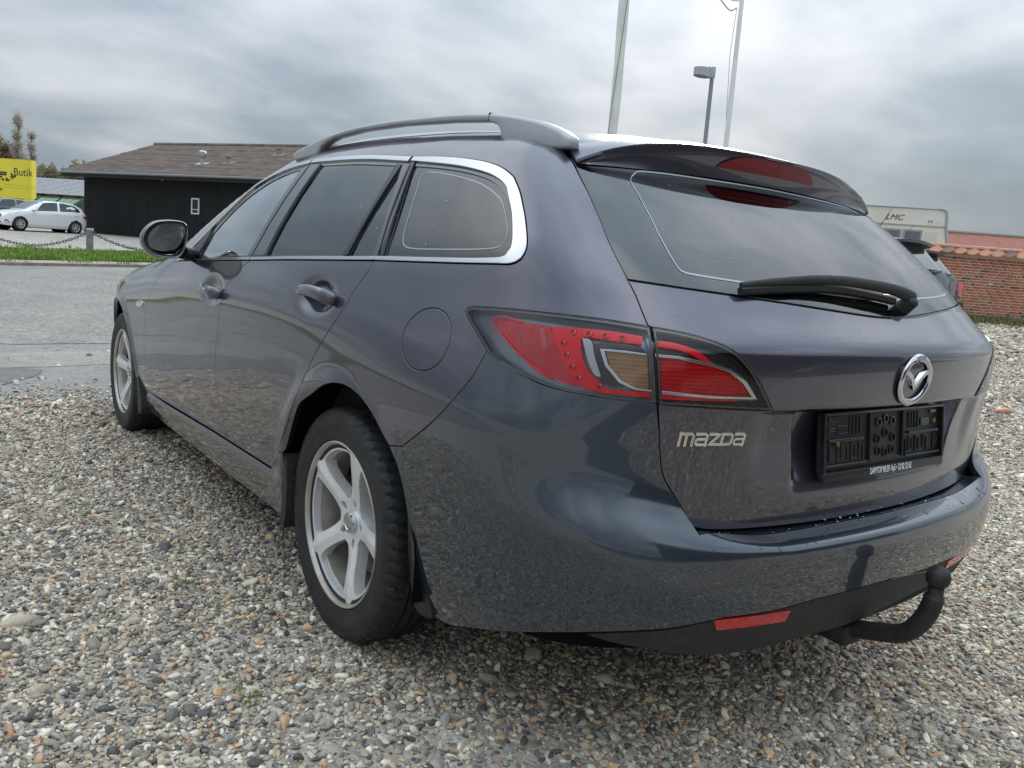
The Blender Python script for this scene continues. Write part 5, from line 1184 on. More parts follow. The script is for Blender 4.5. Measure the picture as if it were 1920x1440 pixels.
sheet('road',edge+[(7,-13.5),kp(14,0),kp(-22,0),(6.,15.)],ROADN,.006,.35,wob=.02)
sheet('road_lane',[(6.35,14.5),(6.35,4),(6.30,1.),(6.25,-3),(6.2,-13),kp(14,-.02),kp(-22,-.02)],ROADM,.010,.5,wob=.04)
sheet('drain_strip',[(5.0,13),(5.0,5),(4.92,1.5),(4.98,.6),(4.93,-3),(4.9,-12),(5.75,-12),(5.72,-3),(5.80,.7),(5.74,1.6),(5.8,5),(5.8,13)],CONC,.0085,.3,wob=.03)
sheet('asphalt_patch',[(4.12,2.6),(4.10,1.36),(4.35,1.18),(4.62,1.02),(4.80,1.00),(4.92,1.16),(4.90,2.6)],PATCH,.0105,.15,wob=.012)
sheet('added_dark_paving',[(-14,-16),(-14,8),(-4.6,8),(-4.2,2),(-4.4,-4),(-4.3,-16)],mat('added_paving_dark',(.07,.07,.07),.8,fn=asphalt((.055,.055,.056),(.09,.088,.086),90.,.5)),.006,.6,wob=.03)  # invented dark ground behind the camera, added to darken reflections in the tailgate
# ---- kerb and verge
kb=MB(); n_=50
for i in range(n_):
    a0,a1=-22+36*i/n_,-22+36*(i+1)/n_-.012
    for (b0,b1,h) in ((.0,.12,.10),):
        V=[]
        for a in (a0,a1):
            for b_ in (b0,b1):
                x,y=kp(a,b_); z=float(zt(x,y)); V+=[(x,y,z-.1),(x,y,z+h*.75)]
        kb.add(V,[(0,1,3,2),(4,6,7,5),(1,5,7,3),(0,4,5,1),(2,3,7,6)])
for i in range(n_):
    m_=MB(); m_.v=kb.v[i*8:(i+1)*8]; m_.f=[(0,1,3,2),(4,6,7,5),(1,5,7,3),(0,4,5,1),(2,3,7,6)]
kerbr=empty('kerb',(0,0,0)); kerbr['kind']='structure'
KERBM=mat('kerb_stone',(.25,.22,.19),.9,fn=varied((.30,.27,.235),(.19,.155,.125),5,bumps=.2))
for i in range(n_):
    mesh('kerb_stone',kb.v[i*8:(i+1)*8],[(0,1,3,2),(4,6,7,5),(1,5,7,3),(0,4,5,1),(2,3,7,6)],KERBM,kerbr)
SANDM=mat('sandy_soil',(.33,.29,.23),.95,fn=varied((.26,.22,.17),(.40,.36,.30),7,bumps=.4,bd=.02))
sheet('soil_strip',[kp(-22,.12),kp(14,.12),kp(14,1.6),kp(-22,1.6)],SANDM,.05,.5)
GRASSG=mat('grass_ground',(.07,.11,.03),.95,fn=varied((.10,.16,.03),(.17,.22,.06),3,bumps=.5,bd=.03))
gv=[kp(-22,1.35),kp(-8,1.35),kp(0,1.35),kp(6,1.4),kp(14,1.4),kp(14,5.6),kp(6,5.4),kp(0,5.0),kp(-8,4.9),kp(-22,4.8)]
sheet('grass_verge',gv,GRASSG,.08,.5,wob=.08)
PALEG=mat('pale_gravel',(.42,.38,.33),.95,fn=asphalt((.31,.27,.22),(.44,.395,.335),16.,.7))
sheet('gravel_yard',[kp(-22,4.85),kp(0,5.0),kp(14,5.4),kp(16,26),kp(-24,26)],PALEG,.03,1.0)
# ---- scatter helper: instances of small shapes on a cloud of points (uncountable ground cover only)
def scatter(name,pts,rots,scls,idx,shapes,m):
    me=bpy.data.meshes.new(name); me.vertices.add(len(pts)); me.vertices.foreach_set('co',np.asarray(pts,np.float32).ravel())
    for nm,ar in (('rot',rots),('scl',scls)):
        a=me.attributes.new(nm,'FLOAT_VECTOR','POINT'); a.data.foreach_set('vector',np.asarray(ar,np.float32).ravel())
    a=me.attributes.new('idx','INT','POINT'); a.data.foreach_set('value',np.asarray(idx,np.int32))
    o=link(name,me); o['kind']='stuff'
    c=bpy.data.collections.new(name+'_shapes')
    for sm in shapes:
        if not sm.materials: sm.materials.append(m)
        c.objects.link(bpy.data.objects.new(sm.name,sm))
    ng=bpy.data.node_groups.new(name,'GeometryNodeTree'); ng.interface.new_socket('Geometry',in_out='INPUT',socket_type='NodeSocketGeometry'); ng.interface.new_socket('Geometry',in_out='OUTPUT',socket_type='NodeSocketGeometry')
    gi=ng.nodes.new('NodeGroupInput'); go=ng.nodes.new('NodeGroupOutput'); ip=ng.nodes.new('GeometryNodeInstanceOnPoints'); ci=ng.nodes.new('GeometryNodeCollectionInfo')
    ci.inputs['Collection'].default_value=c; ci.inputs['Separate Children'].default_value=True; ci.inputs['Reset Children'].default_value=True
    def attr(nm,t):
        q=ng.nodes.new('GeometryNodeInputNamedAttribute'); q.data_type=t; q.inputs['Name'].default_value=nm; return q.outputs['Attribute']
    L=ng.links.new
    L(gi.outputs[0],ip.inputs['Points']); L(ci.outputs[0],ip.inputs['Instance']); ip.inputs['Pick Instance'].default_value=True
    L(attr('idx','INT'),ip.inputs['Instance Index']); L(attr('rot','FLOAT_VECTOR'),ip.inputs['Rotation']); L(attr('scl','FLOAT_VECTOR'),ip.inputs['Scale']); L(ip.outputs[0],go.inputs[0])
    md=o.modifiers.new('scatter','NODES'); md.node_group=ng
    return o
def stone_shape(i):
    bm=bmesh.new(); bmesh.ops.create_icosphere(bm,subdivisions=2,radius=.5); r_=random.Random(i)
    dirs=[(Vector((r_.gauss(0,1),r_.gauss(0,1),r_.gauss(0,1))).normalized(),r_.uniform(.26,.42)) for _ in range(7)]
    from mathutils import noise as mn
    for v in bm.verts:
        p=v.co.copy(); 
        for d,h in dirs:
            e=p.dot(d)-h
            if e>0: p-=d*e*.75
        p*=1+.16*mn.noise(p*2.3+Vector((i*7.1,0,0))); v.co=Vector((p.x*1.15,p.y*.92,p.z*.72))
    me=bpy.data.meshes.new('pebble'); bm.to_mesh(me); bm.free(); me.polygons.foreach_set('use_smooth',[True]*len(me.polygons)); return me
def stone_mat(nt,b):
    oi=N(nt,'ShaderNodeObjectInfo')
    stops=[(0,(0.103,0.094,0.082)),(.08,(0.175,0.156,0.134)),(.18,(0.288,0.249,0.196)),(.32,(0.412,0.346,0.258)),(.47,(0.546,0.463,0.347)),(.60,(0.350,0.327,0.280)),(.70,(0.680,0.595,0.458)),(.80,(0.855,0.770,0.623)),(.89,(0.556,0.375,0.240)),(.95,(0.680,0.449,0.240)),(.985,(0.556,0.273,0.160))]
    r=N(nt,'ShaderNodeValToRGB'); r.color_ramp.interpolation='CONSTANT'; nt.links.new(oi.outputs['Random'],r.inputs[0]); e=r.color_ramp.elements
    while len(e)<len(stops): e.new(.5)
    for q,(p,c) in zip(e,stops): q.position=p; q.color=(*c,1)
    n=tex_noise(nt,2.6,5,.65); 
    m=N(nt,'ShaderNodeMix',data_type='RGBA',blend_type='MULTIPLY'); m.inputs[0].default_value=.8; nt.links.new(r.outputs[0],m.inputs[6]); nt.links.new(ramp(nt,n.outputs[0],[(.3,(.62,)*3),(.7,(1.3,)*3)]),m.inputs[7])
    nt.links.new(m.outputs[2],b.inputs['Base Color']); bump(nt,b,n.outputs[0],.25,.05)
    mr=N(nt,'ShaderNodeMath',operation='FRACT'); mm=N(nt,'ShaderNodeMath',operation='MULTIPLY'); mm.inputs[1].default_value=17.3; nt.links.new(oi.outputs['Random'],mm.inputs[0]); nt.links.new(mm.outputs[0],mr.inputs[0])
    nt.links.new(ramp(nt,mr.outputs[0],[(0,(.35,)*3),(.4,(.7,)*3)]),b.inputs['Roughness'])
STONE=mat('pebble_stone',(.3,.28,.25),.6,fn=stone_mat)
def vnoise(x,y,sc,seed):
    # smooth value noise
    r_=np.random.RandomState(seed); G=r_.rand(64,64); u=x*sc; v=y*sc; i=np.floor(u).astype(int); j=np.floor(v).astype(int); a=u-i; b=v-j; a=a*a*(3-2*a); b=b*b*(3-2*b)
    g=lambda p,q: G[p%64,q%64]
    return (g(i,j)*(1-a)+g(i+1,j)*a)*(1-b)+(g(i,j+1)*(1-a)+g(i+1,j+1)*a)*b
def gravel():
    rs=np.random.RandomState(5); P=[];S=[];
    for (s0,s1,sp,l0,l1,sz) in ((.55,4.2,.0086,-3.9,3.7,.0098),(4.2,6.5,.0118,-4.9,5.3,.0124),(6.5,11.,.0185,-6.5,8.5,.0185),(11.,20.,.034,3.,15.,.030),(-2.2,.55,.024,-5.,4.5,.021)):
        ns=int((s1-s0)/sp); nl=int((l1-l0)/sp)
        s,l=np.meshgrid(s0+np.arange(ns)*sp,l0+np.arange(nl)*sp,indexing='ij'); s=s.ravel()+rs.uniform(-.6,.6,ns*nl)*sp; l=l.ravel()+rs.uniform(-.6,.6,ns*nl)*sp
        k=(np.abs(l)<(s*.70+.75))|((s<2.6)&(s>.55)&(np.abs(l)<2.7))|(s<.55); s,l=s[k],l[k]
        x=C0.x+HV.x*s+RV.x*l; y=C0.y+HV.y*s+RV.y*l
        ex=np.interp(y,[-13,-4,-1,.2,.75,1.1,1.45,1.9,3.2,6,14],[3.2,3.25,3.3,3.22,3.26,3.40,3.36,3.30,3.33,3.38,3.45])
        d=x-ex
        k=(d<0)|((d<1.3)&(rs.rand(len(d))<.8*np.exp(-np.maximum(d,0)/.28)))|((d>=1.3)&(rs.rand(len(d))<.004)&(d<3))|(y<-4.5)
        # nothing under the middle of the car
        k&=~((x>-.2)&(x<2.9)&(np.abs(y)<.30))
        x,y,d=x[k],y[k],d[k]
        sand=vnoise(x,y,.9,3)*.55+vnoise(x,y,2.7,4)*.3+vnoise(x,y,9.,6)*.15
        keep=(rs.rand(len(x))<np.clip(1.35-2.0*np.clip(sand-.56,0,1)/.25,.68,1))
        x,y,d,sand=x[keep],y[keep],d[keep],sand[keep]
        size=sz*np.exp(rs.normal(0,.42,len(x))); big=rs.rand(len(x))<.012; size[big]*=1.7
        z=zt(x,y)+size*.10+rs.uniform(-.006,.009,len(x))*(sz/.022)-np.clip(sand-.58,0,.3)*.02*(sz/.02)
        z=np.where(d>0,z*0+zt(x,y)+.008+size*.15,z)
        P.append(np.stack([x,y,z],-1)); S.append(size)
    P=np.concatenate(P); S=np.concatenate(S); n=len(P)
    rot=np.stack([rs.normal(0,.35,n),rs.normal(0,.35,n),rs.uniform(0,6.28,n)],-1)
    scl=S[:,None]*np.stack([rs.uniform(.9,1.35,n),rs.uniform(.85,1.1,n),rs.uniform(.62,1.05,n)],-1)
    scatter('gravel',P,rot,scl,rs.randint(0,10,n),[stone_shape(i) for i in range(10)],STONE); print('stones',n)
gravel()
def blade_tuft(i,n=9,h=.16,w=.012,spread=.05):
    r_=random.Random(100+i); b=MB()
    for k in range(n):
        a=r_.uniform(0,2*PI); x,y=r_.gauss(0,spread),r_.gauss(0,spread); hh=h*r_.uniform(.55,1.2); ln=hh*r_.uniform(.1,.7); d=Vector((math.cos(a),math.sin(a),0)); q=Vector((-d.y,d.x,0))*w/2; p=Vector((x,y,0))
        b.add([p-q,p+q,p+d*ln*.4+Vector((0,0,hh*.6))+q*.8,p+d*ln*.4+Vector((0,0,hh*.6))-q*.8,p+d*ln+Vector((0,0,hh))],[(0,1,2,3),(3,2,4)])
    me=bpy.data.meshes.new('grass_tuft'); me.from_pydata(b.v,[],b.f); return me
def grass_mat(c):
    def fn(nt,b):
        oi=N(nt,'ShaderNodeObjectInfo'); nt.links.new(ramp(nt,oi.outputs['Random'],[(0,c[0]),(.5,c[1]),(.85,c[1]),(1,c[2])]),b.inputs['Base Color'])
        b.inputs['Subsurface Weight'].default_value=0
    return fn
GRASS=mat('grass_blade',(.1,.2,.04),.7,spec=.2,fn=grass_mat(((.13,.22,.030),(.20,.31,.060),(.30,.32,.11))))
def verge():
    rs=np.random.RandomState(9); n=24000; a=rs.uniform(-14,13.5,n); b=1.35+rs.beta(1,1,n)*3.6
    thin=vnoise(a,b,.8,12); k=(rs.rand(n)<np.clip(1.6-thin*.9,0,1)); a,b=a[k],b[k]
    # a few tufts outside the strip, on the soil and in the yard
    a2=rs.uniform(-8,9,500); b2=np.where(rs.rand(500)<.4,rs.uniform(.15,1.3,500),rs.uniform(5,8,500)); kk=vnoise(a2,b2,1.3,20)>.62; a=np.concatenate([a,a2[kk]]); b=np.concatenate([b,b2[kk]])
    x=K0[0]+kd.x*a+kn.x*b; y=K0[1]+kd.y*a+kn.y*b; z=zt(x,y)+.06; n=len(x)
    rot=np.stack([0*x,0*x,rs.uniform(0,6.28,n)],-1); sc=np.repeat(rs.uniform(.7,1.5,n)[:,None],3,1)
    scatter('verge_grass',np.stack([x,y,z],-1),rot,sc,rs.randint(0,5,n),[blade_tuft(i,12,.085,.016,.08) for i in range(5)],GRASS)
verge()
WEED=mat('weed_blade',(.15,.15,.06),.8,spec=.2,fn=grass_mat(((.10,.11,.035),(.19,.17,.075),(.28,.24,.13))))
# ---------------------------------------------------------------- buildings and yard on the left
def siteM(s,l,dirs):
    # frame at (s,l): local x along dirs (in s,l), local y to its left, z up
    d=(HV*dirs[0]+RV*dirs[1]).normalized(); return math.atan2(d.y,d.x)
def barn():
    o=W3(43,-22.75); rz=siteM(0,0,(-.42,.907)); t=empty('black_barn',o,rz); tag(t,'long black barn with brown corrugated roof beyond the grass verge','barn')
    L_,D,H,RH=30.,10.,3.26,1.87     # local x along the front wall, y away from the viewer
    BW=mat('black_boarding',(.010,.012,.014),.7,fn=lambda nt,b:(nt.links.new(ramp(nt,tex_noise(nt,1.,4,.6,'Object',(3,1,.35)).outputs[0],[(.35,(.005,.0065,.008)),(.7,(.013,.013,.011))]),b.inputs['Base Color'])))
    w=MB(); w.box(0,L_,0,D,-.6,H); w.add([(0,0,H),(0,D,H),(0,D/2,H+RH),(L_,0,H),(L_,D,H),(L_,D/2,H+RH)],[(0,2,1),(3,4,5)])
    w.build('wall',BW,t,False,None)
    s=MB(); r_=random.Random(4); n=int(L_/.12)
    for i in range(n):
        x=i*.12+.02; s.box(x,x+.065,-.022-r_.uniform(0,.004),-.001,.02,H-.02)
    so_=s.build('cladding_batten',BW,t,False,None); so_['kind']='stuff'
    pb=MB(); pb.box(-.03,L_,-.05,.02,-.6,.02); pb.build('plinth',mat('barn_plinth',(.16,.15,.13),.9),t,False,None)
    RO=mat('corrugated_roof',(.12,.085,.065),.85,fn=varied((.13,.095,.075),(.215,.17,.14),1.4,mscale=(1,2.2,1)))
    ov=.75; ang=math.atan2(RH,D/2)
    for side in (0,1):
        # sheets in five overlapping rows, each a corrugated surface
        rows=5; ny=2; m=int((L_+1.4)/.09)*2; 
        b=MB()
        for r in range(rows):
            V=[]
            for j in range(2):
                q=-ov+(D/2+ov)*(r+j+(0.03 if j else -.03))/rows
                for i in range(m+1):
                    x=-.7+(L_+1.4)*i/m; z=H+RH*q/(D/2)+.10+(.022 if i%2 else -.022)+(0.0 if j else .03)
                    V.append((x,q if side==0 else D-q,z))
            f=[(i,i+1,m+2+i,m+1+i) for i in range(m)]
            # front edge thickness so that overlaps cast a line
            b.add(V,f if side==0 else [k[::-1] for k in f])
            V2=V[:m+1]+[(x,y,z-.04) for x,y,z in V[:m+1]]; b.add(V2,[(i,m+1+i,m+2+i,i+1) for i in range(m)])
        b.build('roof',RO,t,False,None)
    rc=MB(); rc.tube([(-.72,D/2,H+RH+.13),(L_+.7,D/2,H+RH+.13)],.10,8); rc.build('ridge_cap',RO,t)
    gt=MB(); gt.tube([(-.72,-ov-.05,H-RH*ov/(D/2)+.02),(L_+.7,-ov-.05,H-RH*ov/(D/2)+.02)],.065,8,up=(0,0,1)); gt.build('gutter',mat('zinc_gutter',(.22,.23,.24),.5,.3),t)
    fs=MB(); fs.box(-.7,L_+.7,-ov,-ov+.03,H-RH*ov/(D/2)-.20,H-RH*ov/(D/2)+.03); fs.box(-.7,L_+.7,-ov+.03,0.,H-.30,H-.27); fs.build('fascia',BW,t,False,None)
    bb=MB()
    for (y0,z0,y1,z1) in ((-ov,H-RH*ov/(D/2),D/2,H+RH),(D+ov,H-RH*ov/(D/2),D/2,H+RH)):
        bb.add([(-.74,y0,z0-.14),(-.74,y1,z1-.14),(-.74,y1,z1+.06),(-.74,y0,z0+.06),(-.70,y0,z0-.14),(-.70,y1,z1-.14),(-.70,y1,z1+.06),(-.70,y0,z0+.06)],[(0,1,2,3),(7,6,5,4),(0,3,7,4),(1,5,6,2),(3,2,6,7),(0,4,5,1)])
    bb.v=bb.v[:8]; bb.f=bb.f[:6]; bb.build('barge_board',BW,t,False,None)
    # window with white frame
    WF=mat('white_frame',(.72,.73,.73),.5); x0,x1,z0,z1=7.55,8.05,1.30,2.05
    f=MB(); f.box(x0,x1,-.07,-.02,z1-.06,z1); f.box(x0,x1,-.07,-.02,z0,z0+.06); f.box(x0,x0+.06,-.07,-.02,z0+.06,z1-.06); f.box(x1-.06,x1,-.07,-.02,z0+.06,z1-.06); f.box(x0+.06,x1-.06,-.065,-.025,z0+.2,z0+.235)
    fo=f.build('window',WF,t,False,None); fo['kind']='stuff'
    del fo['kind']
    g=MB(); g.box(x0+.05,x1-.05,-.04,-.034,z0+.05,z1-.05); g.build('window_pane',mat('dark_pane',(.02,.024,.028),.08),fo,False,None)
    # roof vents
    def vent(x,q,kind):
        z=H+RH*q/(D/2)+.1
        v=MB(); fl=MB(); M_=Matrix.Translation((x,q,z))@Matrix.Rotation(ang,4,'X')
        if kind=='cowl':
            v.lathe([(-.1,.0001),(-.1,.14),(.42,.14),(.42,.20),(.55,.27),(.80,.25),(.92,.15),(.95,.0001)],16,'z',(x,q,z)); m_=mat('galvanised',(.42,.44,.46),.35,.7); nm='roof_cowl'
            for i in range(4): v.lathe([(.5+i*.09,.24),(.5+i*.09,.285),(.52+i*.09,.285),(.52+i*.09,.24)],16,'z',(x,q,z))
        else:
            v.lathe([(-.1,.0001),(-.1,.17),(.42,.16),(.42,.22),(.50,.22),(.54,.0001)],14,'z',(x,q,z)); m_=mat('clay_pipe',(.30,.22,.16),.85); nm='roof_vent'
        v.v=[(x+(a-x)*.72,q+(b-q)*.72,z+(c-z)*.72) for a,b,c in v.v]; o_=v.build(nm,m_,t,True,40); fl.box(-.3,.38,-.25,.22,.03,.05,M_); fl.build('flashing',m_,o_,False,None)
    vent(7.05,1.05,'cowl'); vent(8.45,1.35,'pipe'); vent(10.0,3.1,'pipe')
    MB().ell((6.0,-.4,H-.42),(.06,.06,.09),8,6).build('lamp',mat('lamp_glass',(.5,.45,.3),.4),t)
barn()
def box_site(s,l,dirs): return W3(s,l),siteM(0,0,dirs)
def yellow_shop():
    s=55.; o=W3(s,(67-975)/1537*s); rz=siteM(0,0,(.05,-1.)); t=empty('yellow_shop',o,rz); t.scale=(1,-1,1); tag(t,'bright yellow shop front with butterflies and the word Butik','shop')
    # local x runs left along the facade, y points toward the viewer-right side away; facade plane y=0 faces the viewer at +y or -y
    zb=o.z; Y=mat('yellow_cladding',(.78,.66,.045),.6,fn=varied((.74,.62,.035),(.82,.71,.06),.35)); YD=mat('yellow_recess',(.60,.48,.03),.7)
    f=MB(); f.box(0,6.5,-.15,.35,2.72-zb+0,5.23-zb); f.build('facade',Y,t,False,None)
    g=MB(); g.box(0,.55,-.14,.34,.0-.6,2.72-zb); g.build('side_pillar',Y,t,False,None)
    w_=MB(); w_.box(.55,6.5,1.5,5,-.6,2.72-zb); w_.build('ground_floor_wall',YD,t,False,None)
    for x in (1.5,2.5,3.5,4.5): 
        b=MB(); b.box(x,x+.85,1.44,1.5,.2,2.6-zb); b.build('shop_window',mat('shop_glass',(.10,.12,.13),.08),t,False,None)
        b=MB(); b.box(x+.86,x+.98,1.40,1.5,.2,2.6-zb); b.build('mullion',mat('white_frame',(.72,.73,.73),.5),t,False,None)
    INK=mat('black_print',(.03,.03,.03),.6)
    # the facade faces the viewer at y=-.15
    def put(me,x,z,nm,rot=0.):
        o_=link(nm,me,None,t)
        if not me.materials: me.materials.append(INK)
        a=Vector((-math.cos(rot),0,math.sin(rot))); u=Vector((math.sin(rot),0,math.cos(rot))); n=Vector((0,-1,0))
        o_.matrix_basis=Matrix(((a.x,u.x,n.x,x),(a.y,u.y,n.y,-.155),(a.z,u.z,n.z,z),(0,0,0,1)))
    P=1537/55.
    def loc(px,py): return ((67-px)/P, 1.041+(423+px*.077-py)/P-zb)
    x,z=loc(51,333); put(text_mesh('Butik',.70,.004,.9,'shop_name'),x,z,'shop_name')
    def butterfly():
        b=MB()
        for sgn in (1,-1):
            up=[(0,.02),(.10,.22),(.30,.30),(.34,.18),(.20,.02)]; lo=[(0,-.02),(.16,-.02),(.20,-.16),(.10,-.22),(.02,-.12)]
            for q in (up,lo):
                q=[(sgn*x,y) for x,y in q]; n=len(q); b.add([(x,y,0) for x,y in q]+[(x,y,.01) for x,y in q],[tuple(range(n))[::sgn],tuple(range(n,2*n))[::-sgn]] )
        b.box(-.02,.02,-.16,.14,0,.015); me=bpy.data.meshes.new('butterfly'); me.from_pydata([tuple(v) for v in b.v],[],b.f); me.transform(Matrix.Diagonal((.62,.62,1,1))); return me
    x,z=loc(31,340); put(butterfly(),x,z,'butterfly',-.5); 
    x,z=loc(21.5,346); me=butterfly(); me.transform(Matrix.Diagonal((.55,.9,1,1))); put(me,x,z,'butterfly',1.1)
    for (px,py,wd,ht) in ((13,332,.26,.05),(10,335.5,.35,.06),(14,344,.55,.012),(12.5,345,.05,.09)):
        x,z=loc(px,py); b=MB(); b.box(x-wd,x+wd,-.157,-.152,z-ht,z+ht); b.build('print_bar',INK,t,False,None)
    lo_=MB(); x,z=loc(11,351); lo_.tube([(x+.35*math.cos(a),-.157,z+.42*math.sin(a)) for a in np.linspace(-PI/2,PI/2,12)][::-1],.045,6) ; lo_.build('print_arc',INK,t)
    GR=mat('grey_print',(.38,.33,.06),.6)
    for (px,py,body) in ((48,356,'mode   hjem   have   gaver'),(46,360.5,'cafe            abent')):
        x,z=loc(px,py); me=text_mesh('\u2014 \u2014  \u2014\u2014  \u2014 \u2014\u2014',.30,.002,.9,'small_print'); me.materials.append(GR); put(me,x,z,'small_print')
yellow_shop()
def slate_house():
    s=62.; o=W3(s,(60-978)/1537*s); rz=siteM(0,0,(-.25,1.)); t=empty('slate_roofed_building',o,rz); tag(t,'low dark building with pale grey slate roof between the yellow shop and the barn','building')
    WL=mat('dark_house_wall',(.035,.038,.045),.8); SL=mat('pale_slate',(.30,.31,.33),.7,fn=varied((.26,.27,.285),(.36,.37,.39),3.,mscale=(1,4,1)))
    b=MB(); b.box(-3,9,0,6,-.6,3.55-o.z); b.build('wall',WL,t,False,None)
    # roof slope with rows of slates: each row steps over the one below
    z0,z1=3.55-o.z,4.75-o.z; b=MB(); rows=12
    for r in range(rows):
        y0=-.5+3.5*r/rows; y1=-.5+3.5*(r+1.15)/rows; a=z0-.15+(z1-z0+.15)*r/rows; c=z0-.15+(z1-z0+.15)*(r+1.15)/rows
        for i in range(30):
            x=-3.5+i*.44+(.22 if r%2 else 0); b.box(x,x+.425,y0,y1,-.012,.012,Matrix.Translation((0,0,a+.02))@Matrix.Shear('XY',4,(0,0)) ) if False else b.add([(x,y0,a+.03),(x+.425,y0,a+.03),(x+.425,y1,c),(x,y1,c),(x,y0,a),(x+.425,y0,a)],[(0,1,2,3),(4,5,1,0)])
    ro=b.build('roof_slates',SL,t,False,None); ro['kind']='stuff'
    b=MB(); b.add([(-3.5,3,z1),(9.6,3,z1),(9.6,6.5,z0-.15),(-3.5,6.5,z0-.15)],[(0,1,2,3)]); b.build('rear_roof',SL,t,False,None)
    for i in range(4):
        b=MB(); b.box(.2+i*1.5,1.3+i*1.5,-.03,.02,1.0,2.1); b.build('window',mat('dull_pane',(.07,.085,.095),.15),t,False,None)
slate_house()
def container():
    s=47.; o=W3(s,(100-978)/1537*s); rz=siteM(0,0,(-.30,1.)); t=empty('green_container',o,rz); tag(t,'green waste container with sloping framed lids behind the white hatchback','container')
    G=mat('green_steel',(.065,.125,.055),.6,fn=varied((.055,.11,.045),(.085,.15,.07),3)); GP=mat('green_lid',(.15,.26,.15),.5,fn=varied((.12,.22,.12),(.18,.30,.18),4)); RU=mat('rusty_frame',(.10,.075,.045),.8)
    b=MB(); b.box(-1.75,1.45,0,2.0,.1,1.15); b.build('body',G,t,False,None)
    for x0 in (-1.55,-.05):
        M_=Matrix.Translation((x0,.0,1.17))@Matrix.Rotation(R(30),4,'X'); b=MB()
        for k in range(3): b.box(.05+k*.45,.47+k*.45,.05,1.05,0,.025,M_)
        l=b.build('lid',GP,t,False,None); l['kind']='stuff'; del l['kind']
        f=MB(); f.box(0,1.43,0,.05,-.02,.05,M_); f.box(0,1.43,1.05,1.12,-.02,.05,M_); f.build('lid_frame',RU,l,False,None)
    for x in (-1.75,1.42):
        b=MB(); b.add([(x,0,1.15),(x,1.2,1.15),(x,1.0,1.80),(x+.04,0,1.15),(x+.04,1.2,1.15),(x+.04,1.0,1.80)],[(0,1,2),(5,4,3),(0,2,5,3),(1,4,5,2)]); b.build('end_plate',G,t,False,None)
container()
def kiosk():
    s=48.; o=W3(s,(-50-978)/1537*s); t=empty('grey_trailer',o,siteM(0,0,(0,1))); tag(t,'grey round-topped trailer cut off by the left picture edge','trailer')
    p=catmull([(-1.2,.25),(-1.2,1.7),(-.9,2.45),(.1,2.52),(.42,2.2),(.52,1.7),(.53,.25)],.12); n=len(p); b=MB(); b.add([(x,0,z) for x,z in p]+[(x,2.,z) for x,z in p],[tuple(range(n))[::-1],tuple(range(n,2*n))]+[(i,(i+1)%n,n+(i+1)%n,n+i) for i in range(n)]); b.build('shell',mat('dull_grey_shell',(.25,.25,.235),.6),t,True,40)
    b=MB(); b.box(-1.2,.53,-.015,.0,1.62,1.68); b.build('waist_band',mat('band_grey',(.16,.16,.155),.6),t,False,None)
    for x in (-.7,.1): MB().lathe([(-.02,.0001),(-.02,.30),(.15,.30)],20,'y',(x,.05,.28)).build('wheel',RUBBER,t,True,40)
kiosk()
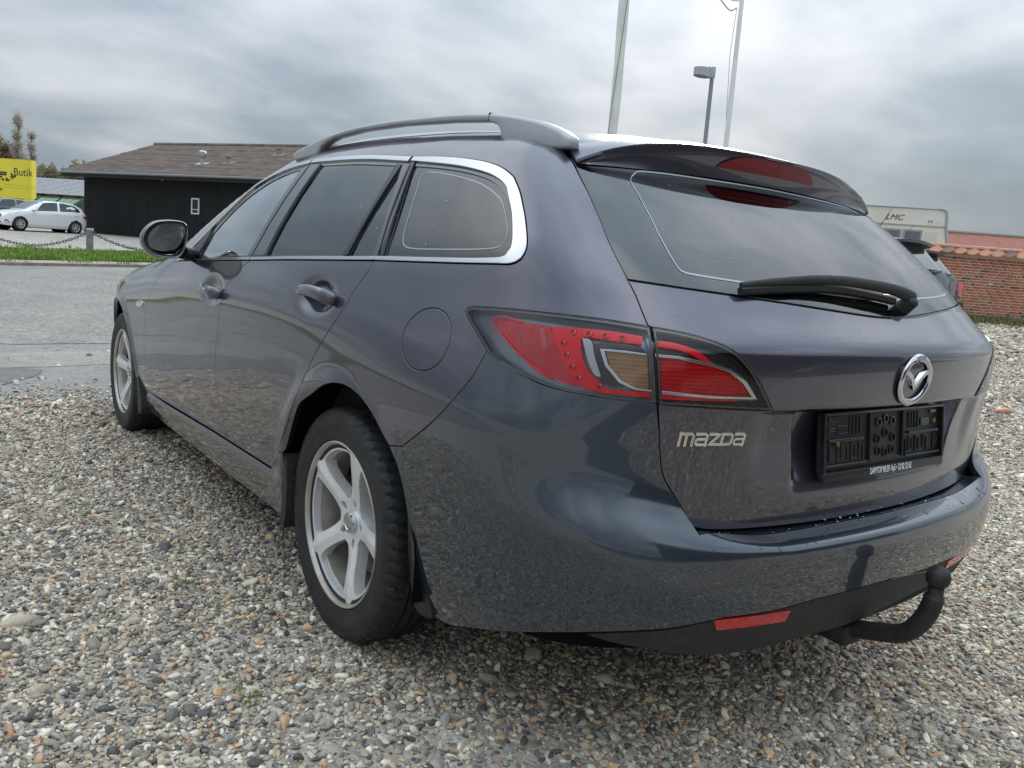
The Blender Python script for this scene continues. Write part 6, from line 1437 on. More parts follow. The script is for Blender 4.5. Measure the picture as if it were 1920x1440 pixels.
# ---------------------------------------------------------------- simple parked cars
def small_car(name,label,group,origin,rz,paint,P,cat='car'):
    """x forward, front bumper at x=P['L']; profile lists are (x, value)"""
    t=empty(name,origin,rz); tag(t,label,cat,group)
    X=np.unique(np.round(np.concatenate([P['x']]+[np.arange(wx-.45,wx+.451,.04) for wx in P['wheels']]),4)); X=X[(X>=P['x'][0])&(X<=P['x'][-1])]; X=X[np.concatenate([[True],np.diff(X)>.012])]; zb=np.interp(X,*P['belt']); zr=np.interp(X,*P['roof']); hw=np.interp(X,*P['hw']); rw=np.interp(X,*P['rw']); zl=np.interp(X,*P['sill'])
    secs=[]
    for i,x in enumerate(X):
        w,b_,r_,q,l=hw[i],zb[i],max(zr[i],zb[i]+.004),rw[i],zl[i]
        secs.append([(w*float(np.interp((zz-l)/max(b_-.16-l,.05),[0,.2,.5,1],[.90,.972,1.,.995])),zz) for zz in np.linspace(l,b_-.16,15)]+[(w*.965,b_-.02),(w*.95,b_),(q+(w*.95-q)*.45,b_+(r_-b_)*.55),(q,r_-.05*(r_-b_)/.5),(q*.80,r_),(q*.4,r_+.012),(0,r_+.015)])
    n=len(secs[0]); V=[(x,y,z) for x,sc in zip(X,secs) for y,z in sc]+[(x,-y,z) for x,sc in zip(X,secs) for y,z in sc]; m=len(X)*n
    F=[]; wells=P['wheels']
    def hole(i,j):
        cx=(X[i]+X[i+1])/2; cz=sum(secs[a][b][1] for a in (i,i+1) for b in (j,j+1))/4
        return any(math.hypot(cx-wx,cz-P['wr'])<P['wr']*1.12 for wx in wells) and j<13
    for i in range(len(X)-1):
        for j in range(n-1):
            if hole(i,j): continue
            q=(i*n+j,i*n+j+1,(i+1)*n+j+1,(i+1)*n+j); F+=[q,tuple(k+m for k in q[::-1])]
    for i,rv in ((0,0),(len(X)-1,1)):
        f=[i*n+j for j in range(n)]+[m+i*n+j for j in range(n-2,-1,-1)]; F.append(tuple(f if not rv else f[::-1]))
    F=[f for f in F]
    o=mesh('body',V,F,paint,t,True,40)
    bm=bmesh.new(); bm.from_mesh(o.data); bmesh.ops.remove_doubles(bm,verts=bm.verts,dist=1e-4); bmesh.ops.recalc_face_normals(bm,faces=bm.faces); bm.to_mesh(o.data); bm.free()
    inn=MB(); inn.box(X[0]+.35,2.75,-hw.max()*.78,hw.max()*.78,P['wr']*.55,.82); inn.build('cabin',DARK,t,False,None)
    def side_pt(x,f,out=.008,s=1):
        b_,r_,w,q=np.interp(x,X,zb),np.interp(x,X,zr),np.interp(x,X,hw),np.interp(x,X,rw)
        y=np.interp(f,[0,.55,1.],[w*.95,q+(w*.95-q)*.45,q]); return (x,s*(y+out),b_+(r_-b_)*f*.97)
    CG=mat('dark_car_glass',(.02,.026,.026),.05,coat=.6)
    for s in (1,-1):
        for q in P['windows']:
            pts=[]
            for (a,b_) in zip(q,q[1:]+q[:1]):
                for k in range(4): pts.append(side_pt(a[0]+(b_[0]-a[0])*k/4,a[1]+(b_[1]-a[1])*k/4,.012,s))
            nn=len(pts); c=np.mean(np.array(pts),0); 
            mesh('window',pts+[tuple(c)],[((i,(i+1)%nn,nn) if s<0 else ((i+1)%nn,i,nn)) for i in range(nn)],P.get('glass',CG),t,True)
    for (xa,xb,nm,lo_) in P['screens']:
        # front or rear screen: strip across the car between two stations
        V=[];K=9
        for u in range(5):
            x=xa+(xb-xa)*u/4; r_=np.interp(x,X,zr); q=np.interp(x,X,rw); b_=np.interp(x,X,zb)
            for k in range(K):
                c=-1+2*k/(K-1); y=c*q*.93; z=r_+.015-.015*abs(c)**2-.03*max(0,abs(c)-.8)/.2*.6; V.append((x,y,z+.014))
        d=1 if nm=='rear_screen' else -1
        F=[(u*K+k,u*K+k+1,(u+1)*K+k+1,(u+1)*K+k)[::1] for u in range(4) for k in range(K-1)]
        mesh(nm,V,F,P.get('glass2',CG),t,True)
    for wx in wells:
        for s in (1,-1):
            w=empty('wheel',(wx,s*(hw.max()-.12),P['wr']),0,t)
            if s<0: w.rotation_euler=(0,0,PI)
            b=MB(); r_=P['wr']; b.lathe([(-.09,r_*.62),(-.10,r_*.85),(-.08,r_*.98),(.06,r_),(.085,r_*.97),(.10,r_*.85),(.095,r_*.64)],32); b.build('tyre',RUBBER,w,True,40)
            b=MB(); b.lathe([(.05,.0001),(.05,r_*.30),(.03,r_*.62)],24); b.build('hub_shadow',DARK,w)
            for k in range(7):
                a=2*PI*k/7; M_=Matrix.Rotation(a,4,'Y'); b=MB(); b.bbox((0,.075,r_*.36),(r_*.17,.02,r_*.46),.006,M_); b.build('spoke',mat('wheel_silver',(.50,.51,.52),.35,.5),w,True,50)
            b=MB(); b.lathe([(.085,r_*.56),(.095,r_*.60),(.095,r_*.645),(.085,r_*.66)],32); b.lathe([(.088,.0001),(.085,r_*.16),(.07,r_*.18)],16); b.v; b.build('rim',mat('wheel_silver',(.50,.51,.52),.35,.5),w,True,40)
            b=MB(); b.lathe([(-.16,r_*.3),(-.16,r_*1.12),(.03,r_*1.12)],24); b.build('wheel_arch_liner',DARK,w)
    for s in (1,-1):
        mx,mz=P['mirror']; yy=np.interp(mx,X,hw)*.95
        b=MB(); b.ell((mx,s*(yy+.12),mz),(.08,.11,.07),14,8); b.tube([(mx,s*(yy-.02),mz-.05),(mx,s*(yy+.06),mz-.03)],.025,8); b.build('wing_mirror',paint,t)
        for hx in P['handles']:
            z=np.interp(hx,X,zb)-.11; y=np.interp(hx,X,hw)*.992; b=MB(); b.bbox((hx,s*(y+.012),z),(.19,.03,.03),.012); b.build('door_handle',paint,t,True,50)
        for (xx,z0_,z1_) in P['seams']:
            pass
    for nm,m_,pts,th in P['extras']:
        for s in (1,-1):
            q=[(x,s*y,z) for x,y,z in pts]; n_=len(q); c=np.mean(np.array(q),0); dv=Vector((c[0]-(X[0]+X[-1])/2,c[1],0)).normalized()*th
            b=MB(); b.add([tuple(Vector(p)+dv) for p in q]+[tuple(Vector(p)-dv*3) for p in q],[tuple(range(n_)),tuple(range(2*n_-1,n_-1,-1))]+[(i,n_+i,n_+(i+1)%n_,(i+1)%n_) for i in range(n_)])
            bm=bmesh.new(); 
            o_=b.build(nm,m_,t,False,None); bm.from_mesh(o_.data); bmesh.ops.recalc_face_normals(bm,faces=bm.faces); bm.to_mesh(o_.data); bm.free()
    return t
WHITE=mat('white_car_paint',(.78,.79,.80),.3,coat=1.); GREYC=mat('grey_car_paint',(.12,.125,.14),.3,.5,1.); GREYD=mat('brown_grey_car_paint',(.03,.028,.03),.4,.2,.4); SILV=mat('blue_grey_car_paint',(.055,.06,.072),.4,.2,.4)
HEADL=mat('headlight_clear',(.50,.53,.58),.12,.2,1.); REDT=mat('small_red_lamp',(.42,.012,.012),.15,coat=1.); ORANGE=mat('small_orange_lamp',(.65,.20,.02),.2,coat=1.)
PLATE=mat('white_plate',(.72,.72,.70),.5)
def hatch_profile():
    return dict(L=3.97,wr=.305,wheels=[.68,3.22],
     x=[0,.06,.16,.30,.42,.55,.68,.81,.94,1.06,1.3,1.6,1.9,2.2,2.5,2.75,2.85,2.97,3.09,3.22,3.35,3.47,3.58,3.72,3.86,3.95],
     belt=([0,.06,.4,1.6,2.6,2.95,3.3,3.7,3.97],[.66,.93,1.01,.985,.935,.915,.87,.76,.52]),
     roof=([0,.06,.22,.50,.8,1.4,2.0,2.3,2.95,3.3,3.7,3.97],[.68,.95,1.25,1.38,1.435,1.46,1.44,1.385,.96,.90,.785,.54]),
     hw=([0,.10,.35,.8,3.2,3.6,3.86,3.97],[.60,.74,.84,.87,.865,.80,.66,.50]),
     rw=([0,.2,.8,2.0,2.4,2.95,3.4,3.97],[.55,.56,.60,.61,.63,.70,.66,.45]),
     sill=([0,.12,.3,3.5,3.8,3.97],[.40,.30,.20,.19,.20,.24]),
     windows=[[(.42,.12),(1.42,.06),(1.36,.90),(1.15,.93),(.62,.80),(.46,.5)],[(1.52,.06),(2.48,.05),(2.36,.45),(2.12,.86),(1.46,.92)],[(2.54,.06),(2.78,.05),(2.42,.52)]],
     screens=[(2.08,2.90,'windscreen',0),(.10,.40,'rear_screen',0)],mirror=(2.62,.99),handles=[1.62,.66],seams=[],extras=[])
def white_hatch():
    P=hatch_profile()
    P['extras']=[('headlight',HEADL,[(3.62,.74,.70),(3.34,.80,.83),(3.12,.83,.86),(3.36,.815,.76),(3.66,.72,.64)],.03),
      ('tail_light',REDT,[(.10,.735,.90),(.28,.82,.88),(.24,.82,.76),(.07,.72,.74)],.015),
      ('fog_light_recess',BLK,[(3.86,.62,.36),(3.80,.70,.46),(3.62,.765,.40),(3.66,.76,.33),(3.84,.64,.31)],.02)]
    a=W3(40.,(148-978)/1537*40.); b=W3(38.0,(53-978)/1537*38.0)
    d=Vector((b.x-a.x,b.y-a.y,0)).normalized(); side=Vector((-d.y,d.x,0))
    org=Vector((a.x,a.y,0))-d*.68-side*.80; org.z=float(zt(org.x+d.x*2,org.y+d.y*2))+.02
    t=small_car('white_hatchback','white five-door hatchback parked on the gravel in front of the black barn','parked cars',org,math.atan2(d.y,d.x),WHITE,P)
    b_=MB(); b_.bbox((3.975,0,.60),(.04,.52,.11),.008); b_.build('number_plate',PLATE,t,True)
    b_=MB(); b_.bbox((3.93,0,.56),(.10,1.02,.26),.04); b_.build('grille',BLK,t,True)
    b_=MB(); b_.bbox((3.93,0,.33),(.10,1.1,.10),.03); b_.build('lower_grille',BLK,t,True)
    for s in (1,-1): MB().lathe([(0,.0001),(0,.035),(-.02,.04)],10,'x',(3.84,s*.69,.38)).build('fog_light',HEADL,t)
    return d
dcar=white_hatch()
def grey_hatch():
    P=hatch_profile(); P['extras']=[('headlight',HEADL,[(3.62,.74,.70),(3.34,.80,.83),(3.12,.83,.86),(3.36,.815,.76),(3.66,.72,.64)],.03),('tail_light',REDT,[(.10,.735,.90),(.28,.82,.88),(.24,.82,.76),(.07,.72,.74)],.015)]
    P['roof']=([0,.06,.22,.50,.8,1.4,2.0,2.3,2.95,3.3,3.7,3.97],[.68,.95,1.20,1.36,1.41,1.43,1.42,1.38,.96,.90,.785,.54])
    o=W3(46.,(70-978)/1537*46.); small_car('grey_hatchback','dark grey hatchback half hidden behind the white hatchback, below the yellow shop','parked cars',o,math.atan2(dcar.y,dcar.x)+.12,GREYC,P)
grey_hatch()
# ---------------------------------------------------------------- bollards and chain
STEEL=mat('grey_steel',(.20,.20,.195),.5,.4,fn=varied((.16,.155,.15),(.27,.265,.25),6)); CHAINM=mat('chain_steel',(.11,.115,.13),.45,.6)
bolls=[]
for px,s_,lab in ((-62,25.6,'grey steel bollard just left of the picture edge'),(168,26.5,'grey steel bollard carrying the chain in front of the barn'),(392,27.4,'grey steel bollard hidden behind the estate car')):
    p=W3(s_,(px-971)/1537*s_); bolls.append(p)
t=None
for p,lab in ((bolls[1],'grey steel bollard holding up both chains in front of the black barn'),):
    t=empty('bollard',p); tag(t,lab,'bollard')
    MB().lathe([(-.2,.0001),(-.2,.105),(.64,.105),(.645,.10)],28,'z').build('post',STEEL,t,True,40)
    MB().lathe([(.645,.10),(.65,.112),(.70,.112),(.715,.10),(.72,.0001)],28,'z').build('cap',mat('pale_cap',(.34,.35,.36),.45,.4),t,True,40)
    for a in (0,PI): MB().tube([(.11*math.cos(a+PSI+PI/2),.11*math.sin(a+PSI+PI/2),.62),(.16*math.cos(a+PSI+PI/2),.16*math.sin(a+PSI+PI/2),.62)],.018,8).build('eye',CHAINM,t)
def chain(a,b,sag,label):
    a=a+Vector((0,0,.62)); b=b+Vector((0,0,.62)); N_=int((b-a).length/.085); pts=[a.lerp(b,i/N_)+Vector((0,0,-4*sag*(i/N_)*(1-i/N_))) for i in range(N_+1)]
    m=MB(); 
    for i in range(N_):
        p=(pts[i]+pts[i+1])/2; d=(pts[i+1]-pts[i]).normalized(); u=Vector((0,0,1)) if i%2 else d.cross(Vector((0,0,1))).normalized(); u=(u-d*u.dot(d)).normalized()
        loop=[p+d*.068*math.cos(q)+u*.036*math.sin(q) for q in np.linspace(0,2*PI,11)]
        m.tube(loop,.0135,5,cap=False)
    t=empty('chain',a); tag(t,label,'chain','chains slung between the bollards')
    m.v=[tuple(Vector(v)-a) for v in m.v]; m.build('chain_links',CHAINM,t)['kind']='stuff'
chain(bolls[0],bolls[1],.55,'sagging steel chain in front of the white hatchback, left of the bollard'); chain(bolls[1],bolls[2],.50,'sagging steel chain running right from the bollard toward the wing mirror')
# ---------------------------------------------------------------- trees and the wooded skyline
BARK=mat('bark',(.12,.10,.08),.9,fn=varied((.08,.065,.05),(.19,.165,.14),6)); 
def leafm(name,c): return leaf_material(name,*c)
def tree(label,group,base,h,w,mt,kind,seed,nl,leaf):
    r_=random.Random(seed); t=empty('tree',base); tag(t,label,'tree',group)
    tr=MB(); lean=r_.uniform(-.03,.03); top=Vector((lean*h,0,h*.97)); spine=[Vector((0,0,-.3)).lerp(top,k/6)+Vector((r_.gauss(0,.02*h*.3),r_.gauss(0,.02*h*.3),0))*(k>0) for k in range(7)]
    tr.tube(spine,[h*.022*(1-.9*k/6)+.015 for k in range(7)],7); limbs=[]
    nb=34
    for i in range(nb):
        f=r_.uniform(.16,.95); k=f*6; p=spine[int(k)].lerp(spine[min(int(k)+1,6)],k-int(k)); a=r_.uniform(0,2*PI); ln=w*(1.15-f*.75)*r_.uniform(.6,1.1); el=R(r_.uniform(45,72)) if kind=='poplar' else R(r_.uniform(15,50))
        d=Vector((math.cos(a)*math.cos(el),math.sin(a)*math.cos(el),math.sin(el))); e=p+d*ln*1.5; mid=p.lerp(e,.5)+Vector((0,0,.06*ln)); tr.tube([p,mid,e],[.022*h*.22,.012*h*.22,.006],5); limbs.append((p,mid,e))
        for q in range(3):
            g=r_.uniform(.35,1); s_=p.lerp(e,g); d2=(d+Vector((r_.gauss(0,.5),r_.gauss(0,.5),r_.uniform(0,.6)))).normalized(); e2=s_+d2*ln*.55; tr.tube([s_,e2],[.008*h*.15,.004],4); limbs.append((s_,s_.lerp(e2,.5),e2))
    tr.build('trunk',BARK,t,True,60)
    V=[];F=[]
    for i in range(nl):
        p,m_,e=r_.choice(limbs); f=r_.betavariate(2.2,1.2); sp_=(.16 if kind=='poplar' else .08)*w; c=p.lerp(e,f)+Vector((r_.gauss(0,sp_),r_.gauss(0,sp_),r_.gauss(0,sp_*1.6)))
        n=Vector((r_.gauss(0,1),r_.gauss(0,1),r_.gauss(0,1))).normalized(); u=n.orthogonal().normalized(); v=n.cross(u); s_=leaf*r_.uniform(.5,1.3); b=len(V)
        V+= [c-u*s_,c+v*s_*.55,c+u*s_,c-v*s_*.55]; F.append((b,b+1,b+2,b+3))
    mesh('crown',V,F,mt,t)
PL=leafm('grey_brown_leaf',((.34,.31,.25),(.46,.425,.36),(.56,.53,.46))); BR=leafm('brown_leaf',((.17,.12,.075),(.24,.18,.12),(.33,.26,.18))); OL=leafm('olive_leaf',((.17,.165,.10),(.25,.235,.15),(.32,.29,.20)))
def tpos(px,s): return W3(s,(px-978)/1537*s)
tree('tall thin poplar losing its leaves, right of the two above the yellow shop','poplars above the yellow shop',tpos(44,78),9.3,.85,PL,'poplar',3,6500,.07)
tree('slim shorter poplar leaning beside the tall one, nearest the slate roof','poplars above the yellow shop',tpos(67,80),8.0,.75,PL,'poplar',8,5200,.07)
tree('pale poplar cut by the left picture edge','poplars above the yellow shop',tpos(0,78),9.2,.8,PL,'poplar',13,5200,.07)
tree('low spreading brown tree behind the yellow shop, at the left edge','broad trees behind the shop',tpos(2,82),6.3,2.3,BR,'broad',21,9000,.12)
tree('low brown tree behind the yellow shop, under the poplars','broad trees behind the shop',tpos(38,84),5.5,2.1,BR,'broad',22,8000,.12)
def wood():
    r_=random.Random(31); V=[];F=[]
    for i in range(40000):
        px=r_.uniform(-260,520); s=r_.uniform(118,150); top=7.3+.6*math.sin(px*.045)+.4*math.sin(px*.13+1)+.4*math.sin(px*.31)
        b0=W3(s,(px-978)/1537*s); z=b0.z+top*(r_.random()**.55)-.5; c=Vector((b0.x,b0.y,z+.6)); n=Vector((r_.gauss(0,1),r_.gauss(0,1),r_.gauss(0,1))).normalized(); u=n.orthogonal().normalized(); v=n.cross(u); q=r_.uniform(.25,.6); k=len(V)
        V+=[c-u*q,c+v*q*.7,c+u*q,c-v*q*.7]; F.append((k,k+1,k+2,k+3))
    o=mesh('distant_wood',V,F,OL); tag(o,'hazy olive and brown belt of woodland on the skyline','woodland',kind='stuff')
wood()
# ---------------------------------------------------------------- right side: wall, caravan, red roof, parked cars
BRICKS=[mat('red_brick',(.36,.10,.045),.85,fn=varied((.32,.085,.04),(.45,.145,.07),18,bumps=.3,bd=.004)),mat('orange_brick',(.42,.14,.06),.85,fn=varied((.39,.12,.055),(.50,.19,.09),18,bumps=.3,bd=.004)),mat('burnt_brick',(.10,.065,.05),.8,fn=varied((.06,.045,.04),(.15,.095,.07),18,bumps=.3,bd=.004))]
MORT=mat('mortar',(.50,.45,.375),.95,fn=varied((.58,.53,.45),(.68,.63,.54),30,bumps=.3,bd=.004)); 
def clay_fn(nt,b):
    oi=N(nt,'ShaderNodeObjectInfo'); n=tex_noise(nt,9,5,.6); a=N(nt,'ShaderNodeMath',operation='ADD'); a.use_clamp=True
    s_=N(nt,'ShaderNodeMath',operation='MULTIPLY_ADD'); s_.inputs[1].default_value=.5; s_.inputs[2].default_value=-.25; nt.links.new(oi.outputs['Random'],s_.inputs[0]); nt.links.new(n.outputs[0],a.inputs[0]); nt.links.new(s_.outputs[0],a.inputs[1])
    nt.links.new(ramp(nt,a.outputs[0],[(.25,(.15,.105,.085)),(.5,(.38,.17,.105)),(.75,(.50,.25,.15))]),b.inputs['Base Color']); bump(nt,b,n.outputs[0],.3,.006)
CLAY=mat('clay_tile',(.36,.16,.10),.8,fn=clay_fn); 
RENDER=mat('cement_plinth',(.24,.22,.18),.95,fn=varied((.18,.17,.13),(.30,.28,.24),3,bumps=.2,bd=.01))
def wall():
    s=20.; l0,l1=8.2,16.6; o=W3(s,l0); rz=siteM(0,0,(0.015,1.)); t=empty('brick_wall',o,rz); tag(t,'red brick garden wall with curved clay coping tiles at the gravel edge','wall')
    # local x along the wall to the right, -y?  local y points to the viewer side or away: y axis = left of x -> away from the viewer is +y
    H=1.53; z0=.06; Lw=l1-l0
    def nm(x): return float(zt_sl(s,l0+x))-o.z
    b=MB(); b.box(0,Lw,-.0165,.22,z0-.3,H); b.build('wall_core',MORT,t,False,None)
    b=MB(); b.box(-.02,Lw+.02,-.05,.25,-.5,z0+.10); b.build('plinth',RENDER,t,False,None)
    bw,bh=.228,.054; cw,ch=.240,.0667; base=[]
    def brick_mesh(wd,i):
        r_=random.Random(900+i); m=MB(); m.bbox((0,0,0),(wd,.05,bh),.004); me=bpy.data.meshes.new('brick'); me.from_pydata([(x+r_.gauss(0,.0008),y+r_.gauss(0,.001),z+r_.gauss(0,.0008)) for x,y,z in m.v],[],m.f); me.materials.append(None); return me
    full=[[brick_mesh(bw,i+10*k) for i in range(3)] for k in range(3)]; half=[[brick_mesh(.108,i+10*k+50) for i in range(2)] for k in range(3)]
    for k in range(3):
        for me in full[k]+half[k]: me.materials[0]=BRICKS[k]
    r_=random.Random(11); count=0; rest=MB(); rows=int((H-z0-.10)/ch); cand=[]
    for r in range(rows):
        z=z0+.10+.035+r*ch; x=-(r%4)*.06-(.12 if r%2 else 0)
        while x<Lw:
            if r_.random()<.13: wd,st,kind=.108,.120,2 if r_.random()<.55 else r_.choice((0,1))
            else: wd,st,kind=bw,cw,r_.choices((0,1,2),(.55,.42,.03))[0]
            if x+wd>0 and x<Lw: cand.append((x+wd/2,z,wd,kind,r_.randrange(2)))
            x+=st
    vis=[c for c in cand if 1.3<c[0]<4.6]; vis.sort(key=lambda c:(abs(c[0]-3.2)))
    vs_=set(id(c) for c in vis[:298])
    for c in cand:
        x,z,wd,k,i=c
        if id(c) in vs_:
            me=(full if wd>.2 else half)[k][i]; ob=link('brick',me,None,t); ob.location=(x,.0045+r_.gauss(0,.0012),z)
        else: rest.bbox((x,.0045,z),(wd,.05,bh),.004)
    rest.build('brick_courses',BRICKS[0],t,False,None)['kind']='stuff'
    # coping: curved tiles laid side by side, sloping to the viewer, and a mortar ridge
    n=7; V=[];tw=.30
    prof=[(-tw*.5+tw*k/n*1.06,.055*math.sin(PI*(k/n)*1.0)*-1+.05*(k/n)) for k in range(n+1)]
    def tile(sgn):
        m=MB(); A=[]
        for (y,zb) in ((-.20,0.),(.16,.155)):
            for th in (0,.018):
                for (x,z) in prof: A.append((x,y,z+zb-th))
        k=n+1; F=[]
        for i in range(n): F+=[(i,i+1,2*k+i+1,2*k+i),(k+i,3*k+i,3*k+i+1,k+i+1),(i,k+i,k+i+1,i+1),(2*k+i,2*k+i+1,3*k+i+1,3*k+i)]
        F+=[(0,2*k,3*k,k),(n,k+n,3*k+n,2*k+n)]
        me=bpy.data.meshes.new('coping_tile'); me.from_pydata(A,[],F); me.materials.append(CLAY); me.polygons.foreach_set('use_smooth',[True]*len(me.polygons)); me.set_sharp_from_angle(angle=R(50)); return me
    tm=tile(1); i=0; x=.1
    while x<Lw:
        ob=link('coping_tile',tm,None,t); ob.location=(x,.03+r_.gauss(0,.006),H+.06+r_.gauss(0,.005)); ob.rotation_euler=(r_.gauss(0,.02),r_.gauss(0,.02),r_.gauss(0,.02)); x+=tw
        if x<6.5: pass
    b=MB(); b.tube([(0,.20,H+.20),(Lw,.20,H+.20)],.06,8,sx=1.6); b.build('ridge',CLAY,t)
    b=MB(); b.add([(0,.20,H+.2),(Lw,.20,H+.2),(Lw,.46,H+.02),(0,.46,H+.02)],[(0,1,2,3)]); b.build('rear_coping',CLAY,t,False,None)
wall()
def weeds():
    rs=np.random.RandomState(15); n=1500; l=rs.uniform(8,16.5,n); s=19.95-np.abs(rs.normal(0,.55,n))-.05
    p=[W3(a,b) for a,b in zip(s,l)]; sc=np.repeat(rs.uniform(.35,1.1,n)[:,None],3,1); rot=np.stack([0*l,0*l,rs.uniform(0,6.28,n)],-1)
    scatter('wall_weeds',[tuple(q) for q in p],rot,sc,rs.randint(0,5,n),[blade_tuft(i+20,12,.16,.016,.09) for i in range(5)],WEED)
    sheet('weedy_margin',[sl2xy(20.1,7.5),sl2xy(20.1,17),sl2xy(19.2,17),sl2xy(19.0,13),sl2xy(19.25,10),sl2xy(19.1,7.5)],mat('weedy_soil',(.15,.14,.09),.95,fn=varied((.11,.11,.06),(.22,.20,.15),6,bumps=.4,bd=.02)),.03,.3,wob=.03)
    # scattered small tufts in the near gravel
    P=[]
    rs2=np.random.RandomState(22)
    for s_,l_ in ((2.35,-.93),(2.9,-1.55),(1.75,-.55),(11,6.4),(13,8.2)):
        for k in range(5): P.append(tuple(W3(s_+rs2.normal(0,.02),l_+rs2.normal(0,.02))))
    n=len(P); scatter('gravel_tufts',P,np.stack([np.zeros(n),np.zeros(n),rs2.uniform(0,6,n)],-1),np.repeat(rs2.uniform(.07,.14,n)[:,None],3,1),rs2.randint(0,5,n),[blade_tuft(i+40,12,.16,.02,.06) for i in range(5)],GRASS)
weeds()
def red_building():
    s=37.; o=W3(s,16.6); rz=siteM(0,0,(-.06,1.)); t=empty('red_roofed_building',o,rz); tag(t,'long low building with red corrugated roof behind the brick wall','building')
    zr_,ze=4.12-o.z,2.75-o.z; RED=mat('red_roof_sheet',(.34,.115,.085),.7,fn=varied((.33,.12,.085),(.42,.165,.12),2.,mscale=(6,1,1)))
    b=MB(); b.box(-6,16,.6,7.4,-.6,ze); b.build('wall',BRICKS[0],t,False,None)
    x0,x1=-6.4,16.4; n=int((x1-x0)/.085); V=[]
    for q,(y,z) in enumerate(((0,ze-.1),(4,zr_))):
        for i in range(n+1): V.append((x0+(x1-x0)*i/n,y,z+(.030 if i%2 else -.030)))
    mesh('roof',V,[(i,i+1,n+2+i,n+1+i) for i in range(n)],RED,t)
    b=MB(); b.add([(x0,4,zr_),(x1,4,zr_),(x1,8,ze-.1),(x0,8,ze-.1)],[(0,1,2,3)]); b.build('rear_roof',RED,t,False,None)
    b=MB(); b.tube([(x0,3.95,zr_+.03),(x1,3.95,zr_+.03)],.10,8); b.build('ridge_cap',mat('grey_ridge',(.30,.31,.27),.8),t)
    b=MB(); b.add([(4.0,.75,ze+.195),(4.62,.75,ze+.195),(4.62,1.05,ze+.30),(4.0,1.05,ze+.30)],[(0,1,2,3)]); b.build('roof_light',mat('pale_roof_light',(.65,.68,.70),.3),t,False,None)
red_building()
def caravan():
    s=22.6; cx=(1751-990)/1537*s; o=W3(s,cx); rz=siteM(0,0,(.19,-.98)); t=empty('caravan',o,rz); tag(t,'cream touring caravan with maroon letters parked behind the brick wall','caravan')
    # local x runs left along the side facing the viewer, y away/toward: the viewer lies at -y*? -> side plane y=0 with viewer at +y
    CR=mat('cream_shell',(.60,.57,.47),.45,fn=varied((.68,.66,.57),(.76,.74,.66),1.2)); TRIM=mat('grey_trim_strip',(.36,.37,.38),.45)
    zb=o.z; L_=5.6; top=1.041+156*22.6/1537.-zb
    prof=catmull([(-.02,.45),(-.17,.75),(-.24,1.3),(-.26,1.75),(-.18,2.2),(-.12,top-.05),(.05,top)],.1)+[(L_-.3,top),(L_,top-.5),(L_+.1,1.2),(L_,.45)]
    n=len(prof); b=MB(); y0,y1=0,-2.15
    return t,prof,top,y0,y1,CR,TRIM,L_
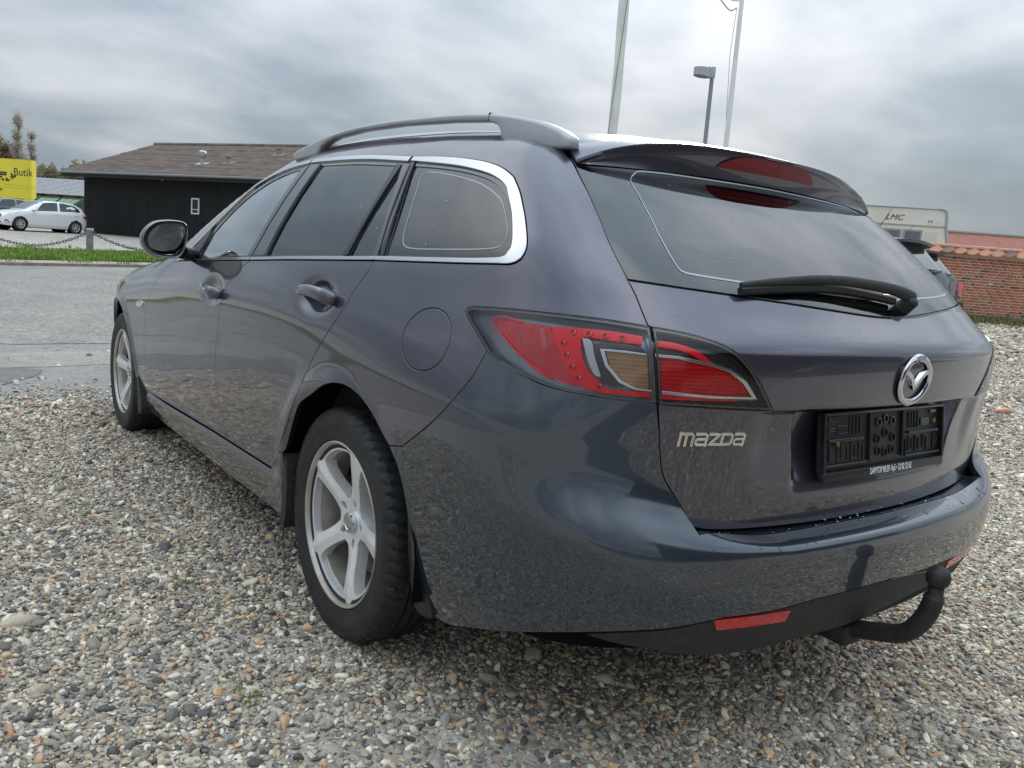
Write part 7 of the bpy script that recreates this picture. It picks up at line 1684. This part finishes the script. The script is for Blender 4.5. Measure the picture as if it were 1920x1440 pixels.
def build_caravan():
    t,prof,top,_,_,CR,TRIM,L_=caravan(); n=len(prof)
    # which side is the viewer? local +y = x rotated +90deg
    ry=t.rotation_euler.z; yd=Vector((-math.sin(ry),math.cos(ry),0)); sg=1 if yd.dot(HV)>0 else -1     # sg: direction away from the viewer
    Y=lambda d: sg*d
    b=MB(); b.add([(x,Y(0),z) for x,z in prof]+[(x,Y(2.15),z) for x,z in prof],[tuple(range(n)),tuple(range(2*n-1,n-1,-1))]+[(i,n+i,n+(i+1)%n,(i+1)%n) for i in range(n)])
    o=b.build('shell',CR,t,True,40); bm=bmesh.new(); bm.from_mesh(o.data); bmesh.ops.recalc_face_normals(bm,faces=bm.faces); bm.to_mesh(o.data); bm.free(); o.data.set_sharp_from_angle(angle=R(40))
    e=[(x,z) for x,z in prof if x<.1]; b=MB(); b.tube([(x+.03,Y(-.01),z) for x,z in e],.035,6); b.tube([(.05,Y(-.01),top-.01),(L_-.3,Y(-.01),top-.01)],.02,6); b.build('edge_trim',TRIM,t)
    b=MB(); b.box(-.1,L_-.05,*sorted((Y(-.02),Y(.0))),2.27,2.30); b.build('waist_moulding',mat('tan_strip',(.36,.32,.25),.6),t,False,None)
    FR=mat('grey_window_frame',(.30,.31,.32),.5); PN=mat('grey_acrylic',(.16,.17,.185),.12,coat=.6)
    for x0,x1 in ((.44,.92),(.97,1.5),(2.6,4.0)):
        f=MB(); f.box(x0,x1,*sorted((Y(-.03),Y(.0))),1.55,2.17); fo=f.build('window',FR,t,False,None)
        g=MB(); g.box(x0+.05,x1-.05,*sorted((Y(-.036),Y(-.028))),1.60,2.12); g.build('window_pane',PN,fo,False,None)
    f=MB(); f.box(.05,.36,*sorted((Y(-.012),Y(.0))),.8,2.13); f.build('locker_door',mat('cream_panel',(.63,.60,.50),.5),t,False,None)
    me=text_mesh('LMC',.21,.004,1.1,'caravan_lettering',shear=.35); me.materials.append(mat('maroon_print',(.22,.025,.03),.5)); ob=link('caravan_lettering',me,None,t)
    a=Vector((-1,0,0)) ; nrm=Vector((0,-sg,0)); up=Vector((0,0,1)); a=up.cross(nrm)
    ob.matrix_basis=Matrix(((a.x,up.x,nrm.x,1.20),(a.y,up.y,nrm.y,Y(-.006)),(a.z,up.z,nrm.z,2.47),(0,0,0,1)))
    f=MB(); f.box(.20,.34,*sorted((Y(-.006),Y(.0))),2.36,2.46); st=f.build('country_sticker',mat('sticker_white',(.70,.72,.74),.5),t,False,None)
    me=text_mesh('DK',.095,.002,1.,'sticker_lettering'); me.materials.append(mat('navy_print',(.03,.05,.16),.5)); ob=link('sticker_lettering',me,None,st); ob.matrix_basis=Matrix(((a.x,up.x,nrm.x,.27),(a.y,up.y,nrm.y,Y(-.008)),(a.z,up.z,nrm.z,2.41),(0,0,0,1)))
    f=MB(); f.box(.0,.15,*sorted((Y(-.006),Y(.0))),2.37,2.41); f.build('sticker',mat('sticker_pale',(.66,.65,.58),.5),t,False,None)
    MB().ell((-.15,Y(.12),2.40),(.03,.03,.03),10,6).build('marker_light',REDT,t)
    f=MB(); f.box(-.27,-.20,*sorted((Y(.35),Y(1.8))),1.0,1.62); f.build('front_window',PN,t,False,None)
    f=MB(); f.box(1.9,2.6,*sorted((Y(.6),Y(1.3))),top,top+.05); f.build('roof_hatch',mat('hatch_grey',(.42,.38,.33),.6),t,False,None)
    for x in (2.5,): 
        for d in (.15,1.95): MB().lathe([(-.09,.0001),(-.09,.31),(.09,.31),(.09,.0001)],24,'y',(x,Y(d),.31)).build('wheel',RUBBER,t,True,40)
    f=MB(); f.tube([(-.15,Y(1.07),.45),(-1.2,Y(1.07),.45)],.05,8); f.build('drawbar',STEEL,t)
build_caravan()
# two parked cars seen past the right flank of the estate
def rear_hatch_profile(h=1.52):
    P=hatch_profile(); k=h/1.46
    for q in ('belt','roof'): P[q]=(P[q][0],[v*k for v in P[q][1]])
    P['roof']=([0,.05,.10,.48,.62,1.4,2.0,2.3,2.95,3.3,3.7,3.97],[.80*k,.98*k,1.03*k,1.38*k,1.425*k,1.46*k,1.44*k,1.385*k,.96*k,.90*k,.785*k,.54*k])
    P['windows']=[[(.60,.10),(1.42,.06),(1.36,.90),(1.15,.93),(.72,.80)],[(1.52,.06),(2.48,.05),(2.36,.45),(2.12,.86),(1.46,.92)]]
    P['screens']=[(2.08,2.90,'windscreen',0),(.115,.46,'rear_screen',0)]
    return P
def parked(name,label,s,l,dr,paint,h,lampm):
    P=rear_hatch_profile(h); k=h/1.46
    P['extras']=[('tail_light',lampm,[(.03,.70,.93*k),(.26,.84,.93*k),(.30,.855,.80*k),(.20,.845,.74*k),(.0,.66,.75*k)],.02),('indicator',ORANGE,[(.02,.66,.745*k),(.20,.845,.735*k),(.17,.84,.69*k),(.0,.655,.70*k)],.02)]
    o=W3(s,l); t=small_car(name,label,'parked cars',o,dr,paint,P)
    zt_=1.43*k
    b=MB(); n=11; V=[]
    for i in range(n):
        y=-.60+1.2*i/(n-1); e=.06*(abs(y)/.6)**2
        V+=[(.62,y,zt_+.02-.02*(y/.6)**2),(.30+e,y,zt_+.005-.03*(y/.6)**2),(.31+e,y,zt_-.035-.03*(y/.6)**2),(.50,y,zt_-.07-.03*(y/.6)**2)]
    b.add(V,[(4*i+j,4*i+(j+1)%4,4*i+4+(j+1)%4,4*i+4+j) for i in range(n-1) for j in range(4)]+[(0,1,2,3),(4*n-1,4*n-2,4*n-3,4*n-4)]); ob=b.build('roof_spoiler',paint,t,True,40)
    bm=bmesh.new(); bm.from_mesh(ob.data); bmesh.ops.recalc_face_normals(bm,faces=bm.faces); bm.to_mesh(ob.data); bm.free()
    b=MB(); b.tube([(.06,.05,1.03*k),(.03,.0,1.02*k),(.10,-.40,1.06*k)],[.03,.028,.012],8); b.build('rear_wiper',BLK,t)
    b=MB(); b.bbox((-.0,0,.52),(.12,1.5,.24),.05); b.build('rear_bumper',BLK,t,True)
    b=MB(); b.tube([(.95,0,zt_+.03),(.72,0,zt_+.45)],[.007,.003],6); b.tube([(1.03,0,zt_+.01),(.92,0,zt_+.05)],[.03,.012],8); b.build('roof_aerial',BLK,t)
    return t
DRC=R(3)
parked('parked_hatchback','blue-grey hatchback with roof spoiler, nearer of the two parked right of the estate car',11.3,5.62,DRC,SILV,1.56,mat('clear_red_lamp',(.20,.10,.10),.15,coat=1.))
parked('parked_hatchback','brown-grey hatchback with vivid red tail lamp, beyond the blue-grey hatchback',14.6,7.47,DRC,GREYD,1.50,mat('vivid_red_lamp',(.85,.008,.015),.15,coat=1.))
# ---------------------------------------------------------------- flagpoles and street lamp
POLE=mat('white_pole',(.80,.80,.78),.4,fn=varied((.76,.76,.73),(.84,.84,.82),1.5)); GALV=mat('galvanised_pole',(.27,.28,.30),.5,.5); ROPE=mat('rope',(.42,.41,.38),.8)
def pole_left():
    s=14.; o=W3(s,(1142-996)/1537*s); t=empty('flagpole',o); tag(t,'white flagpole wrapped in a furled pennant, left of the two poles above the tailgate','flagpole','flagpoles')
    MB().lathe([(-.2,.0001),(-.2,.062),(3,.054),(7.,.042),(9.5,.03),(9.52,.0001)],24,'z').build('pole',POLE,t)
    # furled cloth hugging the pole, thickest at the top and tapering down
    V=[];n=12;m=60
    for i in range(m):
        z=2.1+5.6*i/(m-1); f=i/(m-1); r=.050+.030*math.sin(PI*min(1,f*1.15))**1.2+.012*f
        for k in range(n):
            a=2*PI*k/n; rr=r*(1+.14*math.cos(3*a+z*1.7)+.06*math.cos(5*a-z*2.3)); V.append((rr*math.cos(a)*(1+.15*math.sin(z*.9)),rr*math.sin(a),z))
    b=MB(); b.add(V,[(i*n+k,i*n+(k+1)%n,(i+1)*n+(k+1)%n,(i+1)*n+k) for i in range(m-1) for k in range(n)]+[tuple(range(n))[::-1]]); b.build('furled_pennant',mat('pennant_cloth',(.80,.80,.74),.8,fn=varied((.72,.72,.66),(.84,.84,.79),3)),t)
    b=MB(); b.tube([(.075*math.cos(.5*z+PSI),.075*math.sin(.5*z+PSI),z) if z<2.2 else (.11*math.cos(.55*z),.11*math.sin(.55*z),z) for z in np.linspace(1.,8,60)],.007,5); b.build('halyard',mat('dark_rope',(.22,.21,.17),.8),t)
pole_left()
def pole_right():
    s=16.; o=W3(s,(1366-1013)/1537*s); t=empty('flagpole',o); tag(t,'bare white flagpole with a loose looped halyard, right of the street lamp','flagpole','flagpoles')
    MB().lathe([(-.2,.0001),(-.2,.06),(3,.05),(7.,.038),(10.5,.028),(10.52,.0001)],24,'z').build('pole',POLE,t)
    u=RV; f=lambda px,py:(u*((px-(1366+ (278-py)*.112))/1537*s)+Vector((0,0,1.04+ (524+.0-py)/1537*s - o.z)))
    b=MB(); b.tube(catmull_v([f(1325,-10),f(1335,0),f(1345,20),f(1356,38),f(1372,54),f(1384,49)]),.012,5); b.build('halyard_loop',ROPE,t)
    b=MB(); b.tube(catmull_v([f(1362,-12),f(1363,10),f(1366,30),f(1376,37),f(1396,37)]),.008,5); b.build('halyard_hook',mat('dark_line',(.20,.20,.22),.6),t)
    b=MB(); b.tube([f(1384,49)+Vector((0,0,0)),f(1372,130),f(1364,270)],.006,5); b.build('halyard',ROPE,t)
def catmull_v(P,k=6):
    out=[]; P=[Vector(p) for p in P]
    for i in range(len(P)-1):
        a,b,c,d=P[max(i-1,0)],P[i],P[i+1],P[min(i+2,len(P)-1)]
        for j in range(k):
            t=j/k; out.append(.5*((2*b)+(c-a)*t+(2*a-5*b+4*c-d)*t*t+(3*b-a-3*c+d)*t**3))
    return out+[P[-1]]
pole_right()
def street_lamp():
    s=21.; o=W3(s,(1318-1003)/1537*s); t=empty('street_lamp',o,siteM(0,0,(-.1,-1.))); tag(t,'grey street lamp with a drum-shaped head between the two flagpoles','street lamp')
    H=1.041+(520-170)/1537*21-o.z
    MB().lathe([(-.2,.0001),(-.2,.07),(1.2,.07),(1.25,.055),(H,.05),(H+.28,.05),(H+.28,.0001)],20,'z').build('pole',GALV,t,True,40)
    # drum head: flat cylinder with sloping underside, reaching to the left (local +x)
    V=[];n=32
    for (zz,k) in ((.04,0),(.25,1)):
        for i in range(n):
            a=2*PI*i/n; x=.27+.20*math.cos(a); y=.17*math.sin(a); V.append((x,y,H+zz+(.10*(x-.1) if k==0 else .02*(x))))
    b=MB(); b.add(V,[(i,(i+1)%n,n+(i+1)%n,n+i) for i in range(n)]+[tuple(range(n,2*n))]); b.build('lamp_head',mat('lamp_head_grey',(.40,.42,.43),.5),t,True,50)
    b=MB(); b.add([(x*1.0,y,z-.0) for x,y,z in V[:n]],[tuple(range(n))[::-1]]); b.build('diffuser',mat('lamp_diffuser',(.30,.31,.31),.3),t,False,None)
    b=MB(); b.bbox((.03,0,H+.17),(.18,.13,.27),.02); b.build('lamp_bracket',mat('lamp_head_grey',(.40,.42,.43),.5),t,True,50)
street_lamp()
# ---------------------------------------------------------------- invented building behind the camera, added only for reflections in the paint
def added_building():
    t=empty('added_building',(-9.,-1.5,0),R(-90)); tag(t,'dark gabled building added unseen behind the camera, for its reflection in the tailgate','added_building')
    b=MB(); b.box(-3,12,-9,0,-.5,3.2); b.add([(-3,0,3.2),(-3,-9,3.2),(-3,-4.5,5.4),(12,0,3.2),(12,-9,3.2),(12,-4.5,5.4)],[(0,1,2),(3,5,4)]); b.build('wall',mat('added_building_wall',(.05,.045,.04),.8),t,False,None)
    b=MB(); b.add([(-3.4,.5,3.0),(12.4,.5,3.0),(12.4,-4.5,5.5),(-3.4,-4.5,5.5),(-3.4,-9.5,3.0),(12.4,-9.5,3.0)],[(0,1,2,3),(3,2,5,4)]); b.build('roof',mat('added_building_roof',(.045,.04,.038),.8),t,False,None)
added_building()
